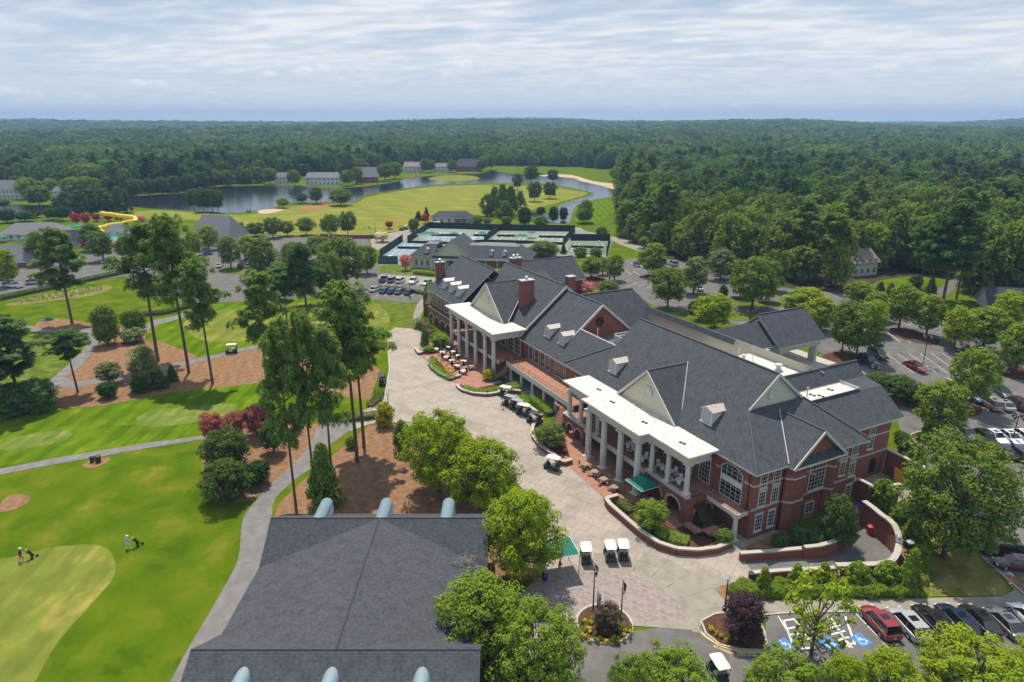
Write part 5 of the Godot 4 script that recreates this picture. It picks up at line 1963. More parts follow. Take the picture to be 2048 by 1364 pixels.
# ---------------------------------------------------------------- people: one skin over a jointed skeleton
# bones: [from, to, radius from, radius to, colour]
func body_mesh(bones: Array, cs := 0.03) -> ArrayMesh:
	var lo := Vector3(1e9, 1e9, 1e9)
	var hi := -lo
	for b in bones:
		var r: float = maxf(b[2], b[3]) + 0.06
		lo = lo.min(b[0] - Vector3.ONE * r).min(b[1] - Vector3.ONE * r)
		hi = hi.max(b[0] + Vector3.ONE * r).max(b[1] + Vector3.ONE * r)
	var nx := int((hi.x - lo.x) / cs) + 2
	var ny := int((hi.y - lo.y) / cs) + 2
	var nz := int((hi.z - lo.z) / cs) + 2
	var fld := PackedFloat32Array()
	fld.resize(nx * ny * nz)
	fld.fill(1.0)
	for b in bones:
		var a: Vector3 = b[0]
		var ab: Vector3 = b[1] - b[0]
		var l2 := maxf(ab.length_squared(), 1e-6)
		var r: float = maxf(b[2], b[3]) + 0.07
		var p0: Vector3 = ((a.min(b[1]) - Vector3.ONE * r) - lo) / cs
		var p1: Vector3 = ((a.max(b[1]) + Vector3.ONE * r) - lo) / cs
		for i in range(maxi(0, int(p0.x)), mini(nx, int(p1.x) + 2)):
			for j in range(maxi(0, int(p0.y)), mini(ny, int(p1.y) + 2)):
				for k in range(maxi(0, int(p0.z)), mini(nz, int(p1.z) + 2)):
					var p := lo + Vector3(i, j, k) * cs
					var t := clampf((p - a).dot(ab) / l2, 0.0, 1.0)
					var d := p.distance_to(a + ab * t) - lerpf(b[2], b[3], t)
					var id := (i * ny + j) * nz + k
					var o := fld[id]
					var h := clampf(0.5 + 0.5 * (o - d) / 0.035, 0.0, 1.0)
					fld[id] = lerpf(o, d, h) - 0.035 * h * (1.0 - h)
	var mb := MB.new()
	var verts := {}
	var vert := func(i: int, j: int, k: int) -> Variant:
		var id := (i * ny + j) * nz + k
		if verts.has(id): return verts[id]
		var s := Vector3.ZERO
		var n := 0
		var cv := []
		for c in 8:
			cv.append(fld[((i + (c & 1)) * ny + j + ((c >> 1) & 1)) * nz + k + (c >> 2)])
		for e in [[0, 1], [2, 3], [4, 5], [6, 7], [0, 2], [1, 3], [4, 6], [5, 7], [0, 4], [1, 5], [2, 6], [3, 7]]:
			var u: float = cv[e[0]]
			var w: float = cv[e[1]]
			if (u < 0.0) != (w < 0.0):
				var t := u / (u - w)
				s += Vector3(e[0] & 1, (e[0] >> 1) & 1, e[0] >> 2).lerp(Vector3(e[1] & 1, (e[1] >> 1) & 1, e[1] >> 2), t)
				n += 1
		var g := Vector3(cv[1] - cv[0] + cv[3] - cv[2] + cv[5] - cv[4] + cv[7] - cv[6], cv[2] - cv[0] + cv[3] - cv[1] + cv[6] - cv[4] + cv[7] - cv[5], cv[4] - cv[0] + cv[5] - cv[1] + cv[6] - cv[2] + cv[7] - cv[3]).normalized()
		var p := lo + (Vector3(i, j, k) + s / maxi(n, 1)) * cs
		var best := 1e9
		var col := Color.WHITE
		for b in bones:
			var ab: Vector3 = b[1] - b[0]
			var t := clampf((p - b[0]).dot(ab) / maxf(ab.length_squared(), 1e-6), 0.0, 1.0)
			var d: float = p.distance_to(b[0] + ab * t) - lerpf(b[2], b[3], t)
			if d < best:
				best = d
				col = b[4]
		verts[id] = [p, g, col]
		return verts[id]
	for i in range(1, nx - 1):
		for j in range(1, ny - 1):
			for k in range(1, nz - 1):
				var id := (i * ny + j) * nz + k
				var ins := fld[id] < 0.0
				for ax in 3:
					var id2 := id + (ny * nz if ax == 0 else (nz if ax == 1 else 1))
					if (fld[id2] < 0.0) == ins: continue
					var q := []
					for c in [[0, 0], [1, 0], [1, 1], [0, 1]]:
						var d := [i, j, k]
						d[(ax + 1) % 3] -= c[0]
						d[(ax + 2) % 3] -= c[1]
						q.append(vert.call(d[0], d[1], d[2]))
					var ids := [0, 2, 1, 0, 3, 2] if ins else [0, 1, 2, 0, 2, 3]
					for t in ids:
						mb.v.append(q[t][0])
						mb.n.append(q[t][1])
						mb.uv.append(Vector2.ZERO)
						mb.c.append(q[t][2])
	return mb.mesh()

# pose: dictionary of joint places; a person faces +x
func person(label: String, at: Vector3, turn: float, shirt: Color, legs: Color, bare: bool, hat: Color, hand_at: Vector3, seated := false) -> Node3D:
	var o := thing("person", label, "person", at, turn)
	var skin := Color(0.42, 0.26, 0.19)
	var shoe := Color(0.6, 0.6, 0.6)
	var hip := Vector3(0, 0.93, 0)
	var chest := Vector3(0.06, 1.3, 0)
	var neck := Vector3(0.08, 1.5, 0)
	var bones := [
		[hip, Vector3(0.03, 1.15, 0), 0.15, 0.145, shirt], [Vector3(0.03, 1.15, 0), chest, 0.145, 0.16, shirt],
		[chest + Vector3(0, 0.08, -0.13), chest + Vector3(0, 0.08, 0.13), 0.085, 0.085, shirt],
		[neck, neck + Vector3(0.02, 0.1, 0), 0.055, 0.055, skin], [neck + Vector3(0.03, 0.17, 0), neck + Vector3(0.035, 0.22, 0), 0.09, 0.095, skin],
		[neck + Vector3(0.12, 0.16, 0), neck + Vector3(0.135, 0.14, 0), 0.018, 0.02, skin],
		[Vector3(0, 0.92, -0.07), Vector3(0, 0.92, 0.07), 0.14, 0.14, legs]]
	for s in [-1, 1]:
		var st: float = 0.16 * s
		var knee := Vector3(0.08 + st * 0.8, 0.5, s * 0.1)
		var ank := Vector3(st * 1.3 - 0.02, 0.08, s * 0.1)
		bones.append([Vector3(0, 0.88, s * 0.085), knee, 0.095, 0.068, legs])
		bones.append([knee, ank, 0.06, 0.04, skin if bare else legs])
		bones.append([ank - Vector3(0.04, 0.03, 0), ank + Vector3(0.17, -0.045, 0), 0.042, 0.036, shoe])
		var sh := chest + Vector3(0, 0.1, s * 0.19)
		var hand := Vector3(hand_at.x, hand_at.y, hand_at.z + s * 0.09)
		var el := (sh + hand) * 0.5 + Vector3(-0.06, -0.12, s * 0.07)
		bones.append([sh, el, 0.055, 0.045, shirt])
		bones.append([el, hand, 0.04, 0.03, skin])
		var fd := (hand - el).normalized()
		bones.append([hand, hand + fd * 0.08, 0.034, 0.03, skin])
		for f in 4:
			bones.append([hand + fd * 0.08 + Vector3(0, 0.01 - f * 0.012, (f - 1.5) * 0.021), hand + fd * (0.13 if f in [1, 2] else 0.115) + Vector3(0.01, -0.03 - f * 0.012, (f - 1.5) * 0.021), 0.011, 0.009, skin])
		bones.append([hand + Vector3(0, 0.01, -s * 0.03), hand + fd * 0.07 + Vector3(0, -0.02, -s * 0.05), 0.012, 0.01, skin])
	var m := body_mesh(bones, 0.025)
	part(o, "body", m, M.person_skin)
	var hb := MB.new()
	hb.lathe(neck + Vector3(0.03, 0.22, 0), [[0.108, -0.02], [0.112, 0.02], [0.09, 0.075], [0.0, 0.105]], 12)
	hb.box(neck + Vector3(0.14, 0.215, 0), Vector3(0.12, 0.015, 0.16))
	var hm := StandardMaterial3D.new()
	hm.resource_name = "cap_cloth"
	hm.albedo_color = lin(hat.r, hat.g, hat.b)
	part(o, "cap", hb, hm)
	return o

func golf_trolley(label: String, at: Vector3, turn: float) -> void:
	var o := thing("golf_trolley", label, "golf trolley", at, turn, "push trolleys on the course")
	var b := MB.new()
	b.tube([Vector3(0.25, 0.3, 0), Vector3(-0.15, 1.1, 0)], [0.15, 0.17], 10)
	part(o, "golf_bag", b, M.cart_black)
	for k in 5:
		b = MB.new()
		var p := Vector3(-0.15 + 0.05 * cos(k * 1.3), 1.1, 0.08 * sin(k * 1.3))
		b.tube([p, p + Vector3(-0.1, 0.22, 0)], [0.012, 0.012], 4)
		b.box(p + Vector3(-0.1, 0.24, 0.02), Vector3(0.07, 0.06, 0.11))
		part(o, "golf_club", b, M.galvanised)
	b = MB.new()
	b.tube([Vector3(0.4, 0.2, 0), Vector3(-0.1, 0.75, 0), Vector3(-0.5, 1.02, 0)], [0.025, 0.025, 0.025], 5)
	b.tube([Vector3(-0.5, 1.02, -0.18), Vector3(-0.5, 1.02, 0.18)], [0.02, 0.02], 5)
	b.tube([Vector3(0.1, 0.28, -0.32), Vector3(0.1, 0.28, 0.32)], [0.02, 0.02], 5)
	part(o, "frame", b, M.black_metal)
	for q in [[0.1, -0.33], [0.1, 0.33], [0.62, 0.0]]:
		b = MB.new()
		b.tube([Vector3(q[0], 0.16, q[1] - 0.03), Vector3(q[0], 0.16, q[1] + 0.03)], [0.16, 0.16], 12)
		part(o, "wheel", b, M.tyre)

func parasol(x: float, z: float, r: float, h: float, label: String, group := "", shut := false) -> void:
	var o := thing("parasol", label, "parasol", on(x, z), 0.3, group)
	var b := MB.new()
	b.tube([Vector3(0, 0, 0), Vector3(0, h, 0)], [0.035, 0.035], 6)
	part(o, "pole", b, M.black_metal)
	b = MB.new()
	if shut:
		b.lathe(Vector3.ZERO, [[0.16, h * 0.45], [0.2, h * 0.5], [0.05, h * 1.02]], 8)
	else:
		for k in 8:
			var a := TAU * k / 8
			var c := TAU * (k + 1) / 8
			b.face([Vector3(cos(c) * r, h - r * 0.32, sin(c) * r), Vector3(cos(a) * r, h - r * 0.32, sin(a) * r), Vector3(0, h, 0)])
			b.face([Vector3(cos(a) * r, h - r * 0.32, sin(a) * r), Vector3(cos(c) * r, h - r * 0.32, sin(c) * r), Vector3(cos(c) * r, h - r * 0.42, sin(c) * r), Vector3(cos(a) * r, h - r * 0.42, sin(a) * r)])
	part(o, "canopy", b, M.green_canvas)

# ---------------------------------------------------------------- further things
func set_tables(set_: Array, at: Array, up: float, where: String, group: String) -> void:
	var n := at.size() / 2
	for i in n:
		var p := on(at[i * 2], at[i * 2 + 1], 0.07)
		if up > -50.0: p.y = up
		var which := ""
		var names := ["", "leftmost", "second from the left", "third from the left", "fourth from the left", "fifth from the left", "sixth from the left", "seventh from the left", "eighth from the left", "ninth from the left", "rightmost"]
		which = "" if n == 1 else ", " + ("rightmost" if i == n - 1 else names[i + 1])
		copy(set_[0], "round patio table " + where + which, p, 0.3 * i, Vector3.ONE, group)
		for k in 4:
			var a := TAU * k / 4 + 0.5 + i
			var d := Vector3(cos(a), 0, sin(a))
			copy(set_[1], "chair at the " + ("" if n == 1 else which.substr(2) + " ") + "table " + where, p + d * 0.78, PI - a, Vector3.ONE, "chairs " + where)

func awning(called: String, label: String, at: Vector2, w: float, d: float, h: float, rise: float, on_club: bool) -> void:
	var o := thing(called, label, "canopy", on(at.x, at.y), atan2(-E1.y, E1.x) if on_club else 0.25)
	var b := MB.new()
	var c := [Vector3(-w / 2, h, d / 2), Vector3(w / 2, h, d / 2), Vector3(w / 2, h, -d / 2), Vector3(-w / 2, h, -d / 2)]
	var r0 := Vector3(-w * 0.18, h + rise, 0)
	var r1 := Vector3(w * 0.18, h + rise, 0)
	for f in [[c[0], c[1], r1, r0], [c[2], c[3], r0, r1], [c[1], c[2], r1], [c[3], c[0], r0]]:
		b.face(f)
	part(o, "canvas", b, M.green_canvas)
	b = MB.new()
	for i in 4:
		var p: Vector3 = c[i]
		var q: Vector3 = c[(i + 1) % 4]
		b.tube([p, q], [0.05, 0.05], 4)
	part(o, "edge_rail", b, M.white_paint)
	for p in c:
		b = MB.new()
		b.tube([Vector3(p.x * 0.97, 0, p.z * 0.97), p], [0.04, 0.04], 6)
		part(o, "post", b, M.black_metal)

func bin(x: float, z: float, r: float, h: float, m: Material, label: String) -> void:
	var o := thing("litter_bin", label, "bin", on(x, z, 0.03))
	var b := MB.new()
	b.lathe(Vector3.ZERO, [[r * 0.85, 0], [r, 0.08], [r, h * 0.9]], 14)
	part(o, "drum", b, m)
	b = MB.new()
	b.lathe(Vector3.ZERO, [[r * 1.06, h * 0.88], [r * 1.06, h * 0.94], [r * 0.5, h * 1.06], [0.0, h * 1.08]], 14)
	part(o, "lid", b, m)

func dumpster(x: float, z: float, label: String) -> void:
	var o := thing("waste_skip", label, "skip", on(x, z, 0.05), -0.5)
	var b := MB.new()
	b.slab(Vector3(0, 0, -0.9), Vector3.RIGHT, Vector3.UP, PackedVector2Array([Vector2(-1.6, 0.15), Vector2(1.6, 0.15), Vector2(1.75, 1.5), Vector2(-1.75, 1.9)]), 1.8)
	part(o, "tub", b, M.dumpster_yellow)
	for s in [-1, 1]:
		b = MB.new()
		b.box(Vector3(s * 0.85, 1.75, 0), Vector3(1.6, 0.08, 1.9), Basis(Vector3(0, 0, 1), -0.11))
		part(o, "lid", b, M.dumpster_yellow)

func sign_post(x: float, z: float, label: String) -> void:
	var o := thing("parking_sign", label, "sign", on(x, z), 0.0, "parking signs")
	var b := MB.new()
	b.tube([Vector3(0, -0.1, 0), Vector3(0, 2.1, 0)], [0.03, 0.03], 5)
	part(o, "post", b, M.galvanised)
	b = MB.new()
	b.box(Vector3(0, 1.9, 0.04), Vector3(0.32, 0.48, 0.02))
	part(o, "plate", b, M.white_paint)

func paint_lines(called: String, label: String, flat: Array, w: float, up: float) -> void:
	var o := thing(called, label, "road marking")
	o.set_meta("kind", "structure")
	for i in range(0, flat.size(), 4):
		var a := Vector2(flat[i], flat[i + 1])
		var b := Vector2(flat[i + 2], flat[i + 3])
		var s := (b - a).normalized().orthogonal() * w * 0.5
		part(o, "painted_line", sheet_mesh(PackedVector2Array([a - s, b - s, b + s, a + s]), up), M.yellow_paint if called == "kerb_paint" else M.lane_paint)

func lettering(txt: String, x: float, z: float, x2: float, z2: float, label: String) -> void:
	var t := TextMesh.new()
	var fnt := SystemFont.new()
	fnt.font_names = PackedStringArray(["Droid Sans"])
	fnt.font_weight = 700
	t.font = fnt
	t.text = txt
	t.font_size = 64
	t.depth = 0.004
	t.pixel_size = 0.01
	t.horizontal_alignment = HORIZONTAL_ALIGNMENT_LEFT
	var d := Vector2(x2 - x, z2 - z)
	var ln := d.length()
	var o := top("road_lettering", t, M.yellow_paint, label, "road marking", "", "structure")
	var wide := maxf(t.get_aabb().size.x, 0.1)
	var k := ln / wide
	var ex := Vector3(d.x, 0, d.y).normalized()
	o.transform = Transform3D(Basis(ex * k, Vector3(ex.z, 0, -ex.x) * k * 1.5, Vector3.UP), on(x, z, 0.05))

func wheelchair_mark(x: float, z: float, label: String) -> void:
	var o := thing("disabled_symbol", label, "road marking", on(x, z, 0.05), 0.45, "disabled symbols")
	var b := MB.new()
	b.box(Vector3.ZERO, Vector3(1.5, 0.006, 1.6))
	part(o, "blue_square", b, M.disabled_blue)
	b = MB.new()
	var q := Vector3(0, 0.006, 0)
	b.tube([q + Vector3(-0.05, 0, -0.62), q + Vector3(-0.05, 0, -0.5)], [0.1, 0.1], 8)
	for s in [[Vector3(-0.05, 0, -0.45), Vector3(-0.02, 0, 0.0)], [Vector3(-0.02, 0, 0.0), Vector3(0.32, 0, 0.02)], [Vector3(0.32, 0, 0.02), Vector3(0.45, 0, 0.42)], [Vector3(-0.03, 0, -0.22), Vector3(0.25, 0, -0.2)]]:
		var md: Vector3 = (s[0] + s[1]) / 2
		var dd: Vector3 = s[1] - s[0]
		b.box(q + md, Vector3(dd.length() + 0.08, 0.006, 0.11), Basis(Vector3.UP, atan2(-dd.z, dd.x)))
	for k in 9:
		var a := 0.6 + k * 0.5
		var p := q + Vector3(cos(a) * 0.38 - 0.02, 0, sin(a) * 0.38 + 0.16)
		b.box(p, Vector3(0.24, 0.006, 0.09), Basis(Vector3.UP, -a + PI / 2))
	part(o, "white_figure", b, M.lane_paint)

func barrel_dormer(n: Node3D, at: Vector3, dir: float, length: float) -> void:
	var b := MB.new()
	var r := 0.72
	var segs := 10
	for i in segs:
		var a0 := PI * i / segs
		var a1 := PI * (i + 1) / segs
		var q := func(a: float, z: float) -> Array:
			return [at + Vector3(cos(a) * r, 0.55 + sin(a) * r, z), Vector3(cos(a), sin(a), 0)]
		b.smooth4(q.call(a0, -1.6 * dir), q.call(a1, -1.6 * dir), q.call(a1, length * dir), q.call(a0, length * dir), 0, 0)
	var o := part(n, "barrel_dormer", b, M.blue_metal)
	b = MB.new()
	b.box(at + Vector3(-r + 0.05, 0.0, (length - 1.8) * 0.5 * dir), Vector3(0.1, 1.1, length + 1.4))
	b.box(at + Vector3(r - 0.05, 0.0, (length - 1.8) * 0.5 * dir), Vector3(0.1, 1.1, length + 1.4))
	var arc := PackedVector2Array([Vector2(-r + 0.04, -0.5), Vector2(r - 0.04, -0.5)])
	for i in 11:
		arc.append(Vector2(cos(PI * i / 10) * (r - 0.04), 0.55 + sin(PI * i / 10) * (r - 0.04)))
	b.slab(at + Vector3(0, 0, length * dir - 0.1), Vector3.RIGHT, Vector3.UP, arc, 0.08)
	part(o, "dormer_side", b, M.white_paint)

func pipe_vent(n: Node3D, at: Vector3) -> void:
	var b := MB.new()
	b.tube([at, at + Vector3(0, 0.85, 0)], [0.07, 0.07], 6)
	part(n, "vent_pipe", b, M.black_metal)

func debris(n: Node3D, at: Vector3, r: float) -> void:
	rng.seed = 5
	var b := MB.new()
	for i in 90:
		var p := at + Vector3(rng.randfn(0, 0.45) * r, 0.35 + rng.randf() * 0.12, rng.randfn(0, 0.4) * r)
		var d := Vector3(rng.randf_range(-1, 1), rng.randf_range(-0.1, 0.15), rng.randf_range(-1, 1)).normalized()
		b.tube([p, p + d * rng.randf_range(0.2, 0.7)], [0.02, 0.012], 4)
	var o := top("fallen_branch", b, M.dead_wood, "heap of dead brown twigs lying on the dark foreground roof", "branch")

func build_tennis_house(o: Vector2, ex: Vector2, ln: float) -> void:
	var n := frame_node("tennis_house", "pale single-storey tennis house with a cream front gable and small dormers", "building", o, ex, 0.0)
	var sh := MB.new()
	var tr := MB.new()
	var e := 5.0
	var w := MB.new()
	w.span(Vector3(0.6, 0.2, -14), Vector3(ln + 5.5, e - 0.1, -0.6))
	part(n, "wall", w, M.cream_siding)
	var rh := 8.6
	for q in [[0.0, 9.0], [20.5, ln + 6.5]]:
		var x0: float = q[0]
		var x1: float = q[1]
		var li := 4.6 if x0 < 1.0 else 0.0
		var ri := 0.0 if x0 < 1.0 else 4.6
		roof_plane(sh, tr, [Vector3(x0, e, 0), Vector3(x1, e, 0), Vector3(x1 - ri, rh, -5), Vector3(x0 + li, rh, -5)])
		roof_plane(sh, tr, [Vector3(x0, e, -15), Vector3(x1, e, -15), Vector3(x1 - ri, rh, -10), Vector3(x0 + li, rh, -10)])
		if li > 0: roof_plane(sh, tr, [Vector3(x0, e, 0), Vector3(x0, e, -15), Vector3(x0 + li, rh, -10), Vector3(x0 + li, rh, -5)])
		if ri > 0: roof_plane(sh, tr, [Vector3(x1, e, 0), Vector3(x1, e, -15), Vector3(x1 - ri, rh, -10), Vector3(x1 - ri, rh, -5)])
		var fr := MB.new()
		fr.span(Vector3(x0 + li, rh - 0.1, -10), Vector3(x1 - ri, rh + 0.05, -5))
		part(n, "flat_roof", fr, M.grey_shingles)
	# cross gable
	var gx0 := 8.0
	var gx1 := 23.5
	var gm := (gx0 + gx1) / 2
	var gh := 11.2
	roof_plane(sh, tr, [Vector3(gx0, e, 1.6), Vector3(gm, gh, 1.6), Vector3(gm, gh, -16), Vector3(gx0, e, -16)])
	roof_plane(sh, tr, [Vector3(gx1, e, 1.6), Vector3(gm, gh, 1.6), Vector3(gm, gh, -16), Vector3(gx1, e, -16)])
	var g := MB.new()
	g.slab(Vector3(gm, 0, 0.7), Vector3.RIGHT, Vector3.UP, PackedVector2Array([Vector2(gx0 - gm + 0.5, e), Vector2(gx1 - gm - 0.5, e), Vector2(0, gh - 0.3)]), 0.25)
	part(n, "gable_wall", g, M.cream_siding)
	disc(n, "round_vent", Transform3D(Basis(), Vector3(gm, 7.6, 0.97)), 0.8, M.dormer_siding, M.trim)
	var sk := MB.new()
	up_face(sk, [Vector3(gx0 + 0.3, e + 0.7, 1.0), Vector3(gx1 - 0.3, e + 0.7, 1.0), Vector3(gx1 + 0.2, e, 1.9), Vector3(gx0 - 0.2, e, 1.9)])
	part(n, "skirt_roof", sk, M.shingles)
	var en := MB.new()
	en.span(Vector3(gx0 + 0.2, e - 0.75, 0.9), Vector3(gx1 - 0.2, e - 0.02, 1.7))
	en.span(Vector3(gx1, e - 0.6, -1.2), Vector3(ln + 5.5, e - 0.15, 0.1))
	part(n, "entablature", en, M.trim)
	for x in [gx0 + 0.7, gx0 + 1.6, gx1 - 1.6, gx1 - 0.7, gm - 2.2, gm + 2.2]:
		column(n, x, -1.3, 0.6, e - 0.75, 0.3)
	for x in [gx1 + 4, gx1 + 8, gx1 + 12, gx1 + 15.5]:
		column(n, x, 0.3, 0.6, e - 0.6, 0.2)
	var br := MB.new()
	br.span(Vector3(gx1 + 0.5, 0.5, -0.62), Vector3(ln + 5.4, e - 0.6, -0.5))
	part(n, "brick_front", br, M.brick)
	for x in [2.6, 4.6, 6.6]:
		window(n, Transform3D(Basis(), Vector3(x, 1.9, -0.6)), 0.9, 1.9, 2, 4, 0.3, false)
	window(n, Transform3D(Basis(), Vector3(gm, 1.0, -0.6)), 3.0, 3.0, 4, 4, 0.0, false)
	for x in [6.0, 29.0, 33.6]:
		louvre_dormer(n, x, 1.6, e + 1.1, 0.72, 1.2, 1.25, 4)
	var r := part(n, "roof", sh, M.shingles)
	part(r, "roof_trim", tr, M.trim)

func court(flat: Array, m: Material, label: String) -> void:
	var poly := pv(flat)
	var o := top("tennis_court", sheet_mesh(poly, 0.05), m, label, "tennis court", "", "structure")
	# playing lines: two long sides, centre and service lines, inset from the outline
	var at := func(s: float, t: float) -> Vector2:
		return poly[0].lerp(poly[3], s).lerp(poly[1].lerp(poly[2], s), t)
	for q in [[0.12, 0.12, 0.12, 0.88], [0.88, 0.12, 0.88, 0.88], [0.12, 0.12, 0.88, 0.12], [0.12, 0.88, 0.88, 0.88], [0.24, 0.12, 0.24, 0.88], [0.76, 0.12, 0.76, 0.88], [0.24, 0.34, 0.76, 0.34], [0.24, 0.66, 0.76, 0.66], [0.5, 0.34, 0.5, 0.66]]:
		var a: Vector2 = at.call(q[0], q[1])
		var b: Vector2 = at.call(q[2], q[3])
		var s := (b - a).normalized().orthogonal() * 0.09
		part(o, "court_line", sheet_mesh(PackedVector2Array([a - s, b - s, b + s, a + s]), 0.06), M.lane_paint)
	var n0: Vector2 = at.call(0.08, 0.5)
	var n1: Vector2 = at.call(0.92, 0.5)
	var net := MB.new()
	var p0 := on(n0.x, n0.y, 0.05)
	var p1 := on(n1.x, n1.y, 0.05)
	net.face([p0, p1, p1 + Vector3(0, 0.95, 0), p0 + Vector3(0, 0.95, 0)])
	part(o, "net", net, M.fence_screen)

func screen_fence(flat: Array, h: float, m: Material, label: String) -> void:
	var o := thing("court_fence", label, "fence")
	var p := pv(flat)
	for i in p.size() - 1:
		var n := maxi(1, int(p[i].distance_to(p[i + 1]) / 3.2))
		for k in n:
			var a := p[i].lerp(p[i + 1], float(k) / n)
			var b := p[i].lerp(p[i + 1], float(k + 1) / n)
			var s := MB.new()
			var pa := on(a.x, a.y)
			var pb := on(b.x, b.y)
			s.face([pa, pb, pb + Vector3(0, h, 0), pa + Vector3(0, h, 0)])
			part(o, "screen", s, m)
			s = MB.new()
			s.tube([pa, pa + Vector3(0, h + 0.15, 0)], [0.05, 0.05], 5)
			part(o, "post", s, M.black_metal)

func water_slide(x: float, z: float) -> void:
	var o := thing("water_slide", "yellow water slide in zigzag above the pool", "slide", on(x, z))
	var c := Curve3D.new()
	for q in [[-4, 7.5, -3], [4, 6.6, -2], [13, 5.8, 0], [15.5, 5.0, 3], [11, 4.0, 5], [4, 3.0, 7], [1, 2.2, 9.5], [3.5, 1.2, 12], [6, 0.7, 13]]:
		c.add_point(Vector3(q[0], q[1], q[2]), Vector3(-1.5, 0.2, -0.6), Vector3(1.5, -0.2, 0.6))
	var b := MB.new()
	var pts := []
	var rad := []
	for i in 33:
		pts.append(c.sample_baked(c.get_baked_length() * i / 32.0))
		rad.append(1.0)
	b.tube(pts, rad, 10)
	part(o, "chute", b, M.slide_yellow)
	for i in [0, 6, 12, 18, 24]:
		b = MB.new()
		b.tube([Vector3(pts[i].x, 0, pts[i].z), pts[i]], [0.18, 0.18], 6)
		part(o, "support", b, M.galvanised)

func minibus(x: float, z: float) -> void:
	var o := thing("minibus", "white minibus parked under the car park tree", "bus", on(x, z, 0.03), 0.2)
	var b := MB.new()
	loft(b, [[-3.8, 0.4, 2.5, 1.1, 1.0], [-3.6, 0.35, 2.7, 1.15, 1.05], [2.3, 0.35, 2.7, 1.15, 1.05], [2.8, 0.35, 2.0, 1.1, 0.95], [3.9, 0.4, 1.2, 1.0, 0.85]])
	part(o, "body", b, M.car_white)
	for s in [-1, 1]:
		for k in 4:
			b = MB.new()
			b.box(Vector3(-2.8 + k * 1.4, 1.75, s * 1.13), Vector3(1.15, 0.75, 0.06))
			part(o, "side_window", b, M.car_glass)
		for xx in [-2.4, 2.6]:
			b = MB.new()
			b.tube([Vector3(xx, 0.42, s * 0.85), Vector3(xx, 0.42, s * 1.14)], [0.42, 0.42], 12)
			part(o, "wheel", b, M.tyre)
	b = MB.new()
	b.box(Vector3(2.62, 2.2, 0), Vector3(0.1, 0.8, 1.7), Basis(Vector3(0, 0, 1), 0.62))
	part(o, "windshield", b, M.car_glass)

func kerb_ring(ct: Vector2, r0: float, r1: float) -> void:
	var o := thing("island_kerb", "round concrete kerb of the flagpole island", "kerb")
	o.set_meta("kind", "structure")
	for k in 24:
		var a := TAU * k / 24
		var c := TAU * (k + 0.97) / 24
		var q := PackedVector2Array([ct + Vector2(cos(a), sin(a)) * r0, ct + Vector2(cos(c), sin(c)) * r0, ct + Vector2(cos(c), sin(c)) * r1, ct + Vector2(cos(a), sin(a)) * r1])
		var b := MB.new()
		var g := ground(ct.x, ct.y)
		b.prism(q, g - 0.1, g + 0.2)
		part(o, "kerb_stone", b, M.concrete_plain)

func apron_panels(ct: Vector2) -> void:
	var o := thing("apron_panels", "pale concrete panels outside the turning circle", "paving")
	o.set_meta("kind", "structure")
	for k in 7:
		var a := deg_to_rad(-2.0 + k * 13.0)
		var c := a + deg_to_rad(12.7)
		for r in [[9.9, 12.2], [12.24, 14.2]]:
			if k > 4 and r[0] > 12.0: continue
			var q := PackedVector2Array()
			for e in [[a, r[0]], [c, r[0]], [c, r[1]], [a, r[1]]]:
				q.append(ct + Vector2(cos(e[0]), -sin(e[0])) * float(e[1]))
			part(o, "panel", sheet_mesh(q, 0.06 + 0.003 * (k % 2)), M.concrete)

func kerb(flat: Array, label: String, closed := false) -> void:
	var o := thing("kerb", label, "kerb")
	o.set_meta("kind", "structure")
	strip(o, "kerb_stone", flat, 0.2, 0.13, M.concrete_plain, closed)

func radio_mast(x: float, z: float, h: float, label: String) -> void:
	var o := thing("radio_mast", label, "mast", Vector3(x, terr(x, z), z))
	var b := MB.new()
	b.tube([Vector3.ZERO, Vector3(0, h, 0)], [1.1, 0.7], 4)
	part(o, "lattice", b, M.cart_grey)

# ---------------------------------------------------------------- the scene
func _ready() -> void:
	build_camera_and_light()
	build_materials()
	mat("hedge_core", lin(0.12, 0.09, 0.06), 0.95)
	mat("concrete_plain", lin(0.42, 0.39, 0.34), 0.9)
	mat("person_skin", Color.WHITE, 0.8).vertex_color_use_as_albedo = true
	ground_mat("leaf_litter", [lin(0.05, 0.045, 0.025), lin(0.085, 0.07, 0.04), lin(0.07, 0.09, 0.03)], 20.0, 71, 3.0)
	grid_lines()
	build_ground()
	build_surfaces()
	build_clubhouse()
	build_cart_barn()
	build_other_buildings()
	build_walls()
	build_protos()
	build_trees()
	build_woodland()
	build_hedges()
	build_vehicles()
	build_furniture()
	build_people()
	for k in P:
		for o in (P[k] if P[k] is Array else [P[k]]): o.free()

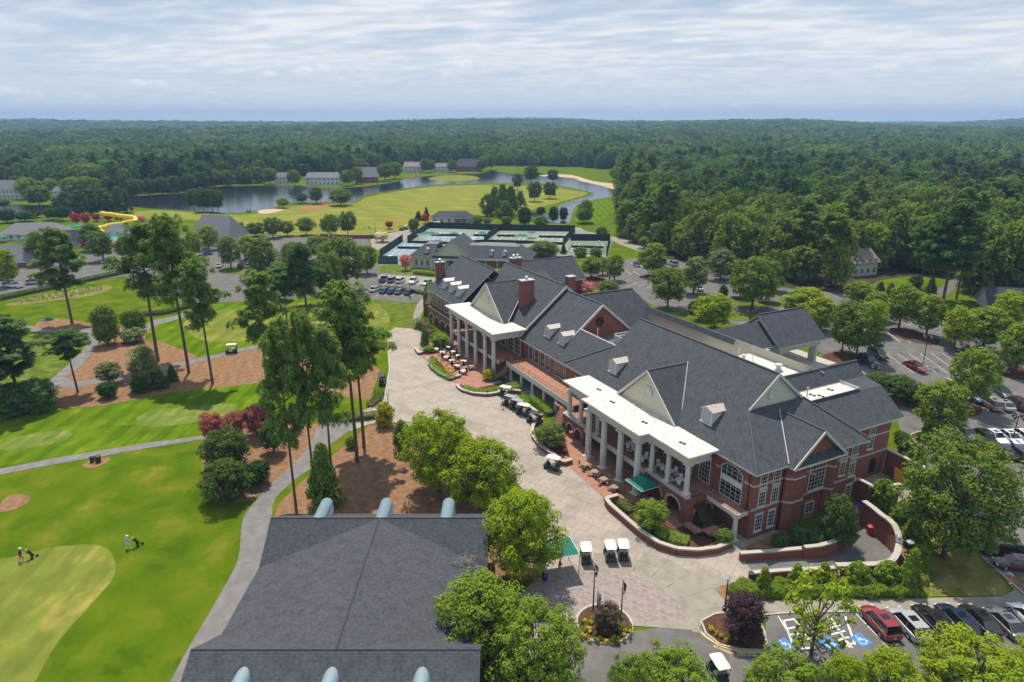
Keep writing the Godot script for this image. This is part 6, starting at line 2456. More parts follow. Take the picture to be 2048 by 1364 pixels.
func build_surfaces() -> void:
	sheet("forest_floor",[99.2,-649.2,51,-307.9,50.5,-247.3,64.3,-217.9,78.1,-194.1,90,-178.9,111.2,-201.9,129.7,-210.3,137.5,-177.8,149.2,-139.5,503.9,-370.5,1752,-1813.1,252.2,-1662.9],0.01,M.leaf_litter,"brown leaf litter under the right-hand wood",false,0.0)
	sheet("forest_floor",[-4241.6,-3152.9,5237.5,-3790.7,1619.4,-1160.7,112.1,-728.8,75.8,-783.8,-13.7,-801.1,-37.2,-819,-100.2,-809.9,-130.4,-783.9,-133.1,-721.5,-151.6,-655.2,-198.3,-655.2,-207.7,-599.7,-233.3,-557.1,-246.8,-494.3,-267.9,-480.7,-298.1,-490.8,-335.5,-505,-388.1,-527.8,-760.6,-551.4],0.01,M.leaf_litter,"brown leaf litter under the distant wood",false,0.0)
	sheet("lake",[-369.5,-417.1,-316.5,-427.5,-285.3,-422.2,-274.3,-461.6,-259.3,-474.1,-234.6,-490.8,-226.3,-540,-183.9,-552.7,-127.5,-531.8,-98,-584.8,-92.8,-620.8,-59.1,-667.5,-31.1,-680.3,-20.1,-721.6,-11.9,-693.5,7.7,-673.8,27.4,-686.9,35.2,-649.2,49.6,-655.2,57.9,-594.7,68.3,-557.1,77.7,-520,71.2,-477.4,54.2,-452.6,49.4,-443.9,38.6,-417.1,31.3,-364.1,29.5,-349.2,22.8,-343.9,9.7,-372,11.2,-386.7,24,-384.6,29.3,-422.2,40.9,-449.6,56.8,-487.4,55.5,-501.4,44.6,-535.9,30.6,-561.5,14.8,-575.3,2.5,-575.3,-26.2,-570.6,-61.5,-557.1,-83.7,-520,-101.8,-480.7,-100,-443.9,-105.8,-438.3,-127.9,-438.3,-141.2,-430.1,-142,-404.9,-154.7,-384.6,-178,-393.4,-212.4,-404.9,-226.5,-412.2,-243.5,-397.9,-260.7,-380.3,-271.3,-364.1,-317.8,-356.5],0.05,M.water,"calm grey lake that winds round the driving range",true,0.0)
	sheet("driving_range",[-213.3,-388.9,-199.1,-395.6,-151.4,-376.1,-137.4,-395.6,-135.6,-417.1,-118,-424.8,-97.6,-432.8,-97.4,-467.8,-81.9,-508.7,-60.1,-544.2,-25.6,-557.1,6.3,-552.7,29.4,-540,43,-516.2,53.7,-490.8,30.4,-438.3,12.8,-402.6,8.8,-388.9,-9.3,-376.1,-16.1,-343.9,-40.5,-338.8,-52.4,-319.6,-73.2,-307.9,-104.8,-307.9,-133.8,-330.5,-162,-356.5,-189.9,-360.3],0.02,M.range_grass,"wide yellowish driving range between the lake and the tennis courts",true,0.0)
	sheet("sand_bunker",[-145.2,-393.4,-141.2,-402.6,-132.3,-400.2,-133.6,-386.7,-137.8,-380.3],0.05,M.sand,"pale sand bunker on the near lake shore",true,0.0)
	sheet("bare_earth",[-124.3,-409.7,-114.9,-424.8,-109.3,-417.1,-112,-402.6,-123,-400.2],0.05,M.red_clay,"strip of bare orange earth below the shore bushes",true,0.0)
	sheet("beach_bunker",[25,-649.2,36.2,-667.5,50.5,-667.5,59.3,-649.2,68.5,-594.7,78.7,-575.3,83.3,-561.5,77,-520,69.8,-552.7,57.9,-594.7,55.9,-620.8,43.7,-637.5],0.06,M.sand,"long pale sand bank along the far side of the pond",true,0.0)
	sheet("putting_green",[-75,-620.8,-58.5,-661.3,-36.6,-649.2,-28.2,-615.4,-40,-594.7,-56.6,-589.7],0.07,M.putting_green,"far green on the little lake island",true,0.0)
	sheet("fairway",[32.7,-356.5,46.6,-435.5,66.1,-455.5,66.4,-435.5,52.2,-376.1,41.4,-342.2],0.03,M.fairway,"strip of fairway on the right of the pond",true,0.0)
	sheet("car_park",[-154.9,-185.3,-186.1,-225.9,-177.5,-248.2,-170.6,-264.1,-157.2,-271.6,-157.3,-295.7,-140.6,-318.1,-113.8,-307.9,-84.5,-299.7,-72.5,-305.1,-63,-297,-44.8,-227.7,-35.5,-227.4,-24.4,-214.9,-21.8,-190.2,-24.3,-184.4,-37.4,-187.6,-54.7,-188.6,-71.3,-187.3,-87.4,-185.2,-106.5,-195.1,-128.8,-222.8,-141.4,-208.4,-151.9,-196.9],0.02,M.asphalt,"grey asphalt of the left car park",false,0.0)
	sheet("path",[-61.4,-294.4,-59.1,-307.9,-52.4,-319.6,-42.6,-335.4,-21.8,-335.4,-3.4,-335.4,32.9,-330.5,34.1,-319.6,49.3,-297,53.8,-264.1,50.3,-255.8,43.1,-291.8,31,-310.8,-5.7,-324.2,-38.7,-322.6,-46.2,-297,-49.7,-270.6,-55.7,-270.6],0.025,M.concrete,"pale path past the range tee and the tennis courts",false,0.0)
	sheet("drive",[-45.7,-225.2,-34.6,-221.6,-23.5,-218,-19.5,-210.2,-22.2,-205.9,-42.3,-214],0.03,M.concrete,"pale drive in front of the tennis house",false,0.0)
	sheet("car_park",[19.1,-202.5,32.3,-240.6,54.4,-240,64.4,-212.6,77.1,-191.6,93.9,-184.5,102.4,-163,113.3,-141.4,102,-104.4,60.3,-55,56.4,-62.8,56.1,-73.6,58.9,-81,62.5,-90.6,63.8,-100.1,65.4,-105.6,69.1,-111.9,66.1,-116,66.4,-125.9,64.1,-134.4,61.4,-149.5,49.7,-156.4,38.2,-170.1,30.3,-186.2],0.02,M.asphalt,"grey asphalt of the right car park behind the clubhouse",false,0.0)
	sheet("road",[84.6,-182.2,94.7,-186.2,99.4,-178.9,105.3,-172.6,161.6,-232.9,167.8,-220.3,162.3,-212.6,155.1,-220.3,103.7,-165.3,89.5,-175.2],0.03,M.asphalt,"road that leaves the right car park through the wood",false,0.0)
	sheet("plaza",[-29.7,-155.2,-28.8,-160.6,-22.7,-159.3,-17.7,-146.8,-16,-143.3,-2.4,-125.2,4.5,-109.4,9.1,-96.9,14.1,-84.7,17.4,-78,22.8,-73,27.7,-71.5,28.5,-68.7,27.4,-65.3,25.3,-65.1,21.4,-63,17.7,-66.7,12.8,-68.7,7.3,-67.4,5.4,-64.5,3.5,-65.3,3.3,-69.4,5,-77.8,0.4,-87.7,-6.9,-101.5,-12.2,-106,-15.7,-103.4,-19.8,-105.8,-23.9,-105.1,-26.7,-102.4,-28.5,-106.5,-24.8,-111.7,-23.6,-117.4,-25.1,-130.6],0.03,M.plaza,"pale stamped concrete forecourt in front of the clubhouse",false,0.6)
	sheet("drive",[4.8,-55.6,9.2,-59.2,12.8,-57.6,19.3,-58.5,20.7,-55.2,23.5,-54.5,25.1,-54.5,26.9,-60,30.7,-60.3,41.5,-60.4,54.8,-60.6,63.8,-59.1,53.2,-43.7,3.2,-43.7,5.9,-51.1],0.035,M.asphalt,"asphalt drive and parking bays in the lower right corner",false,0.0)
	sheet("pavement",[21,-62.9,22.7,-62.1,26.8,-62.1,45.4,-62.6,54,-62.9,56.2,-64,56.7,-68.5,56.2,-73.4,57.2,-74,57.9,-68.9,57.8,-62.8,56.6,-61.1,54.4,-60.7,30.8,-60.4,27.5,-60.3,23.9,-60.6,21.4,-60.2,19.9,-59.2,19.3,-60.6],0.05,M.concrete,"tan concrete pavement above the parking bays",false,0.0)
	sheet("planting_bed",[21.3,-63.4,23.5,-64.7,27.1,-65.5,33.6,-67.4,44.2,-67.8,48.5,-73.6,52.9,-75.7,48.2,-66.7,45.6,-62.9,26.6,-62.4,22.8,-62.4],0.055,M.pine_straw,"planting bed between the service ramp and the pavement",false,0.0)
	sheet("planting_bed",[19.8,-59,21.5,-60,23.9,-60.5,25.9,-59.8,25.6,-56,25,-54.8,22.6,-55,20.8,-55.6,19.8,-57.2],0.07,M.mulch,"brown mulched island with the purple tree",true,0.0)
	sheet("lawn",[52.9,-75.7,56.1,-75.3,55.6,-72.9,56.4,-68,55.7,-64,54.2,-63,46,-62.9,48.2,-66.7],0.05,M.dry_lawn,"worn lawn under the big tree by the service ramp",false,0.0)
	sheet("planting_bed",[56.4,-66.7,58.7,-66.1,56.4,-62.8,56.4,-64.2],0.06,M.pine_straw,"pine straw corner beside the parked cars",false,0.0)
	sheet("brick_terrace",[-20.8,-141.3,-20.2,-146.8,-16.2,-147.6,-9.8,-141.6,-2.2,-129.2,-3.3,-124.6,-6.4,-118.2,-9.4,-121.2,-12.1,-124.5,-14.4,-127.7,-17.1,-134.2],0.05,M.brick_paving,"red brick dining terrace below the north portico",false,0.6)
	sheet("brick_terrace",[3.8,-101.5,9.1,-106.6,13.8,-96.2,22.1,-82.8,20.3,-79.2,16,-80.9,13.7,-81.7,12.6,-83.3,8.7,-91.5,5.2,-96.8],0.06,M.brick_paving,"red brick terrace below the south portico",false,0.5)
	sheet("planting_bed",[12.5,-82.7,14.4,-84,20.9,-77.4,24.1,-75.7,27.7,-73.8,25.2,-71.9,22.6,-71.4,20.2,-71.7,18.2,-72.9,16.4,-75.5,14.6,-79.1],0.07,M.mulch,"curved planting bed before the south portico",false,0.0)
	sheet("planting_bed",[3.5,-105.3,5.2,-107,8.6,-100.2,8.9,-94.5,6.5,-95.5,4.5,-98.4,3.5,-101.8],0.08,M.mulch,"rounded planting bed beside the terrace stair",false,0.0)
	sheet("planting_bed",[-17.8,-138,-17.1,-139.3,-11.9,-127.7,-10.3,-128,-12.4,-125.8,-15.1,-129.7],0.08,M.mulch,"curved bed along the north dining terrace",false,0.0)
	sheet("planting_bed",[-10.5,-123,-7,-120.5,-1.9,-123.9,1.5,-121.4,0.6,-117.8,-2.8,-118.7,-6,-118.2,-9.3,-120],0.08,M.mulch,"curved bed below the outer stair",false,0.0)
	sheet("planting_bed",[27.9,-71.7,34.3,-75.5,39.6,-76,42.9,-76,41.8,-74.4,38,-72.3,35.8,-71.8],0.06,M.pine_straw,"bed before the brick end wall",false,0.0)
	sheet("service_ramp",[27.5,-70.3,32.3,-70.3,37.6,-71.5,41.4,-73.6,43.3,-76.9,47.1,-83,50.7,-84.8,50.3,-78.1,48.1,-73,45.6,-69.7,43.2,-68.7,38,-68.2,32,-67.7,28,-67.2],0.04,M.asphalt,"shaded asphalt ramp between curved brick walls",false,0.0)
	sheet("service_yard",[48,-85,50.5,-88.8,56.7,-93,61,-90.6,59.8,-84.2,52.8,-81.5,51.1,-84.8],0.05,M.concrete,"concrete service yard behind the brick end",false,0.0)
	sheet("tennis_base",[-47.8,-239,-48.1,-291.9,-40.1,-330.5,-5.7,-325.8,32.1,-322.6,44.1,-297,34.5,-245.3,18.1,-253.9,4.7,-246,-22.9,-249.4,-35,-242.5],0.03,M.court_clay,"grey-green hard ground between the tennis courts",false,0.0)
	sheet("planting_bed",[22.4,-73,28.8,-76.3,34.3,-75.5,36.9,-75.8,27.7,-71.1,25.5,-71.7],0.05,M.concrete,"paving at the near corner of the brick building",false,0.0)
	sheet("apron",[18.1,-68.5,22.9,-66.7,25.3,-65.3,21.2,-62.8,19.3,-60.4,18.4,-62.4],0.043,M.concrete,"concrete walk from the turning circle to the pavement",false,0.0)
	sheet("turning_circle",[18.58,-59.23,18.43,-60.32,18.16,-61.38,17.76,-62.4,17.23,-63.37,16.59,-64.26,15.85,-65.07,15.02,-65.79,14.1,-66.39,13.12,-66.88,12.08,-67.25,11.01,-67.49,9.91,-67.59,8.82,-67.57,7.73,-67.4,6.67,-67.11,5.65,-66.69,4.7,-66.15,3.81,-65.49,3.02,-64.74,2.32,-63.89,1.73,-62.96,1.26,-61.97,0.91,-60.93,0.69,-59.85,0.6,-58.76,0.65,-57.66,0.83,-56.58,1.14,-55.52,1.58,-54.51,2.14,-53.57,7.2,-56.98,7.02,-57.28,6.87,-57.61,6.77,-57.95,6.72,-58.3,6.7,-58.65,6.73,-59,6.8,-59.35,6.91,-59.69,7.06,-60.01,7.25,-60.3,7.48,-60.58,7.74,-60.82,8.02,-61.03,8.33,-61.21,8.66,-61.34,9,-61.44,9.35,-61.49,9.7,-61.5,10.05,-61.46,10.4,-61.39,10.73,-61.27,11.05,-61.11,11.35,-60.92,11.61,-60.69,11.85,-60.43,12.06,-60.14,12.23,-59.83,12.36,-59.5,12.45,-59.15,12.49,-58.8],0.06,M.pavers,"turning circle laid with small reddish grey pavers",false,0.5)
	sheet("threshold",[18.55,-57.66,18.59,-58.18,18.6,-58.7,18.58,-59.23,12.49,-58.8,12.5,-58.63,12.5,-58.47,12.48,-58.3],0.065,M.concrete,"pale concrete threshold across the end of the turning circle",false,0.0)
	sheet("circle_band",[19.35,-57.23,19.45,-58.34,19.41,-59.45,19.26,-60.54,18.98,-61.62,18.58,-62.65,18.06,-63.64,17.44,-64.56,16.72,-65.4,15.91,-66.16,15.02,-66.82,14.06,-67.38,13.04,-67.83,11.98,-68.16,10.89,-68.36,9.79,-68.45,8.68,-68.41,7.58,-68.24,6.51,-67.95,5.47,-67.54,4.49,-67.02,3.58,-66.39,2.74,-65.67,1.99,-64.85,1.33,-63.95,0.78,-62.99,0.34,-61.97,1.14,-61.68,1.54,-62.61,2.05,-63.49,2.64,-64.31,3.33,-65.06,4.1,-65.72,4.93,-66.3,5.83,-66.77,6.77,-67.14,7.75,-67.41,8.76,-67.56,9.77,-67.6,10.78,-67.52,11.78,-67.33,12.75,-67.03,13.68,-66.62,14.55,-66.11,15.37,-65.51,16.11,-64.82,16.77,-64.05,17.33,-63.2,17.8,-62.3,18.17,-61.36,18.42,-60.38,18.57,-59.37,18.6,-58.36,18.51,-57.35],0.07,M.concrete,"smooth concrete band round the paved turning circle",false,0.0)
	sheet("island_bed",[12.35,-58.6,12.27,-59.26,12.04,-59.88,11.66,-60.42,11.16,-60.86,10.58,-61.17,9.93,-61.33,9.27,-61.33,8.63,-61.17,8.04,-60.86,7.54,-60.42,7.17,-59.88,6.93,-59.26,6.85,-58.6,6.93,-57.94,7.16,-57.32,7.54,-56.78,8.04,-56.34,8.62,-56.03,9.27,-55.87,9.93,-55.87,10.57,-56.03,11.16,-56.33,11.66,-56.77,12.03,-57.32,12.27,-57.94,12.35,-58.6,9.6,-58.6,9.6,-58.6,9.6,-58.6,9.6,-58.6,9.6,-58.6,9.6,-58.6,9.6,-58.6,9.6,-58.6,9.6,-58.6,9.6,-58.6,9.6,-58.6,9.6,-58.6,9.6,-58.6,9.6,-58.6,9.6,-58.6,9.6,-58.6,9.6,-58.6,9.6,-58.6,9.6,-58.6,9.6,-58.6,9.6,-58.6,9.6,-58.6,9.6,-58.6,9.6,-58.6,9.6,-58.6,9.6,-58.6,9.6,-58.6],0.16,M.mulch,"mulched bed of the round flagpole island",false,0.0)
	kerb_ring(Vector2(9.6,-58.6),2.75,3.02)
	apron_panels(Vector2(9.6,-58.6))
	sheet("fairway",[-100.6,-107.2,-87.3,-106.6,-81.2,-110.4,-73.4,-112.2,-62.5,-119.2,-53.1,-121.8,-47,-123.6,-44.4,-117.3,-45.2,-113.1,-52.3,-104.6,-50.9,-101,-54.6,-97.3,-62.7,-93.6,-75.3,-89.8,-84.3,-87.3],0.02,M.fairway,"bright green fairway across the left of the course",true,0.0)
	sheet("tee_box",[-80.9,-97.7,-78.2,-100.7,-73.5,-102.2,-71.3,-100.7,-71.3,-97.5,-75.3,-95.3,-79,-95],0.035,M.tee_grass,"pale oval tee at the left end of the fairway",true,0.0)
	sheet("tee_box",[-64.1,-106.6,-63.4,-110,-58.9,-111.5,-49.7,-113.1,-49.2,-108.3,-55.5,-104.2,-60,-103.1],0.035,M.tee_grass,"pale worn tee in the middle of the fairway",true,0.0)
	sheet("putting_green",[-82.1,-163,-82.1,-173.1,-74.8,-178,-64.2,-182.8,-54.7,-188.6,-48.2,-191.5,-36.5,-182.4,-30.3,-162.7,-33.8,-155.2,-51.2,-157.6,-59.5,-150.5,-68.2,-149,-75.5,-153.7],0.035,M.putting_green,"pale practice putting green behind the pines",true,0.0)
	sheet("lawn",[-85.1,-150.7,-89.1,-163.2,-86.8,-174.8,-77.6,-185.3,-55.7,-192.3,-35.8,-186.3,-28.6,-167.2,-29.9,-156.4,-50,-153.6,-57.1,-146.8,-66,-138.6,-70.6,-141.6,-79.5,-148.7],0.025,M.fairway,"bright collar of grass round the practice green",true,0.0)
	sheet("putting_green",[-68.8,-68.2,-60.2,-68.4,-56.1,-70.3,-52.9,-71,-49.9,-71,-47.6,-69.5,-45.4,-66,-45.3,-61.9,-45.5,-56.1,-44.5,-50.8,-43.8,-47.7,-54.2,-47.5],0.03,M.putting_green,"pale green in the lower left corner",true,0.0)
	sheet("rough_grass",[-142.1,-185.2,-140.6,-193.2,-134.3,-204.4,-125.8,-208.4,-123.1,-203.1,-124.4,-195.5,-130.2,-190.7,-137.9,-185.1],0.03,M.dry_grass,"strip of tall dry grass beside the long hedge",true,0.0)
	sheet("lawn",[-36.9,-184.6,-31.5,-186.2,-23.7,-182.2,-23.7,-167.2,-23.3,-158.4,-27.9,-162.7,-31.9,-171.9],0.03,M.rough_lawn,"triangle of lawn at the far end of the forecourt",false,0.0)
	sheet("garden_path",[-25.7,-190.3,-23.6,-187.8,-23.7,-179.4,-23.8,-171.8,-22,-160.6,-23.5,-160.6,-25.6,-169.5,-26.3,-181.1],0.045,M.concrete,"curved pale path to the end of the brick wing",false,0.0)
	sheet("lawn",[-45.5,-240.8,-37.9,-240.7,-26.1,-227,-25.2,-222.1,-35.1,-224.9,-43.1,-227.6],0.04,M.rough_lawn,"lawn before the pale tennis house",false,0.0)
	sheet("pine_straw_bed",[-100.2,-112.2,-94.1,-116.1,-89.6,-125,-93.5,-147,-99.9,-163.6,-89.2,-161,-79.5,-148.7,-70.5,-141.3,-65.9,-138.3,-56.9,-146.1,-48,-146.8,-37.8,-146.8,-26.9,-130.6,-25.9,-115,-44.2,-121,-53.1,-121.8,-62.5,-119.2,-73.4,-112.2,-81.2,-110.4,-87.3,-106.6,-95.5,-106.2],0.015,M.pine_straw,"brown pine straw under the tall pines",false,0.0)
	sheet("pine_straw_bed",[-50,-100.3,-49.2,-103.2,-42.9,-106.3,-35.5,-104.5,-29.1,-105.6,-26.7,-102.4,-29.7,-95.1,-31.9,-89.7,-34,-84.8,-35.3,-81.6,-37.8,-80.3,-40.8,-81.2,-43.2,-84.4],0.03,M.pine_straw,"pine straw round the bushes beside the cart path",false,0.0)
	sheet("pine_straw_bed",[-31.1,-77.1,-31.4,-81.1,-29.4,-88.3,-26.4,-97.6,-23.9,-104.7,-19.7,-105.2,-15.6,-102.7,-9.3,-91.8,-4.5,-83.6,1,-75.5,3.9,-69.4,3.2,-65.7,-2.5,-65.7,-3.5,-77.7],0.03,M.pine_straw,"orange pine straw slope behind the dark roof",false,0.0)
	sheet("cart_path",[-80.2,-86.6,-74.6,-88.9,-69.1,-91.7,-63.1,-94.2,-57,-97.3,-48.8,-100.3,-48,-99.2,-55.9,-95.2,-61.8,-92,-67.7,-89.6,-73.4,-87.1,-78.5,-84.6],0.04,M.path_asphalt,"grey cart path that crosses the lower course",false,0.0)
	sheet("cart_path",[-32,-50.9,-32.2,-55.6,-32.2,-62.9,-32.5,-69,-34.3,-74.9,-35,-78.1,-34.4,-84.1,-32.6,-91.8,-31.9,-97.4,-32.2,-104.5,-28.6,-106.9,-26.6,-103.7,-28.8,-97.5,-29.4,-91.2,-31.1,-86.9,-32.3,-81.7,-31.1,-77.1,-29.3,-70.9,-28.9,-63.8,-28.9,-54.9,-28.3,-48.9,-31.9,-48.9],0.045,M.path_asphalt,"grey path beside the dark roof that leads to the forecourt",true,0.0)
	sheet("cart_path",[-133,-166.8,-126.1,-165.2,-115.6,-161.8,-107.3,-159.3,-102.8,-161.4,-99.2,-157,-94,-147,-89.4,-133.6,-88.5,-126.3,-84.9,-123.6,-77.7,-128.3,-71.2,-133.6,-65.2,-139.3,-59.1,-146.1,-49.1,-150.5,-48.5,-148.3,-58.2,-143.7,-64.2,-136.7,-69.9,-130.9,-76.3,-125.8,-83.1,-120.8,-87.1,-121,-90.2,-123.6,-92.1,-132.1,-95.8,-145.2,-101.1,-155.8,-105.1,-155.8,-113.9,-157.3,-123.2,-161.1,-129.5,-162.1],0.045,M.path_asphalt,"narrow cart path past the umbrella and under the pines",false,0.0)
	sheet("cart_path",[-92,-154.8,-91.4,-167.9,-83.9,-177.1,-81.9,-174,-88.2,-164.1,-88.6,-150.7],0.045,M.path_asphalt,"cart path between the car park and the practice green",false,0.0)
	sheet("lawn",[-134.4,-155.7,-123.5,-160.6,-113,-156,-101.7,-154.1,-98,-147.1,-92.6,-132.1,-90.7,-123.6,-93.8,-121,-102.3,-114.9],0.02,M.rough_lawn,"rough grass inside the bend of the cart path",false,0.0)
	sheet("bare_patch",[-67.9,-79.4,-68.1,-81.7,-65.6,-81.5,-64.5,-80.3,-64.7,-78.6,-66.7,-77.7],0.035,M.pine_straw,"ring of pine straw round a trunk at the left edge",true,0.0)
	sheet("bare_patch",[-62.8,-89.4,-62.3,-91,-60.5,-91.8,-59.5,-90.5,-60,-88.3,-61.6,-88.2],0.05,M.pine_straw,"patch of pine straw with a bin beside the cart path",true,0.0)
	sheet("bare_patch",[-118.1,-161.8,-120.9,-168.9,-115.7,-169.8,-106.2,-164.7,-104.3,-161.4,-111,-160.3],0.05,M.pine_straw,"pine straw round the pine by the tee umbrella",true,0.0)
	sheet("island",[62.9,-131.5,67.4,-134.8,72.1,-133.6,71.8,-129.9,67,-127,63.5,-128.3],0.055,M.mulch,"mulched tree island below the porte-cochere trees",true,0.0)
	sheet("island",[86,-149.5,90.4,-152.3,94,-146.3,94.2,-142.8,90.8,-140.8,86.7,-143.2],0.055,M.mulch,"long mulched tree island in the right car park",true,0.0)
	sheet("island",[97.8,-130.5,103.5,-133.4,105.2,-129.8,102.6,-126.2,98,-126.8],0.055,M.mulch,"mulched island at the right edge of the car park",true,0.0)
	sheet("island",[79,-113.5,83.4,-116.1,84.5,-113.3,82.4,-110.3,78.9,-109.7],0.055,M.mulch,"planted island between the rows of cars",true,0.0)
	sheet("island",[65.8,-102.2,68.9,-103.8,70.9,-102.8,71.9,-99.7,70.9,-96.2,67.8,-96.2,66.1,-98.8],0.055,M.mulch,"kerbed mulch island by the corner of the building",true,0.0)
	sheet("island",[49.8,-177.8,63.6,-176.8,80.9,-173.6,79.9,-169.6,61.9,-171.6,48.5,-172.6],0.055,M.rough_lawn,"grass strip between the upper drives",true,0.0)
	sheet("island",[38.4,-165.3,47.6,-166.7,66.1,-162.1,65.7,-157.7,47.9,-158.5,37.7,-162.1],0.055,M.rough_lawn,"grass strip with trees beyond the cream wall",true,0.0)
	sheet("island",[20.6,-202.4,26.6,-208.2,28.3,-197.9,22.2,-189.2],0.055,M.mulch,"mulched island beside the upper entrance",true,0.0)
	sheet("island",[40.3,-206.8,44.9,-210.5,47,-205.3,43,-200.6],0.055,M.mulch,"small mulched tree island in the upper car park",true,0.0)
	sheet("island",[-101.1,-232.3,-96.7,-239.2,-79,-228.3,-81,-224.3,-95.1,-225.9],0.055,M.rough_lawn,"grass island in the left car park",true,0.0)
	sheet("island",[-100.8,-254.9,-97.2,-257.9,-92.8,-248.2,-96.4,-245.4],0.055,M.rough_lawn,"dry grass island under the car park tree",true,0.0)
	sheet("island",[-128.2,-265.1,-120,-259.9,-115.3,-248.2,-119.4,-250.1],0.055,M.rough_lawn,"dry grass patch beside the parked pickup",true,0.0)
	sheet("colonnade_paving",[7,-103.1,20.97,-75.98,27.55,-79.37,13.58,-106.49],0.075,M.brick_paving,"brick paving under the south portico",false,0.5)
	sheet("colonnade_paving",[-2.01,-127.14,9.67,-104.47,14.47,-106.94,2.79,-129.61],0.075,M.concrete,"paving under the middle colonnade",false,0.5)
	sheet("colonnade_paving",[-15.87,-149.24,-3.96,-126.13,2.79,-129.61,-9.11,-152.72],0.08,M.brick_paving,"brick paving under the north portico",false,0.5)
	sheet("drive",[11.6,-55.6,14.2,-57.9,19.6,-58.5,20.6,-55,13.4,-53.6],0.04,M.asphalt,"asphalt mouth of the turning circle",false,0.0)
	paint_lines("parking_lines","white bay lines of the bottom right parking row",[36.6,-60.13,37.49,-55.15,39.58,-60.13,40.47,-55.15,42.32,-60.29,43.18,-55.35,44.93,-60.36,45.66,-55.49,47.53,-60.44,48.25,-55.62,50.26,-60.52,50.85,-55.62,52.88,-60.6,53.36,-55.62,33.34,-59.98,33.91,-55.15,28.18,-59.82,28.34,-55.15],0.11,.05)
	paint_lines("parking_lines","white hatching of the disabled parking bays",[28.49,-59.22,28.06,-54.95,29.75,-59.22,30.2,-55.08,28.43,-59.06,29.91,-59.37,28.45,-57.88,30.12,-58.32,28.37,-57.02,30.12,-57.3,28.39,-56.04,30.25,-56.38,28.31,-55.08,30.26,-55.22,33.66,-59.52,33.64,-55.22,35.28,-59.82,34.34,-55.62,32.19,-57.59,34.13,-58.47,32.55,-57.02,34.25,-57.59,32.68,-56.18,34.22,-56.67,32.78,-55.28,34.23,-55.83],0.22,.05)
	paint_lines("parking_lines","white bay lines of the open right car park",[78.06,-134.68,79.28,-126.26,80.62,-135.04,81.74,-126.47,83.2,-135.42,84.22,-126.68,85.8,-135.82,86.7,-126.89,88.43,-136.23,89.2,-127.1,91.08,-136.66,91.69,-127.3,93.75,-137.09,94.19,-127.5,96.45,-137.53,96.69,-127.68,99.16,-137.99,99.19,-127.86],0.11,.05)
	paint_lines("parking_lines","white bay lines along the trees of the right car park",[85.48,-149.5,84.82,-141.87,87.54,-148.65,87,-141.43,89.62,-147.87,89.2,-141.05,61.86,-134.01,62.05,-126.72,63.46,-132.9,63.72,-126,65.1,-131.91,65.4,-125.32,66.76,-131.02,67.07,-124.67,68.43,-130.2,68.74,-124.06,96.94,-155.98,92.93,-154.31,98.12,-153.9,94.14,-152.27,99.36,-152.02,95.39,-150.38,100.71,-150.38,96.75,-148.75,102.14,-148.93,98.18,-147.3,103.62,-147.6,99.66,-145.98],0.11,.05)
	paint_lines("parking_lines","white bay lines between the parked white cars",[73.85,-104.68,74.42,-99.53,76.31,-104.55,76.72,-99.35,78.72,-104.38,79.01,-99.17,81.1,-104.18,81.29,-99,83.48,-103.99,83.57,-98.82,85.85,-103.8,85.84,-98.64,73.95,-99.17,74.13,-94.08,76.12,-98.82,76.21,-93.75,78.28,-98.47,78.27,-93.43,80.43,-98.12,80.33,-93.11,82.57,-97.77,82.37,-92.79,86.79,-116.85,86.86,-111.68,89.32,-116.86,89.18,-111.55,91.83,-116.84,91.45,-111.36,94.3,-116.79,93.69,-111.15,96.74,-116.68,95.92,-110.93],0.11,.05)
	paint_lines("parking_lines","white bay lines of the upper car park",[29.09,-224.74,30.23,-215.7,31.6,-222.29,32.65,-213.51,34.07,-219.99,35.03,-211.46,36.51,-217.83,37.39,-209.54,38.92,-215.8,39.73,-207.75,32.54,-201.25,29.96,-197.91,34.84,-199.62,32.24,-196.36,37.1,-198.04,34.5,-194.82,39.34,-196.48,36.71,-193.31,41.54,-194.95,38.9,-191.82,40.94,-231.64,41.14,-219.23,43.12,-230.39,43.25,-218.31,45.29,-229.2,45.35,-217.43,47.44,-228.04,47.44,-216.59],0.11,.05)
	paint_lines("parking_lines","white bay lines before the tennis house",[-40.3,-206.52,-39.58,-213.12,-37.64,-206.43,-36.85,-213.02,-35,-206.33,-34.12,-212.92,-32.35,-206.24,-31.4,-212.83,-29.7,-206.15,-28.68,-212.73,-27.06,-206.06,-25.96,-212.63,-39.6,-193.09,-38.48,-198.2,-37.11,-193.02,-35.93,-198.12,-34.62,-192.94,-33.39,-198.05,-32.14,-192.88,-30.84,-197.97,-29.66,-192.81,-28.3,-197.89,-27.18,-192.75,-25.75,-197.81],0.11,.05)
	paint_lines("kerb_paint","yellow kerb line round the drive island",[19.04,-58.03,19.72,-56.74,19.72,-56.74,20.78,-55.49,20.78,-55.49,22.52,-54.68,22.52,-54.68,24.95,-54.55,65.56,-101.88,67.25,-102.99,67.25,-102.99,68.33,-102.69,65.56,-101.88,64.91,-99.82,64.91,-99.82,65.02,-97.6],0.25,.05)
	lettering("NO PARKING",20.08,-55.49,21.7,-54.41,"yellow NO PARKING painted on the drive")
	lettering("FIRE LANE",22.12,-54.35,23.97,-54.28,"yellow FIRE LANE painted on the drive")
	wheelchair_mark(27.33,-55.62,"blue disabled parking symbol on the asphalt, left one")
	wheelchair_mark(31.79,-55.76,"blue disabled parking symbol on the asphalt, middle one")
	wheelchair_mark(35.24,-56.25,"blue disabled parking symbol on the asphalt, right one")
	sheet("swimming_pool",[-193.94,-302.39,-193.35,-310.76,-185.87,-313.66,-174.74,-307.92,-171.05,-297.03,-180.44,-294.43],.06,M.pool_water,"turquoise swimming pool beside the yellow slide",false,0.0)
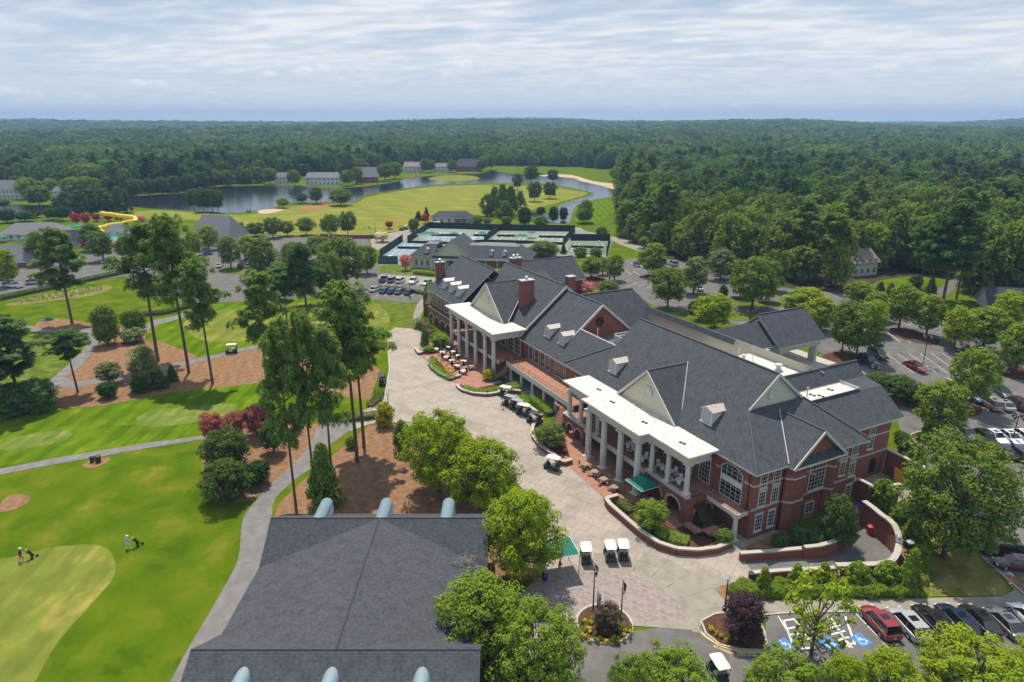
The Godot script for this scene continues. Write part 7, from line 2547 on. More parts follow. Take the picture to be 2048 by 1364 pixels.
	sheet("pool_deck",[-201.59,-297.03,-202.6,-316.6,-184.36,-325.75,-165.71,-307.92,-158.33,-289.34,-180.09,-279.64,-189.84,-282.01],.04,M.concrete,"pale pool deck round the swimming pool",false,0.0)
	kerb([26.86,-59.98,30.73,-60.36,41.49,-60.52,54.86,-60.68],"long kerb above the parking bays",false)
	kerb([19.81,-58.99,21.47,-60.05,23.85,-60.52,25.85,-59.82,25.92,-57.59,25.53,-55.76,24.94,-54.81,22.61,-54.95,20.82,-55.62,19.84,-57.16],"kerb round the mulched drive island",true)
	kerb([56.24,-73.41,56.53,-68.21,56.68,-63.86,56.83,-61.39],"kerb beside the lawn at the right edge",false)
	kerb([63.78,-100.12,65.75,-102.23,67.53,-103.34,69.17,-103.42,70.87,-102.78,71.87,-99.71],"kerb round the corner island by the building",false)
	kerb([-29.72,-157.63,-27.48,-143.31,-24.98,-130.59,-23.56,-117.38,-24.79,-111.74,-28.39,-106.95],"kerb along the left edge of the forecourt",false)
	kerb([-23.93,-105.11,-19.83,-105.78,-15.71,-103.44,-12.22,-105.97],"kerb at the foot of the forecourt by the pine straw",false)
	pass

func build_trees() -> void:
	rng.seed = 77
	grove("pine","leaf_pine","tall green pine","standing on the golf course among the tees",[-110.7,-164.8,24.23,12.88,-74.9,-136.1,28.85,12.43,-65.2,-129.1,31.35,10.83,-57.8,-122.8,24.23,8.86,-42,-108.8,24.74,9.34])
	grove("pine","leaf_pine_dark","dark green pine","with a short open crown by the cart path",[-81.2,-118.5,12.41,7.17])
	grove("pine","leaf_pine","tall green pine","on the pine straw behind the dark roof",[-28.4,-78.6,26.56,6.48,-26.4,-80.9,27.01,6.39,-24,-81,24.91,6.93])
	grove("pine","leaf_pine","tall green pine","standing at the edge of the paved forecourt",[-23.3,-92.2,27.65,10.02,-23.2,-96.8,23.89,9.49])
	grove("pine","leaf_pine_dark","dark green pine","behind the practice green",[-54.5,-158.5,15.41,9.54,-50,-160.6,20.73,9.36,-49.2,-173.1,13.47,5.45])
	grove("pine","leaf_pine_dark","dark green pine","cut off by the left edge",[-88.8,-107.2,16.1,10.86,-87.1,-111.5,16.85,11.66])
	grove("pine","leaf_pine_dark","dark green pine","tall in front of the wood on the right",[111.8,-182.2,20.75,8.88,111.9,-177.8,22.9,9.18,113.8,-174.7,26.18,13.5,119.3,-177.8,21.36,10.51,140.7,-201.9,19.48,11.88])
	grove("oak","leaf_mid","mid green tree","between the practice green and the car park",[-50.4,-199.3,17.24,15.5])
	grove("big","leaf_lime","yellow-green tree","beside the forecourt and the pine straw",[-10.1,-84.2,12.52,10.9,-4,-80,10.9,10.34])
	grove("big","leaf_lime","yellow-green tree","next to the green entrance canopy",[1.2,-65.7,11.74,8.99])
	grove("big","leaf_green","bright green tree","in the foreground beside the dark roof",[-2.6,-52,11.07,9.9,2.3,-47.7,10.99,8.61])
	grove("big","leaf_green","bright green tree","cut off by the bottom edge",[9.7,-45.6,7.87,4.2,13.5,-46.1,7.92,7.63,23,-45.4,8.46,7.1])
	grove("big","leaf_lime","yellow-green tree","cut off by the bottom right corner",[27.6,-45.1,8.45,4.57,31.7,-45.6,8.48,6.29,38.9,-46.1,8.94,9.29,45.4,-46.6,8.06,6.41])
	grove("thin","leaf_lime","yellow-green tree","half bare in front of the disabled parking bays",[29.3,-54.1,10.49,7.85])
	grove("big","leaf_mid","mid green tree","on the lawn beside the service ramp",[51.9,-70,16.31,13.6])
	grove("oak","leaf_green","bright green tree","on the island at the corner of the brick building",[69,-101,10.47,8.65])
	grove("oak","leaf_green","bright green tree","between two rows of parked cars",[81.9,-112.6,12.07,8.79])
	grove("oak","leaf_mid","mid green tree","by the porte-cochere car park",[68.7,-134.6,11.8,7.7,70.6,-132.1,12.15,9.08])
	grove("oval","leaf_green","bright green small tree","along the far right car park",[90.8,-173.6,6.44,8.61,87.8,-158.5,7.44,7.19,89,-150.3,11.53,8.18,93,-146.2,10.03,7.32,101.7,-139.7,10.04,10.13,101.8,-129.4,11.05,8.47])
	grove("oak","leaf_mid","mid green tree","in the car park behind the porte-cochere",[61.3,-168.6,14.2,13.23,74.4,-188,12.37,8.1])
	grove("oak","leaf_mid","mid green tree","beyond the long cream wall",[39.9,-169.1,11.31,10.39])
	grove("oval","leaf_grey","grey-green small tree","in the upper car park",[50.4,-184.5,10.94,8.52,62.9,-201.9,9.88,8.99])
	grove("oval","leaf_green","bright green small tree","in the car park near the courts",[24.2,-205.2,6.97,6.86,28.4,-209.8,5.85,4.68,30.8,-200.6,8.63,6.26,43.4,-207.5,10.73,9.52])
	grove("oval","leaf_lime","yellow-green small tree","between the cream wall and the drive",[45.5,-158.5,6.21,4.8,46.5,-150.3,8.87,9.34,70.2,-158.5,8.41,10.78])
	grove("oval","leaf_lime","yellow-green small tree","in the left car park",[-157.2,-208.4,12.11,7.43,-119.3,-253.9,10.7,7.47,-121,-270.6,10.33,9.12,-97.4,-250.1,9.64,8.1])
	grove("oval","leaf_mid","mid green small tree","in the left car park",[-168.7,-240.9,12.51,8.16,-165.5,-268.4,11.43,9.83,-150.4,-248.2,11.39,9.49,-142.6,-250.1,9.27,9.21,-97.8,-234,11.85,8.63,-80.1,-216.6,14.59,11.21,-66.1,-188.6,11.53,8.46])
	grove("oak","leaf_mid","mid green tree","along the edge of the driving range",[-120.3,-299.7,7.21,8.76,-114.1,-303.8,6.64,10.21,-105.2,-299.7,9.6,10.06,-100.5,-305.1,7.11,7.58,-70.3,-216.3,12.98,9.61,-92.8,-307.9,8.28,9.43,-71.2,-250.1,9.27,11.05,-80.5,-303.8,10.37,9.74,-74,-307.9,11.16,9.42])
	grove("oak","leaf_dark","dark green tree","on the lake shore behind the low roofs",[-185.5,-402.6,12.28,8.7,-173.8,-388.9,14.35,10.65,-169,-388.9,13.53,8.97,-164.8,-386.7,13.46,8.37])
	grove("cypress","leaf_dark","dark green tree","in the row on the left lake shore",[-250.2,-380.3,9.76,7.7,-243,-376.1,13.39,8.69,-236.1,-376.1,13.92,8.69,-231.7,-380.3,14.6,9.87,-223.4,-380.3,14.6,9.87,-216.5,-380.3,15.4,9.87,-215.8,-386.7,13.19,7.25])
	grove("oak","leaf_deep","blackish green tree","in front of the left lake",[-254.3,-345.7,6.97,11.05,-249.1,-351,5.3,10.71,-252.7,-364.1,4.18,7.93,-238.6,-356.5,6.4,8.8,-230.6,-352.8,8.11,8.7])
	grove("oak","leaf_mid","mid green tree","on the far left lake bank",[-299.5,-407.3,5.79,8.83,-341.3,-474.1,6.67,10.22,-283.6,-414.6,12.91,16.11])
	grove("oak","leaf_dark","dark green tree","with creeper on the range shore",[-130.6,-430.1,6.7,9.92,-120.8,-427.5,10.88,9.84])
	grove("oak","leaf_olive","olive green tree","round and low on the range shore",[-103.8,-419.7,10.4,17.53])
	grove("oak","leaf_lime","yellow-green tree","low on the range shore",[-135.1,-407.3,6.37,8.24])
	grove("cypress","leaf_mid","mid green tree","in the clump beside the driving range",[-13.2,-372,12.47,8.06,-9.4,-380.3,15.66,9.87,-5.1,-372,17.96,10.72,-3.2,-364.1,9.38,10.55,-0.6,-376.1,16.56,10.3,4.8,-409.7,10.17,8.86])
	grove("oak","leaf_dark","dark green tree","on the range peninsula",[4,-512.4,12.89,8.8,15.8,-580,14.08,13.65,14.3,-441.1,13.05,10.77,25.1,-458.5,11.29,10.86,33.6,-580,11.28,11.17])
	grove("magnolia","leaf_deep","blackish green bush","between the pond and the courts",[6.2,-337.1,9.23,7.35,15.8,-376.1,4.58,5.18,21.1,-349.2,8.03,5.07,26.6,-354.7,6.88,4.89])
	grove("oak","leaf_mid","mid green tree","between the pond and the courts",[-16.9,-335.4,5.57,6.84,-12.1,-338.8,3.92,5.43,13.8,-325.8,6.6,8.54,35.9,-343.9,8.17,8.99,37.2,-347.4,11.96,8.56,88.2,-589.7,12.68,13.87])
	grove("magnolia","leaf_olive","olive green bush","beside the tennis courts",[-45.6,-318.1,6.23,5.57,-2.8,-342.2,3.95,5.98,11.8,-252.4,6.18,11.91,25.4,-249.9,3.9,5.54,30.9,-248.8,3.51,5.51,39.7,-302.4,4.85,5.75])
	grove("cone","leaf_deep","blackish green cone shrub","beside the tennis courts",[-48.3,-354.7,4.85,4.9,-45.5,-366.1,5.78,3.45,19.7,-259,4.03,2.86])
	grove("magnolia","leaf_olive","olive green bush","behind the clubhouse roof",[12,-192.9,6.46,3.46,15.2,-190.4,5.95,4.84,26.7,-184.5,3.83,6.64])
	grove("myrtle","bloom_pink","pink-flowered crape myrtle","behind the clubhouse roof",[20.1,-182.2,4.21,5.2])
	grove("myrtle","bloom_red","red-flowered crape myrtle","in the row above the pool",[-215.1,-338.8,6.11,5.18,-209.4,-337.1,6.08,5.15,-212.6,-351,4.3,5.1,-206.2,-351,4.3,5.36,-199.6,-349.2,4.02,5.33])
	grove("myrtle","bloom_pink","pink-flowered crape myrtle","in the row above the pool",[-186.1,-337.1,5.36,7.36,-182.6,-337.1,5.11,5.89])
	grove("myrtle","bloom_magenta","magenta crape myrtle","beside the pool building",[-169.4,-268.4,4.56,3.16])
	grove("myrtle","bloom_red","red-flowered crape myrtle","beside the driving range",[-58.4,-325.8,4.01,4.75,-43.4,-343.9,4.96,4.5])
	grove("myrtle","bloom_white","white-flowered crape myrtle","beside the range path",[-55.1,-289.3,4.45,7.64])
	grove("myrtle","bloom_pink","pink-flowered crape myrtle","at the corner of the pale tennis house",[-36.5,-230.9,5.89,4.45])
	grove("myrtle","bloom_dusk","dusky red crape myrtle","beside the cart path on the course",[-47,-97.6,5.23,4.69,-44,-98.3,5.18,4.1,-41,-100.2,5.78,4.96,-35.7,-102.2,4.46,2.78])
	grove("magnolia","leaf_dark","dark green bush","in the bush group beside the cart path",[-41.6,-89.1,6.41,7.08,-38.5,-81.4,6.04,6.16])
	grove("ball","leaf_deep","blackish green round shrub","in the bush group beside the cart path",[-42.1,-85.2,3.14,2.1,-35.8,-85.6,3.62,3.65])
	grove("oval","leaf_dark","dark green small tree","small on the pine straw near the pines",[-36.6,-94.5,5.78,4.26])
	grove("cone","leaf_mid","mid green cone shrub","among the pine trunks on the pine straw",[-25.1,-80.5,9.43,5.41])
	grove("magnolia","leaf_mid","mid green bush","near the fork of the cart paths",[-91.6,-147,9.37,6.28,-90.8,-157.2,5.73,5.99])
	grove("ball","leaf_grey","grey-green round shrub","near the fork of the cart paths",[-87.1,-149.2,3.36,5.27])
	grove("oval","leaf_grey","grey-green small tree","on the pine straw between the cart paths",[-77.6,-122.8,4.71,4.99,-69.4,-121,8.72,5.83])
	grove("ball","leaf_deep","blackish green round shrub","clipped round on the pine straw",[-74,-115.8,3.24,3.47,-69.3,-118,3.38,3.34])
	grove("cone","leaf_dark","dark green cone shrub","on the pine straw near the tall pines",[-67,-121,3.75,4.17,-66.2,-124.4,3.52,2.72])
	grove("magnolia","leaf_pine_dark","dark green bush","spreading at the left edge of the course",[-86.8,-108.3,5.56,7.71,-82.7,-110,6,6.94])
	grove("cone","leaf_yellow","golden cone shrub","yellow beside the forecourt lamp",[-21.3,-104.4,4.53,3.66])
	grove("cone","leaf_mid","mid green cone shrub","at the corner of the pine straw",[-16.9,-95.4,5.67,3.38])
	grove("ball","leaf_olive","olive green round shrub","small on the pine straw",[-25.1,-96.6,2.07,1.87])
	grove("oak","leaf_olive","olive green tree","on the terrace bed left of the stairs",[6,-97.6,4.24,5.5])
	grove("oak","leaf_green","bright green tree","in the curved bed before the portico",[17.6,-75.5,4.5,4.68])
	grove("magnolia","leaf_dark","dark green bush","in the bed before the brick end wall",[39.7,-72.3,7.27,4.49])
	grove("ball","leaf_dark","dark green round shrub","in the bed before the brick end wall",[33.1,-72.3,1.71,2.09,35.8,-73,2.5,2.97,37.1,-71.7,2.69,1.83])
	grove("cone","leaf_green","bright green cone shrub","in the row above the parking bays",[27.8,-63.4,3.52,2.42,31.6,-64,3.54,2.66,34.9,-64.5,3.36,2.56,38.7,-64.7,3.3,2.91,42.1,-64.7,3.43,3.13,44.2,-64,5.53,3.09])
	grove("cone","leaf_green","bright green cone shrub","beside the curved ramp wall",[49.6,-80.5,4.92,3.47,50,-76.9,3.69,2.83,49.4,-72.3,3.68,3.18,47.5,-67.6,3.73,2.78,52.9,-75.7,2.92,2.29])
	grove("ball","leaf_green","bright green round shrub","along the path above the parking bays",[25.1,-63,1.44,1.54,26.6,-63.2,1.31,1.54,27.9,-63,1.44,1.54,29.4,-63.2,1.31,1.54,30.8,-63,1.44,1.54,32.3,-63.2,1.31,1.54,33.7,-63,1.44,1.54,35.2,-63.2,1.31,1.54,36.5,-63,1.44,1.54,38.1,-63.2,1.31,1.54,39.4,-63,1.44,1.54,40.9,-63.2,1.31,1.54,42.3,-63,1.44,1.54,43.8,-63.2,1.31,1.54])
	grove("ball","leaf_green","bright green round shrub","in the second row above the bays",[30.2,-64.7,1.13,1.35,32.3,-64.7,1.13,1.35,34.3,-64.7,1.13,1.35,36.3,-64.7,1.13,1.35,38.4,-64.7,1.13,1.35,40.4,-64.7,1.13,1.35,42.4,-64.7,1.13,1.35,44.4,-64.7,1.13,1.35])
	grove("ball","leaf_olive","olive green round shrub","beside the drain lamp bed",[24.8,-63.5,1.05,1.66,26.1,-64.2,1.19,2.23])
	grove("magnolia","leaf_purple","purple bush","with dark purple leaves on the drive island",[23.3,-56.7,5.39,4.2])
	grove("magnolia","leaf_bronze","bronze bush","in the middle of the flagpole island",[9.7,-57.6,3.33,3.06])
	grove("ball","leaf_mid","mid green round shrub","clipped round in the curved bed",[26.1,-72.5,2.28,2.21])
	grove("ball","leaf_green","bright green round shrub","on the kerbed island by the brick building",[66.5,-100.5,1.33,1.78,68,-101.3,2.5,2.28])
	grove("magnolia","leaf_dark","dark green bush","against the low brick wall by the ramp",[62.5,-99.6,2.03,2.41,61.3,-96.2,3.18,2.8,61.9,-94.1,2.79,2.44])
	grove("magnolia","leaf_dark","dark green bush","in the clump behind the end roof",[67.1,-116.2,4.4,6.38,70.1,-114.7,4.85,6.5,72.2,-112.8,4.51,4.45])
	grove("cone","leaf_dark","dark green cone shrub","beside the far drive",[45,-163.9,3.59,2.73,56.9,-178.9,4.14,2.69,78,-166.7,4.42,2.52,101.4,-183.3,3.95,3.58,103.8,-182.2,3.79,3.28,115.3,-190.4,4.36,4.27,117.2,-186.2,4.71,3.63])
	grove("cone","leaf_mid","mid green cone shrub","beside the upper terrace steps",[-19.6,-146.1,4.35,2.47])
	grove("ball","leaf_green","bright green round shrub","at the end of the forecourt terrace",[-18.2,-141.6,1.49,2.63,-16,-146.1,2.6,4.05])
	grove("ball","leaf_yellow","golden round shrub","beside the curved outer stair",[-4.5,-125.1,2.3,2.54])
	grove("oak","leaf_mid","mid green tree","among the houses of the far shore",[-230.2,-540,14.29,13.11,-223.8,-548.4,12.98,11.75,-214.6,-566,12.59,11.31,-209.8,-575.3,13.58,13.95,-196.3,-566,12.98,12.12,-170.7,-548.4,12.98,11.75,-191.9,-649.2,12.11,13.86,-129.4,-548.4,12.98,13.32,-125.3,-566,14.15,12.11,-108.1,-594.7,14.83,14.4,-103,-615.4,15.32,15.77,-85.2,-686.9,14.19,12.69,-80.9,-700.4,12.54,10.95,-58.9,-693.5,12.9,10.84,-29.7,-707.3,15.08,13.05,-22.8,-728.9,16.02,13.44])
	grove("oak","leaf_dark","dark green tree","along the far side of the lake",[-254.2,-470.9,12.24,11.48,-249,-477.4,12.06,10.95,-243.6,-484,12.55,11.79,-241.4,-497.8,12.19,11.41,-235.5,-508.7,13.15,12.37,-232.9,-523.9,13.16,12.73])
	grove("oak","leaf_green","bright green tree","on the bank left of the lake houses",[-316.8,-455.5,14.72,16.33,-305.9,-461.6,13.3,13.24,-289.1,-458.5,14.49,15.12,-280.9,-461.6,14.9,14.56])
	grove("oval","leaf_lime","yellow-green small tree","between the bays of the right car park",[61.9,-180,7.04,6.2,67.5,-175.7,7.57,5.8,70.6,-149.5,8.48,7.49,81.5,-147.2,8.14,6.26,94.8,-138.8,9.97,6.99,115,-152.3,9.57,8.3])
	grove("oak","leaf_mid","mid green tree","in the middle of the left car park",[-167.6,-250.1,9.64,8.1,-133.3,-248.2,12.3,10.22,-115,-230.7,12.72,10.21,-56.7,-181.7,12.81,9.78,-51.2,-187.3,14.54,9.21,-48.6,-225.3,10.13,9.34])

# plants of one look in one place, listed from left to right: x, z, height, crown width
func grove(kind: String, leaf: String, what: String, where: String, data: Array) -> void:
	var n := data.size() / 4
	var nth := ["second", "third", "fourth", "fifth", "sixth", "seventh", "eighth", "ninth", "tenth", "eleventh", "twelfth", "thirteenth", "fourteenth", "fifteenth", "sixteenth"]
	for i in n:
		var which := ""
		if n > 1:
			which = ", leftmost" if i == 0 else (", rightmost" if i == n - 1 else ", %s from the left" % nth[i - 1])
		plant(kind, leaf, on(data[i * 4], data[i * 4 + 1], -0.05), data[i * 4 + 2], data[i * 4 + 3], what + " " + where + which, "plants " + where)

func build_woodland() -> void:
	# woods: jittered rows of trees, wider apart the farther they stand
	rng.seed = 4242
	var areas := [[99,-649,51,-308,47,-268,58,-246,64,-218,69,-207,80,-198,88,-189,97,-194,111,-202,130,-210,125,-189,138,-178,149,-139,504,-371,1014,-1044,394,-1172,112,-729],
		[-3900,-5100, 3900,-5100, 3900,-900,1461,-1316,784,-1139,378,-1125,112,-729,93,-744,75,-776,-14,-793,-37,-810,-99,-801,-129,-776,-132,-714,-150,-649,-197,-649,-206,-595,-231,-553,-245,-491,-266,-477,-296,-487,-333,-501,-385,-524,-521,-548]]
	var holes := [[-152.6,-561.5,26], [-120,-580,24], [-95.7,-673.8,20], [-68.7,-693.5,20], [-44,-693.5,24], [-184.8,-561.5,16], [-235.6,-599.7,18], [-323.8,-446.7,22], [-295.2,-452.6,18], [-176.8,-1117.1,45], [-14.6,-1086.7,30], [130.2,-487.4,14], [83.5,-302.7,10], [160.7,-402.6,10], [106.2,-202.6,11], [126.5,-166.3,14], [102,-173.6,8], [156.7,-217.9,10], [-541.4,-1698.8,60], [-118,-856.6,14], [140.1,-199.9,8], [157.9,-210.3,8]]
	var all := []
	for ar in areas:
		var poly := pv(ar)
		var lo := poly[0]
		var hi := poly[0]
		for p in poly:
			lo = lo.min(p)
			hi = hi.max(p)
		var r := 120.0
		while r < 5200.0:
			var s := maxf(9.0, r * 0.0085)
			var half := 0.76 if r > 400.0 else 0.85
			var n := int(2.0 * half * r / s)
			for i in n:
				var a := -half + 2.0 * half * (i + rng.randf()) / n
				var rr := r + rng.randf_range(-0.5, 0.5) * s
				var p := Vector2(sin(a) * rr, -cos(a) * rr)
				if p.x < lo.x or p.x > hi.x or p.y < lo.y or p.y > hi.y: continue
				if not Geometry2D.is_point_in_polygon(p, poly): continue
				var free := true
				for h in holes:
					if p.distance_squared_to(Vector2(h[0], h[1])) < h[2] * h[2]:
						free = false
						break
				if free: all.append([rr, p, s])
			r += s * 0.92
	all.sort_custom(func(u, v): return u[0] < v[0])
	var tints := ["leaf_mid", "leaf_green", "leaf_mid", "leaf_olive", "leaf_mid", "leaf_dark", "leaf_green"]
	var mid := {}
	var patch := FastNoiseLite.new()
	patch.frequency = 0.008
	for i in all.size():
		var p: Vector2 = all[i][1]
		var s: float = all[i][2]
		var pine := rng.randf() < 0.14
		var h := rng.randf_range(11.0, 22.0) + (4.0 if pine else 0.0)
		var w := s * rng.randf_range(1.15, 1.7)
		if pine: w *= 0.85
		if i < 300:
			if pine:
				plant("woodpine", "leaf_pine", on(p.x, p.y, -0.1), h, w, "tall pine with a bare trunk in the right-hand wood", "pines of the wood")
			else:
				var tint: String = tints[rng.randi() % tints.size()]
				var tone_word: String = {"leaf_mid": "mid green", "leaf_green": "bright green", "leaf_olive": "olive green", "leaf_dark": "dark green"}[tint]
				var side := "pond" if p.x < 75.0 else ("middle" if p.x < 140.0 else "far right")
				plant("wood", tint, on(p.x, p.y, -0.1), h, w, tone_word + (" short" if h < 15.0 else (" tall" if h > 19.0 else "")) + " tree at the front of the wood, " + side + " part", "broadleaf trees of the wood")
			continue
		var list: String = ("woodpine" if pine else "wood") if i < 3000 else "far"
		var v: int = rng.randi() % int(P[list].size())
		var key := "%s %d" % [list, v]
		if not mid.has(key): mid[key] = [[], []]
		mid[key][0].append(Transform3D(Basis(Vector3.UP, rng.randf() * TAU).scaled_local(Vector3(w / 0.9, h, w / 0.9) if list != "woodpine" else Vector3(w / 0.42, h, w / 0.42)), Vector3(p.x, terr(p.x, p.y) - 0.3, p.y)))
		var stand := patch.get_noise_2d(p.x, p.y)
		var tone := rng.randf_range(0.7, 1.4) * (1.0 + stand * 0.7)
		var warm := rng.randf_range(-0.2, 0.25) + stand * 0.35
		mid[key][1].append(Color(0.105 * tone * (1.0 + warm), 0.185 * tone, 0.036 * tone * (1.0 - warm * 0.3)))
	var wood_mat := leaf_mat("leaf_wood", Color.WHITE, 0.7)
	var n_obj := 0
	for key in mid:
		var kv: PackedStringArray = key.split(" ")
		var src: Node3D = P[kv[0]][int(kv[1])]
		for pt in [["crown", wood_mat], ["trunk", M.bark]]:
			if pt[0] == "trunk" and kv[0] == "far": continue
			var mm := MultiMesh.new()
			mm.transform_format = MultiMesh.TRANSFORM_3D
			mm.use_colors = pt[0] == "crown"
			mm.mesh = src.get_node(pt[0]).mesh
			mm.instance_count = mid[key][0].size()
			for i in mid[key][0].size():
				mm.set_instance_transform(i, mid[key][0][i])
				if pt[0] == "crown": mm.set_instance_color(i, mid[key][1][i])
			var mi := MultiMeshInstance3D.new()
			mi.multimesh = mm
			mi.material_override = pt[1]
			mi.name = numbered("distant_woodland")
			add_child(mi)
			tag(mi, "dense green woodland that covers the land as far as the horizon", "woodland", "distant woods", "stuff")
	print("woodland trees ", all.size())

func build_hedges() -> void:
	for q in [
		["clipped_hedge",[-147.26,-190.34,-143.84,-198.09,-139.4,-207.73,-135.33,-216.82,-131.33,-225.89,-129.3,-227.47],1.3,1.5,"hedge_green","long clipped hedge between the lawn and the left car park"],
		["clipped_hedge",[-96.75,-172.02,-91.64,-173.67,-86.83,-181.66],1.6,1.2,"hedge_green","short hedge beside the cart path left of the practice green"],
		["clipped_hedge",[-40.44,-202.32,-33.81,-200.73,-25.43,-193.95,-22.39,-190.18],1.0,1.0,"hedge_green","low hedge behind the front row of parked cars"],
		["clipped_hedge",[-22.85,-160.55,-20.39,-158.45],3.2,2.6,"hedge_green","tall dark end block of the hedge beside the brick wing"],
		["clipped_hedge",[-20.61,-155.2,-18.65,-153.61],3.2,2.2,"hedge_green","tall middle block of the hedge beside the brick wing"],
		["clipped_hedge",[-18.31,-150.53,-15.62,-149.04],3.0,1.8,"hedge_bright","bright green front block of the hedge beside the brick wing"],
		["clipped_hedge",[-21.72,-170.89,-22.31,-184.36],2.4,6.0,"hedge_green","high narrow hedge against the far corner of the brick wing"],
		["clipped_hedge",[-17.13,-136.05,-15.97,-131.17,-13.84,-127.17,-11.55,-124.76],1.6,0.8,"hedge_bright","curved low hedge round the brick dining terrace"],
		["clipped_hedge",[-9.11,-120.48,-7.4,-118.6,-4.57,-118.19,-1.52,-120.16],1.5,0.8,"hedge_bright","curved low hedge below the curved outer stair"],
		["clipped_hedge",[-0.19,-121.65,0.94,-119.26],2.4,1.0,"hedge_bright","bright clipped block beside the parked golf carts"],
		["clipped_hedge",[3.85,-115.67,5.21,-113.1,6.88,-109.04],2.2,1.0,"hedge_bright","bright clipped hedge in front of the middle colonnade"],
		["clipped_hedge",[4.65,-103.28,5.4,-101.52],2.0,0.8,"hedge_green","low hedge in the rounded bed below the stairs"],
		["clipped_hedge",[14.7,-81.49,15.84,-79.33],1.5,0.9,"hedge_green","low hedge at the head of the curved bed"],
		["clipped_hedge",[18.6,-74.61,19.72,-73.34,21.71,-72.31],2.0,1.0,"hedge_bright","long mounded hedge in the curved bed before the portico"],
		["clipped_hedge",[25.22,-63.52,26.61,-63.18,29.59,-63.02,34.01,-63.02,39.61,-63.18,45.68,-63.35],1.1,0.7,"hedge_bright","bright hedge along the path above the parking bays"],
		["clipped_hedge",[-28.38,-106.16,-25.16,-107.01,-22.39,-108.27],1.8,0.9,"hedge_green","dark hedge at the mouth of the forecourt below the pines"],
		["clipped_hedge",[-25.23,-111.73,-24.34,-115.06,-24.71,-118.56],1.6,0.8,"hedge_green","curved dark hedge on the left edge of the forecourt"],
		["clipped_hedge",[46.4,-64.89,48.85,-69.5,51.68,-73.58],1.0,0.8,"hedge_bright","narrow hedge beside the lawn under the big tree"],
		["clipped_hedge",[-32.88,-224.8,-28.97,-223.01,-25.78,-221.26],1.4,0.9,"hedge_green","dark hedge along the pale tennis house"],
	]:
		hedge(q[0], q[1], q[2], q[3], q[4], q[5], "clipped hedges of the club")
	bed_plants("island_flowers",[6.58,-57.59,7.41,-59.22,8.53,-59.82,11.4,-59.52,12.32,-58.1,12.03,-56.31,10.54,-55.49,7.79,-55.49,6.67,-56.31],0.5,["leaf_green","bloom_yellow","hedge_green"],"mixed green and yellow flowers round the flagpole island",95.0)
	bed_plants("island_flowers",[19.75,-57.59,20.48,-58.03,21.61,-56.59,23.46,-56.04,23.14,-55.35,20.9,-55.9],0.5,["leaf_yellow","leaf_lime"],"yellow-green low plants on the drive island",70.0)
	bed_plants("terrace_flowers",[-16.99,-138.61,-16.2,-139.26,-12.13,-130.59,-10.76,-127.19,-11.76,-126.09,-14.83,-132.06],0.4,["bloom_yellow","leaf_yellow"],"yellow flowers along the inside of the north terrace hedge",34.0)
	bed_plants("terrace_flowers",[-9.33,-119.51,-7.37,-118.13,-3.63,-117.75,-3.75,-118.68,-6.97,-119.32,-8.94,-120.73],0.35,["leaf_yellow","bloom_yellow"],"yellow flowers in front of the hedge below the outer stair",34.0)
	bed_plants("ground_ivy",[43.22,-75.54,40.02,-75.54,38.18,-72.73,40.64,-73.79],0.5,["leaf_green","hedge_green"],"leafy ground cover inside the curved ramp wall",30.0)
	bed_plants("tall_grass",[-143.04,-187.42,-140.57,-193.23,-134.27,-204.42,-125.68,-207.73,-124.34,-200.51,-130.99,-191.92,-138.67,-186.22],0.6,["leaf_olive","leaf_grey"],"tufts of tall dry grass beside the long hedge",16.0)
	bed_plants("bed_plants",[14.74,-81.74,18.22,-78.54,20.68,-74.84,17.42,-74.39,15.48,-77.93],0.4,["hedge_green","leaf_green"],"low green plants at the foot of the portico bed",26.0)
	bed_plants("shore_reeds",[10.7,-388.9,24.3,-388.9,30.9,-427.5,44.7,-455.5,57.2,-490.8,58.5,-484,41.7,-441.1,31.4,-417.1,25.3,-378.2,11.5,-376.1],1.4,["leaf_olive","leaf_grey"],"olive reeds along the pond shore",7.0)
	bed_plants("shore_reeds",[-141.9,-427.5,-128.7,-441.1,-100.6,-446.7,-97,-432.8,-117.3,-422.2,-126.5,-412.2,-135.1,-407.3],1.6,["leaf_mid","leaf_olive"],"reeds along the range shore of the lake",5.0)
	bed_plants("shore_reeds",[-100.3,-449.6,-100,-480.7,-83.7,-520,-61.5,-557.1,-26.2,-570.6,-25.8,-561.5,-60.1,-544.2,-81.9,-508.7,-96.8,-467.8],1.2,["leaf_mid","leaf_olive"],"low reeds along the far shore of the range",5.0)

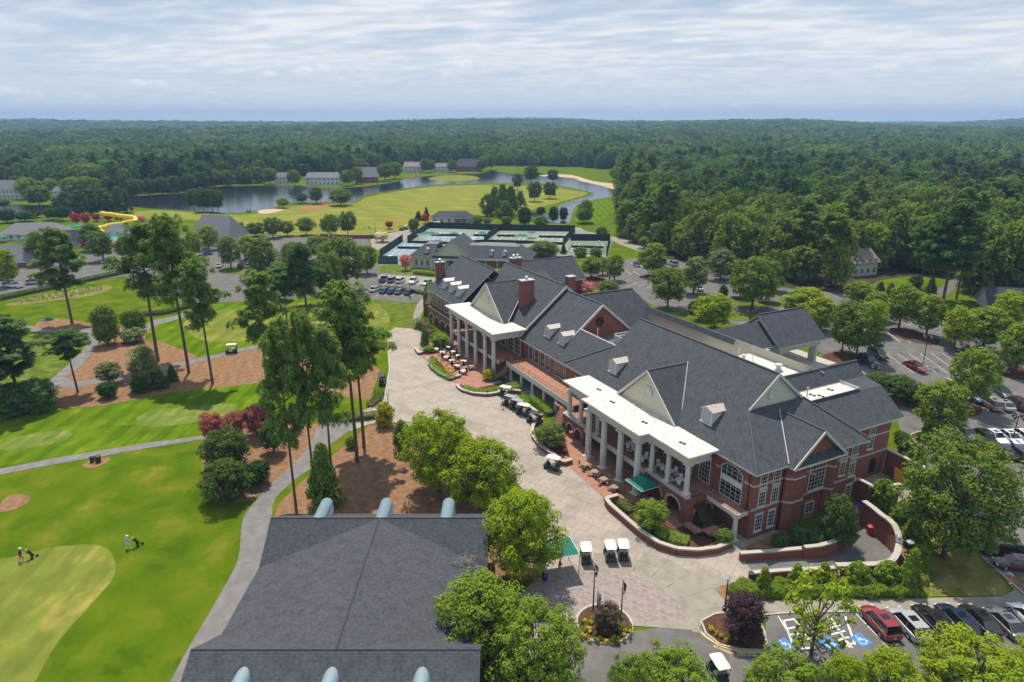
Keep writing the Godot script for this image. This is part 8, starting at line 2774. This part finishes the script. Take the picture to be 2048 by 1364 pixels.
func build_walls() -> void:
	for q in [
		[[-21.51, -143.56, 2, -20.14, -139.8, 2, -19, -141.15, 2],"low brick planter wall at the far end of the dining terrace",0.4],
		[[-17.99, -137.14, 1.9, -17.23, -133.38, 1.9, -16.07, -130.38, 1.9, -14.95, -128.35, 1.9, -12.57, -125.28, 1.9, -12.32, -124.74, 1.9, -10.21, -126.66, 1.9],"curved brick wall with pale coping round the north dining terrace",0.4],
		[[-10.54, -121.81, 1.8, -9.92, -120.01, 1.8, -9.19, -119.01, 1.8, -7.14, -117.53, 1.8, -4.53, -117.04, 1.8, -2.79, -117.77, 1.8, -1.32, -119.51, 1.8],"curved brick planter wall below the outer stair",0.4],
		[[2.42, -112.83, 1.7, 3.18, -111.26, 1.7, 5.16, -107.84, 1.6],"straight low brick wall behind the parked golf carts",0.4],
		[[-1.12, -118.26, 1.8, 0.09, -119.01, 1.8, 1.68, -118.51, 1.8],"short brick wall beside the first parked golf cart",0.4],
		[[5.22, -107.05, 1.3, 4.25, -106.23, 1.3, 3.52, -104.44, 1.3, 3.29, -102.31, 1.3, 3.41, -100.55, 1.25, 4.42, -97.42, 1.2, 6.37, -94.3, 1.15, 7.74, -91.98, 1.1, 9.08, -92.78, 1.1],"rounded brick planter wall beside the terrace stair",0.4],
		[[14.5, -82.33, 1.2, 12.74, -81.42, 1.2, 13.1, -80.11, 1.15, 14.36, -77.79, 1, 16.14, -74.22, 0.95, 17.9, -71.73, 0.9, 19.89, -70.58, 0.85, 22.31, -70.35, 0.8, 24.8, -70.85, 0.8, 26.99, -72.09, 0.8],"long curved brick planter wall before the south portico",0.4],
		[[27.09, -69.37, 1, 30.76, -69.69, 1.05, 34.99, -70.15, 1.15, 34.86, -69.84, 1.5, 36.66, -70, 1.6, 38.17, -70.46, 1.7, 39.2, -70.93, 1.8, 40.06, -71.51, 1.9, 40.73, -72.2, 2, 41.26, -73.24, 2.1],"inner curved brick wall of the service ramp",0.4],
		[[27.4, -65.83, 0.9, 31.27, -66.15, 1, 37.12, -66.47, 1.1],"low front brick wall of the service ramp",0.4],
		[[37.08, -66.39, 1.5, 39.5, -66.34, 1.6, 41.6, -66.16, 1.8, 42.9, -66.39, 1.9, 43.69, -66.72, 2, 44.62, -67.67, 2.2, 45.56, -69.04, 2.4, 46.09, -70.11, 2.7, 46.28, -71.01, 3, 46.3, -71.83, 3.3, 46.2, -73.03, 3.3, 45.92, -73.92, 3.3, 45.67, -75.64, 3.3, 45.29, -77.18, 3.3],"tall outer curved brick wall of the service ramp",0.5],
		[[45.93, -82.33, 3.2, 47.34, -83.28, 3.2, 47.97, -82.06, 3.2, 48.52, -80.87, 3.2],"brick wall between the ramp and the service yard",0.4],
		[[54.74, -89.79, 4.3, 55.86, -87.65, 4.2, 56.97, -85.31, 4.1, 57.94, -83.37, 4],"straight brick wall on the right of the service yard",0.4],
		[[51.98, -82.15, 3, 52.1, -81.61, 3],"square brick gate pier of the service yard",0.9],
		[[66.92, -112.92, 3.4, 69.17, -113.63, 3.4, 70.7, -113.16, 3.4],"short brick wall in front of the big bush clump",0.4],
		[[-57.92, -299.32, 2.2, -65.97, -297.95, 2.2, -84.62, -300.7, 2.2],"low brick wall along the driving range tee",0.4],
	]:
		brick_wall("brick_wall", q[0], q[1], q[2])

func build_vehicles() -> void:
	for k in ["sedan", "suv", "truck", "van"]:
		P["car_" + k] = car_proto(k)
	for q in [
		[37.99,-58.17,-0.13,-0.991,"suv","red","red sport utility car in the bottom right parking row","cars in the bottom right row"],
		[40.77,-57.95,-0.109,-0.994,"suv","silver","silver sport utility car in the bottom right parking row","cars in the bottom right row"],
		[43.52,-58.32,-0.055,-0.998,"suv","black","black sport utility car in the bottom right parking row","cars in the bottom right row"],
		[46.1,-58.47,-0.063,-0.998,"suv","navy","navy sport utility car in the bottom right parking row","cars in the bottom right row"],
		[48.64,-58.62,-0.051,-0.999,"sedan","black","black saloon car in the bottom right parking row","cars in the bottom right row"],
		[51,-58.17,-0.043,-0.999,"sedan","grey","grey saloon car in the bottom right parking row","cars in the bottom right row"],
		[54.02,-58.91,-0.026,-1,"sedan","white","white saloon car in the bottom right parking row","cars in the bottom right row"],
		[60.51,-76.71,-0.972,-0.234,"sedan","navy","navy saloon car facing the lawn at the right edge","cars along the lawn at the right edge"],
		[59.51,-73.98,-0.97,-0.245,"sedan","maroon","maroon saloon car facing the lawn at the right edge, leftmost","cars along the lawn at the right edge"],
		[58.84,-70.54,-0.98,-0.199,"suv","black","black sport utility car facing the lawn at the right edge","cars along the lawn at the right edge"],
		[58.99,-67.82,-0.973,-0.229,"sedan","maroon","maroon saloon car facing the lawn at the right edge, rightmost","cars along the lawn at the right edge"],
		[74.12,-101.35,0.063,0.998,"suv","grey","grey sport utility car in the car row by the corner island","cars by the corner island"],
		[76.33,-100.98,0.04,-0.999,"suv","black","black sport utility car in the car row by the corner island, leftmost","cars by the corner island"],
		[74.22,-96.06,0.022,-1,"suv","red","red sport utility car in the car row by the corner island","cars by the corner island"],
		[78.53,-100.61,0.028,1,"sedan","white","white saloon car in the car row by the corner island, leftmost","cars by the corner island"],
		[76.26,-95.39,0.04,-0.999,"sedan","black","black saloon car in the car row by the corner island","cars by the corner island"],
		[80.84,-100.43,0.008,1,"sedan","white","white saloon car in the car row by the corner island, second from the left","cars by the corner island"],
		[77.97,-94.73,0.056,-0.998,"suv","black","black sport utility car in the car row by the corner island, rightmost","cars by the corner island"],
		[83.41,-100.61,-0.016,1,"sedan","white","white saloon car in the car row by the corner island, rightmost","cars by the corner island"],
		[83.82,-119.67,0.093,0.996,"suv","white","white sport utility car beyond the planted island on the right","cars beyond the planted island"],
		[83.98,-117.75,0.07,0.998,"sedan","silver","silver saloon car beyond the planted island on the right, leftmost","cars beyond the planted island"],
		[85.14,-116.31,0.037,0.999,"suv","blue","blue sport utility car beyond the planted island on the right","cars beyond the planted island"],
		[86.24,-113.45,0.03,-1,"van","beige","beige minivan beyond the planted island on the right","cars beyond the planted island"],
		[92.1,-118.92,-0.077,0.997,"sedan","green","green saloon car beyond the planted island on the right","cars beyond the planted island"],
		[88.55,-113.37,0.062,-0.998,"sedan","silver","silver saloon car beyond the planted island on the right, rightmost","cars beyond the planted island"],
		[91.27,-113.91,0.099,-0.995,"van","maroon","maroon minivan beyond the planted island on the right","cars beyond the planted island"],
		[71.59,-129.16,0.18,0.984,"suv","navy","navy sport utility car in the open bays of the right car park","cars in the open bays"],
		[78.6,-140.84,0.174,0.985,"sedan","blue","blue saloon car in the open bays of the right car park","cars in the open bays"],
		[75.38,-132.89,0.149,0.989,"suv","black","black sport utility car in the open bays of the right car park","cars in the open bays"],
		[80.48,-128.1,0.383,0.924,"sedan","red","red saloon car in the open bays of the right car park","cars in the open bays"],
		[96.01,-136.03,-0.127,-0.992,"sedan","navy","navy saloon car in the open bays of the right car park","cars in the open bays"],
		[98.68,-129.7,-0.038,-0.999,"sedan","green","green saloon car in the open bays of the right car park","cars in the open bays"],
		[41.49,-224.04,0.018,1,"sedan","black","black saloon car in the upper car park near the courts","cars in the upper car park"],
		[53.79,-224.7,-0.219,-0.976,"suv","silver","silver sport utility car in the upper car park near the courts","cars in the upper car park"],
		[54.47,-204.65,-0.014,-1,"sedan","grey","grey saloon car in the upper car park near the courts","cars in the upper car park"],
		[53.05,-189.15,0.022,-1,"sedan","white","white saloon car in the upper car park near the courts","cars in the upper car park"],
		[64.88,-204.65,-0.057,-0.998,"truck","white","white pickup truck in the upper car park near the courts","cars in the upper car park"],
		[-41.14,-199.62,0.25,-0.968,"sedan","white","white saloon car in the front row beyond the lawn triangle","cars beyond the lawn triangle"],
		[-37.91,-197.53,0.266,-0.964,"sedan","blue","blue saloon car in the front row beyond the lawn triangle","cars beyond the lawn triangle"],
		[-35.41,-196.8,0.28,-0.96,"sedan","navy","navy saloon car in the front row beyond the lawn triangle, leftmost","cars beyond the lawn triangle"],
		[-33.08,-196.08,0.293,-0.956,"sedan","grey","grey saloon car in the front row beyond the lawn triangle","cars beyond the lawn triangle"],
		[-30.17,-195.35,0.307,-0.952,"sedan","navy","navy saloon car in the front row beyond the lawn triangle, rightmost","cars beyond the lawn triangle"],
		[-40.87,-213.16,0.138,-0.991,"truck","blue","blue pickup truck in the back row before the tennis house","cars before the tennis house"],
		[-38.01,-212.31,0.149,-0.989,"suv","grey","grey sport utility car in the back row before the tennis house","cars before the tennis house"],
		[-35.33,-211.46,0.161,-0.987,"suv","white","white sport utility car in the back row before the tennis house","cars before the tennis house"],
		[-31.09,-210.57,-0.179,0.984,"truck","white","white pickup truck in the back row before the tennis house","cars before the tennis house"],
		[-26.54,-208.2,-0.348,0.938,"sedan","silver","silver saloon car in the back row before the tennis house","cars before the tennis house"],
		[-164.03,-216.1,-0.947,-0.321,"suv","blue","blue sport utility car at the left edge of the left car park","cars at the left edge"],
		[-167.35,-221.27,-0.945,-0.327,"suv","white","white sport utility car at the left edge of the left car park","cars at the left edge"],
		[-159.26,-211.14,-0.948,-0.319,"sedan","grey","grey saloon car at the left edge of the left car park","cars at the left edge"],
		[-154.07,-206.4,-0.95,-0.313,"truck","white","white pickup truck at the left edge of the left car park","cars at the left edge"],
		[-151.03,-211.14,0.879,-0.477,"suv","silver","silver sport utility car at the left edge of the left car park","cars at the left edge"],
		[-154.94,-222.79,0.817,-0.577,"truck","red","red pickup truck at the left edge of the left car park","cars at the left edge"],
		[-152.4,-225.89,-0.971,-0.239,"sedan","grey","grey saloon car among the trees of the left car park, leftmost","cars among the trees on the left"],
		[-146.52,-244.5,0.801,-0.598,"suv","silver","silver sport utility car among the trees of the left car park","cars among the trees on the left"],
		[-142.57,-240.02,0.808,-0.589,"suv","black","black sport utility car among the trees of the left car park, leftmost","cars among the trees on the left"],
		[-138.82,-234.85,0.817,-0.576,"sedan","white","white saloon car among the trees of the left car park, leftmost","cars among the trees on the left"],
		[-110.18,-216.82,0.138,-0.99,"sedan","silver","silver saloon car among the trees of the left car park","cars among the trees on the left"],
		[-94.76,-201.24,0.106,-0.994,"sedan","white","white saloon car among the trees of the left car park, second from the left","cars among the trees on the left"],
		[-114.79,-250.08,0.884,0.468,"truck","black","black pickup truck among the trees of the left car park","cars among the trees on the left"],
		[-120.63,-267.28,0.688,-0.725,"sedan","grey","grey saloon car among the trees of the left car park, rightmost","cars among the trees on the left"],
		[-117.31,-259.93,0.733,-0.68,"sedan","blue","blue saloon car among the trees of the left car park, leftmost","cars among the trees on the left"],
		[-87.53,-195.53,0.115,-0.993,"suv","grey","grey sport utility car among the trees of the left car park","cars among the trees on the left"],
		[-103.32,-237.41,-0.198,-0.98,"sedan","white","white saloon car among the trees of the left car park, third from the left","cars among the trees on the left"],
		[-95.05,-236.55,-0.103,-0.995,"suv","black","black sport utility car among the trees of the left car park, rightmost","cars among the trees on the left"],
		[-92.23,-236.55,0.205,-0.979,"sedan","beige","beige saloon car among the trees of the left car park","cars among the trees on the left"],
		[-88.05,-225.11,0.029,-1,"sedan","navy","navy saloon car among the trees of the left car park, leftmost","cars among the trees on the left"],
		[-87.89,-235.7,0.184,-0.983,"sedan","navy","navy saloon car among the trees of the left car park, rightmost","cars among the trees on the left"],
		[-73.65,-195.06,0.051,-0.999,"sedan","blue","blue saloon car among the trees of the left car park, rightmost","cars among the trees on the left"],
		[-99.42,-272.77,-0.23,-0.973,"suv","white","white sport utility car among the trees of the left car park","cars among the trees on the left"],
		[-103.01,-284.41,-0.233,-0.973,"sedan","black","black saloon car among the trees of the left car park, leftmost","cars among the trees on the left"],
		[-67.77,-193.73,0.164,-0.986,"sedan","white","white saloon car among the trees of the left car park, rightmost","cars among the trees on the left"],
		[-56.04,-193.57,0.19,-0.982,"sedan","black","black saloon car among the trees of the left car park, rightmost","cars among the trees on the left"],
	]:
		put_car(q[0], q[1], q[2], q[3], q[4], q[5], q[6], q[7])
	P.cart = cart_proto()
	for q in [
		[8.77,-69.46,0.01,-1,"golf cart with cream roof alone on the forecourt, left of the pair","cart_roof"],
		[11.69,-69.86,-0.015,-1,"left golf cart of the pair with cream roofs on the forecourt","cart_roof"],
		[13.28,-70.06,0.035,-0.999,"right golf cart of the pair with cream roofs on the forecourt","cart_roof"],
		[5.97,-90.97,-0.877,-0.481,"cream roofed golf cart beside the rounded brick planter","cart_roof"],
		[-1.3,-117.11,-0.878,-0.479,"golf cart nearest the curved outer stair","cart_roof"],
		[-0.45,-112.94,-0.818,-0.575,"white roofed golf cart with bags in the parked row","cart_grey"],
		[0.8,-111.29,-0.872,-0.489,"grey roofed golf cart in the parked row","cart_grey"],
		[1.92,-109.29,-0.877,-0.481,"cream roofed golf cart in the parked row","cart_roof"],
		[3.74,-106.22,-0.88,-0.475,"dark roofed golf cart at the near end of the parked row","cart_black"],
		[19.34,-51.5,-0.19,-0.982,"golf cart with cream roof on the drive at the bottom edge","cart_roof"],
		[-25.01,-122.83,-0.067,-0.998,"golf cart half hidden by the pines at the forecourt edge","cart_black"],
		[-61.37,-141.26,-0.943,0.334,"golf cart on the cart path below the practice green","cart_roof"],
		[-44.38,-248.19,0.772,-0.636,"golf cart parked by the tennis court fence","cart_roof"],
		[-51.93,-321.11,-0.609,0.793,"dark golf cart on the range path","cart_black"],
		[-50.27,-324.19,-0.608,0.794,"white golf cart on the range path","cart_roof"],
		[-37.72,-335.43,-0.106,-0.994,"left golf cart by the range house","cart_roof"],
		[-36,-335.43,-0.103,-0.995,"right golf cart by the range house","cart_roof"],
		[-147.92,-386.71,-1,0,"golf cart on the practice tee by the lake","cart_black"],
	]:
		var o := copy(P.cart, q[4], on(q[0], q[1], 0.04), atan2(-q[3], q[2]), Vector3.ONE * 1.05, "golf carts")
		o.get_node("roof").material_override = M[q[5]]

func build_furniture() -> void:
	lamp_post(-21.92,-111.58,2.49,1,"black lamp post on the forecourt beside the golden shrub")
	lamp_post(22.75,-60.6,3.93,1,"black lamp post beside the purple tree")
	lamp_post(44.61,-65.77,4.78,1,"tall black lamp post in the bed by the ramp wall")
	lamp_post(83.78,-130.94,5.77,4,"four-armed lamp post beside the red car")
	lamp_post(80.54,-99.53,4.74,4,"four-armed lamp post among the white cars")
	lamp_post(69.58,-122.54,2.45,4,"lamp post behind the shingled end roof")
	lamp_post(-29.3,-190.34,4.26,1,"lamp post at the front row of cars before the lawn triangle")
	lamp_post(-58.85,-294.43,7.95,1,"lamp post beside the range wall")
	lamp_post(28.03,-218.79,9.16,1,"tall lamp post beside the lower tennis court")
	lamp_post(29.48,-202.02,2.3,4,"lamp post in the upper car park behind the pink bush")
	lamp_post(-72.7,-270.55,5.39,1,"lamp post behind the trees of the range")
	lamp_post(57.54,-158.54,2.25,2,"lamp post beyond the cream wall")
	lamp_post(42.33,-297.03,4.99,1,"lamp post on the path above the tennis courts")
	flag_pole(8.67,-60.6,6.03,[M.bin_blue, M.car_red, M.car_white, M.car_red, M.car_white],"tallest flagpole with a furled striped red, white and blue flag")
	flag_pole(8.79,-58.47,4.22,[M.car_white, M.cart_grey, M.car_white],"shortest flagpole with a furled white flag")
	flag_pole(11.27,-58.32,5.66,[M.car_navy, M.car_red, M.car_white],"right-hand flagpole with a furled red and white flag")
	var dining := table_proto("patio_table", M.table_pale, M.cart_black)
	var tan := table_proto("patio_table", M.table_tan, M.table_tan)
	var porch := table_proto("porch_table", M.white_furniture, M.white_furniture)
	set_tables(dining,[-16.68, -141.98, -15.09, -139.62, -13.93, -136.59, -14.01, -143.18, -12.62, -134.39, -12.73, -140.2, -11.27, -131.2, -11.63, -137.52, -9.81, -128.18, -10.02, -134.03],-100,"on the north dining terrace","patio sets on the north terrace")
	set_tables(tan,[-8.25, -130.87],-100,"with a tan top beside the yellow shrub","patio sets on the north terrace")
	set_tables(tan,[10.99, -91.27, 12.12, -89.18, 13.2, -87.09, 14.48, -84.96],-100,"on the south brick terrace","patio sets on the south terrace")
	set_tables(porch,[18.72, -86.8, 20.49, -84.49, 21.64, -82.78, 22.27, -80.49],3.95,"on the upper south porch","white porch furniture")
	set_tables(porch,[17.45, -91.16, 17.75, -89.22],3.95,"behind the tall porch columns","white porch furniture")
	set_tables(dining,[10.24, -116.57, 11.14, -114.32, 12.8, -111.22],5.05,"on the middle terrace above the carts","patio sets on the middle terrace")
	parasol(-15.52,-142.04,1.3,2.4,"folded dark parasol on the north dining terrace, left one","folded parasols",true)
	parasol(-14.37,-140.07,1.3,2.4,"folded dark parasol on the north dining terrace, middle one","folded parasols",true)
	parasol(-11.87,-134.98,1.3,2.4,"folded dark parasol on the north dining terrace, right one","folded parasols",true)
	parasol(-114.58,-161.72,1.5,2.6,"open green parasol over the tee bench by the cart path")
	parasol(-204.71,-313.66,2.6,3.2,"green pool parasol, first of the pool group","green pool parasols")
	parasol(-204.46,-316.6,2.6,3.2,"green pool parasol, second of the pool group","green pool parasols")
	parasol(-203.04,-318.09,2.6,3.2,"green pool parasol, third of the pool group","green pool parasols")
	parasol(-203.45,-322.65,2.6,3.2,"green pool parasol, fourth of the pool group","green pool parasols")
	parasol(-200.03,-307.92,2.6,3.2,"green pool parasol, fifth of the pool group","green pool parasols")
	parasol(-217.19,-362.18,2.6,3.2,"green pool parasol, sixth of the pool group","green pool parasols")
	parasol(-216.18,-288.09,2.6,3.2,"green pool parasol, seventh of the pool group","green pool parasols")
	parasol(-202.89,-284.41,2.6,3.2,"green pool parasol, eighth of the pool group","green pool parasols")
	awning("entrance_awning","green canvas awning over the arched entrance of the south portico",C0+E1*-13.0+E2*-6.3,3.6,3.4,3.0,0.9,true)
	awning("entrance_awning","green canvas canopy on posts beside the lime tree at the turning circle",Vector2(5.12,-67.37),4.4,3.6,3.1,0.8,false)
	bin(3.77,-65.75,0.34,0.95,M.bin_blue,"blue drum bin beside the green canopy")
	bin(27.31,-65.77,0.36,1.0,M.plastic_black,"black litter bin at the end of the ramp wall")
	bin(-61.78,-90.12,0.3,0.95,M.plastic_black,"thin black ball washer beside the cart path")
	bin(-60.85,-90.05,0.4,1.1,M.plastic_black,"black litter bin beside the cart path")
	bin(45.45,-74.88,0.45,1.2,M.bin_red,"red bin against the inner ramp wall")
	bin(45.44,-79.26,0.5,1.2,M.bin_red,"red bin at the top of the service ramp")
	bin(46.12,-79.99,0.5,1.2,M.bin_blue,"blue bin at the top of the service ramp")
	dumpster(56.58,-86.99,"yellow waste skip in the service yard")
	sign_post(28.03,-64.72,"small white parking sign in the bed above the bays, left one")
	sign_post(32.45,-64.37,"small white parking sign in the bed above the bays, middle one")
	sign_post(36.54,-64.72,"small white parking sign in the bed above the bays, right one")
	awning("court_canopy","long green canopy beside the left courts",Vector2(-35.62,-291.86),9.87,3.2,3.0,0.9,false)
	awning("court_canopy","small green canopy behind the tennis house gable",Vector2(-12.71,-293.14),3.88,3.2,3.0,0.9,false)
	awning("court_canopy","green canopy between the clay courts",Vector2(4.22,-286.85),5.91,3.2,3.0,0.9,false)
	parasol(-25.31,-297.03,2.0,3.2,"little green parasol on the blue courts")
	parasol(8.36,-299.69,2.0,3.2,"little green parasol between the clay courts")
	radio_mast(2295,-5165,60,"tall thin radio mast on the right horizon")
	radio_mast(926,-2464,26,"short radio mast on the horizon left of the tall one")
	pass

func build_people() -> void:
	person("person in dark top, red shorts and white cap pushing a golf trolley",on(-57.37,-68,0.02),0.59,Color(0.02,0.03,0.06),Color(0.45,0.03,0.03),true,Color(0.8,0.8,0.8),Vector3(0.42,1.02,0))
	golf_trolley("black golf trolley pushed by the person in red shorts",on(-56.58,-68.53),0.59)
	person("person in pale blue shirt and white cap pushing a golf trolley",on(-46.35,-70.65,0.02),0.61,Color(0.25,0.45,0.62),Color(0.6,0.6,0.6),false,Color(0.8,0.8,0.8),Vector3(0.42,1.02,0))
	golf_trolley("black golf trolley pushed by the person in pale blue",on(-45.57,-71.19),0.61)
	person("person in red shirt standing under the green canopy",on(5.51,-67.1,0.02),0.4,Color(0.5,0.02,0.03),Color(0.4,0.36,0.3),true,Color(0.7,0.7,0.7),Vector3(0.3,1.0,0))
	person("person in pale clothes standing beside the parked golf carts",on(-1.78,-111.64,0.02),0.97,Color(0.45,0.42,0.4),Color(0.08,0.08,0.09),true,Color(0.2,0.2,0.2),Vector3(0.35,1.05,0))
	person("person in a white shirt under the green awning",on(19.02,-80.94,0.02),-2.51,Color(0.7,0.72,0.8),Color(0.05,0.05,0.06),false,Color(0.06,0.04,0.03),Vector3(0.25,1.0,0))
	person("small figure practising on the range tee, leftmost",on(-70.11,-327.33,0.02),1.62,Color(0.6,0.6,0.6),Color(0.1,0.1,0.12),false,Color(0.7,0.7,0.7),Vector3(0.35,0.9,0))
	person("small figure practising on the range, second from the left",on(-67.81,-324.19,0.02),1.62,Color(0.1,0.1,0.12),Color(0.1,0.1,0.12),false,Color(0.7,0.7,0.7),Vector3(0.35,0.9,0))
	person("small figure practising on the range, third from the left",on(-66.86,-324.19,0.02),1.62,Color(0.6,0.6,0.6),Color(0.1,0.1,0.12),false,Color(0.7,0.7,0.7),Vector3(0.35,0.9,0))
	person("small figure practising on the range, fourth from the left",on(-110.37,-343.91,0.02),1.73,Color(0.1,0.1,0.12),Color(0.1,0.1,0.12),false,Color(0.7,0.7,0.7),Vector3(0.35,0.9,0))
	person("small figure practising on the range, fifth from the left",on(-129.56,-352.82,0.02),1.78,Color(0.6,0.6,0.6),Color(0.1,0.1,0.12),false,Color(0.7,0.7,0.7),Vector3(0.35,0.9,0))
	pass

func build_other_buildings() -> void:
	build_tennis_house(Vector2(-36,-234.93),Vector2(0.9827,0.1852),36.12)
	simple_house("lake_house","large white house with many windows on the far lake shore","house",-151.4,-557.1,Vector2(1,0),26.4,10.5,5.8,3.8,0.3,M.white_paint,M.grey_shingles,8,2,"houses round the lake")
	simple_house("lake_house","brick house with grey roof right of the large white lake house","house",-119.1,-575.3,Vector2(0.966,-0.259),18.1,12.7,4.9,7.4,0.3,M.brick,M.grey_shingles,4,1,"houses round the lake")
	simple_house("lake_house","brick and white house with tan roof behind the range","house",-98.4,-693.5,Vector2(0.996,0.087),16.8,10.1,5.9,4,0.0,M.dormer_siding,M.tan_shingles,4,2,"houses round the lake")
	simple_house("lake_house","white house with two gables behind the range","house",-69.4,-700.4,Vector2(1,0),18,9,5.1,3.4,0.2,M.white_paint,M.grey_shingles,5,2,"houses round the lake")
	simple_house("lake_house","dark roofed brick house at the right of the lake houses","house",-44.4,-707.3,Vector2(1,0),26.2,13.1,5.4,6.7,0.6,M.brick,M.shingles,6,2,"houses round the lake")
	simple_house("lake_house","grey house among trees left of the large white lake house","house",-186.2,-566,Vector2(1,0),12.2,7.3,5.4,3.6,0.5,M.dormer_siding,M.grey_shingles,4,2,"houses round the lake")
	simple_house("lake_house","grey roofed house half hidden on the left of the far shore","house",-238,-604.9,Vector2(0.99,0.139),13,7.8,4.2,6.2,0.5,M.dormer_siding,M.grey_shingles,3,1,"houses round the lake")
	simple_house("lake_house","long grey house with rows of windows at the left edge","house",-331.9,-455.5,Vector2(0.995,0.105),23,9.2,6.5,5.3,0.0,M.dormer_siding,M.grey_shingles,8,2,"houses round the lake")
	simple_house("lake_house","pale house with a white deck behind the round tree on the left","house",-296.4,-455.5,Vector2(0.998,0.07),13.1,6.6,5.1,2.8,0.4,M.dormer_siding,M.grey_shingles,5,2,"houses round the lake")
	simple_house("far_building","long white flat building far behind the lake","building",-179.2,-1132.5,Vector2(1,0),49.6,14.9,9.9,1.3,0.9,M.white_paint,M.white_roof,10,1,"far buildings in the wood")
	simple_house("far_building","small white building far behind the range","building",-14.9,-1113.3,Vector2(1,0),34.6,10.4,8.7,1.5,0.9,M.white_paint,M.white_roof,6,1,"far buildings in the wood")
	simple_house("far_building","pale long building on the distant hillside","building",-548.1,-1720.4,Vector2(1,0),48.3,14.5,7.2,1.3,0.9,M.white_paint,M.white_roof,6,1,"far buildings in the wood")
	simple_house("far_building","little white tower house behind the lake","building",-128.9,-856.6,Vector2(1,0),6.1,4.9,5.1,2.2,0.9,M.white_paint,M.grey_shingles,1,2,"far buildings in the wood")
	simple_house("wood_house","tan roof showing among the trees right of the pond","house",132.3,-494.3,Vector2(1,0),15.6,9.4,2.8,4.3,0.4,M.dormer_siding,M.tan_shingles,3,1,"far buildings in the wood")
	simple_house("wood_house","white house front peeping from the right-hand wood","house",84.3,-304.2,Vector2(1,0),5.8,3.5,2.9,2,0.4,M.white_paint,M.grey_shingles,3,1,"far buildings in the wood")
	simple_house("wood_house","grey roof tip in the middle of the right-hand wood","house",159.2,-397.9,Vector2(1,0),6.9,4.2,2.9,2.9,0.3,M.white_paint,M.tan_shingles,2,1,"far buildings in the wood")
	simple_house("wood_house","tall tan house with broad roof behind the pine trunks","house",109.1,-207.5,Vector2(0.951,-0.309),9.6,6.7,4.4,3.6,0.3,M.dormer_siding,M.tan_shingles,4,2,"far buildings in the wood")
	simple_house("wood_house","dark roofed house at the right edge of the picture","house",127.4,-166.8,Vector2(0.978,0.208),12.2,7.3,1.3,4,0.0,M.dormer_siding,M.shingles,4,1,"far buildings in the wood")
	simple_house("pool_house","long pool building with grey hipped roof at the left","building",-207.3,-293.1,Vector2(0.998,-0.07),25,11.2,2.8,4.1,0.8,M.white_paint,M.grey_shingles,8,1,"pool buildings")
	simple_house("pool_house","flat grey roofed pool building at the left edge","building",-175.8,-235.7,Vector2(0.99,-0.139),16.1,9.7,2.2,5.2,0.6,M.brick,M.grey_shingles,4,1,"pool buildings")
	simple_house("pool_house","low dark roof between the pool and the pink myrtle","building",-176.9,-275,Vector2(0.906,-0.423),10.5,7.4,1.7,5.2,0.4,M.white_paint,M.shingles,3,1,"pool buildings")
	simple_house("pool_house","small grey roofed pavilion beside the yellow slide","building",-176.4,-305.1,Vector2(0.995,-0.105),9.8,5.9,2,3,0.8,M.white_paint,M.grey_shingles,3,1,"pool buildings")
	simple_house("pool_house","grey hipped roof above the left pine crowns","building",-153.6,-291.9,Vector2(0.985,0.174),9,7.2,2.2,5.1,0.9,M.white_paint,M.grey_shingles,3,1,"pool buildings")
	simple_house("pool_house","big grey roofed hall with a front gable beside the range","building",-124.5,-279.6,Vector2(0.97,0.242),19,13.3,3.3,8.6,0.5,M.white_paint,M.grey_shingles,5,1,"pool buildings")
	simple_house("range_house","white range house with dark hipped roofs","building",-29.7,-342.2,Vector2(0.999,-0.035),21,8.4,3,3,0.9,M.white_paint,M.shingles,6,1,"")
	simple_house("range_house","brick gabled porch in the middle of the range house","porch",-25.2,-338.8,Vector2(0.999,-0.035),4,3.6,3.5,1.9,0.4,M.brick,M.shingles,1,1,"")
	court([-49.82,-258.92,-46.2,-288.09,-25.02,-285.63,-27.01,-256.89],M.court_blue,"pale blue tennis court nearest the left path")
	court([-39,-293.14,-36.56,-318.09,-21.33,-316.6,-21.8,-290.59],M.court_blue,"blue tennis court behind the green canopies on the left")
	court([-18.53,-293.14,-17.62,-316.6,-6.95,-316.6,-11.54,-290.59],M.court_blue,"narrow blue tennis court behind the tennis house gable")
	court([-10.3,-291.86,-5.54,-315.12,9.19,-313.66,6.41,-290.59],M.court_clay,"grey-green clay court left of the little green parasol")
	court([8.51,-289.34,12.81,-312.2,28.14,-312.2,23.22,-286.85],M.court_clay,"grey-green clay court right of the little green parasol")
	court([20.49,-261.54,25.32,-289.34,40.67,-287.9,34.88,-253.44],M.court_green,"green tennis court at the lower right of the courts")
	screen_fence([-50.03,-255.91,-46.78,-291.86],2.9,M.fence_screen,"dark screened fence on the left side of the near blue court")
	screen_fence([-48.13,-242.66,-41.09,-242.58],2.9,M.blue_screen,"blue screened fence at the near end of the left court")
	screen_fence([-44.12,-286.85,-39.91,-328.92,-22.39,-325.75],2.9,M.fence_screen,"dark screened fence round the back of the left courts")
	screen_fence([-22.39,-325.75,-6.11,-321.11,-11.92,-289.34],2.9,M.fence_screen,"dark screened fence between the blue and the clay courts")
	screen_fence([-6.11,-321.11,29.34,-318.09,21.19,-282.01],2.9,M.fence_screen,"long dark screened fence behind the clay courts")
	screen_fence([-44.12,-286.85,-25.86,-283.21,-11.92,-289.34,5.91,-286.85,21.19,-282.01],1.1,M.fence_screen,"long low screened fence in front of the courts")
	screen_fence([25.21,-293.14,42.05,-291.84,34.7,-249.32],2.9,M.fence_screen,"dark screened fence round the lower right court")
	water_slide(-190.24,-322.65)
	minibus(-96.35,-252.96)
	pass
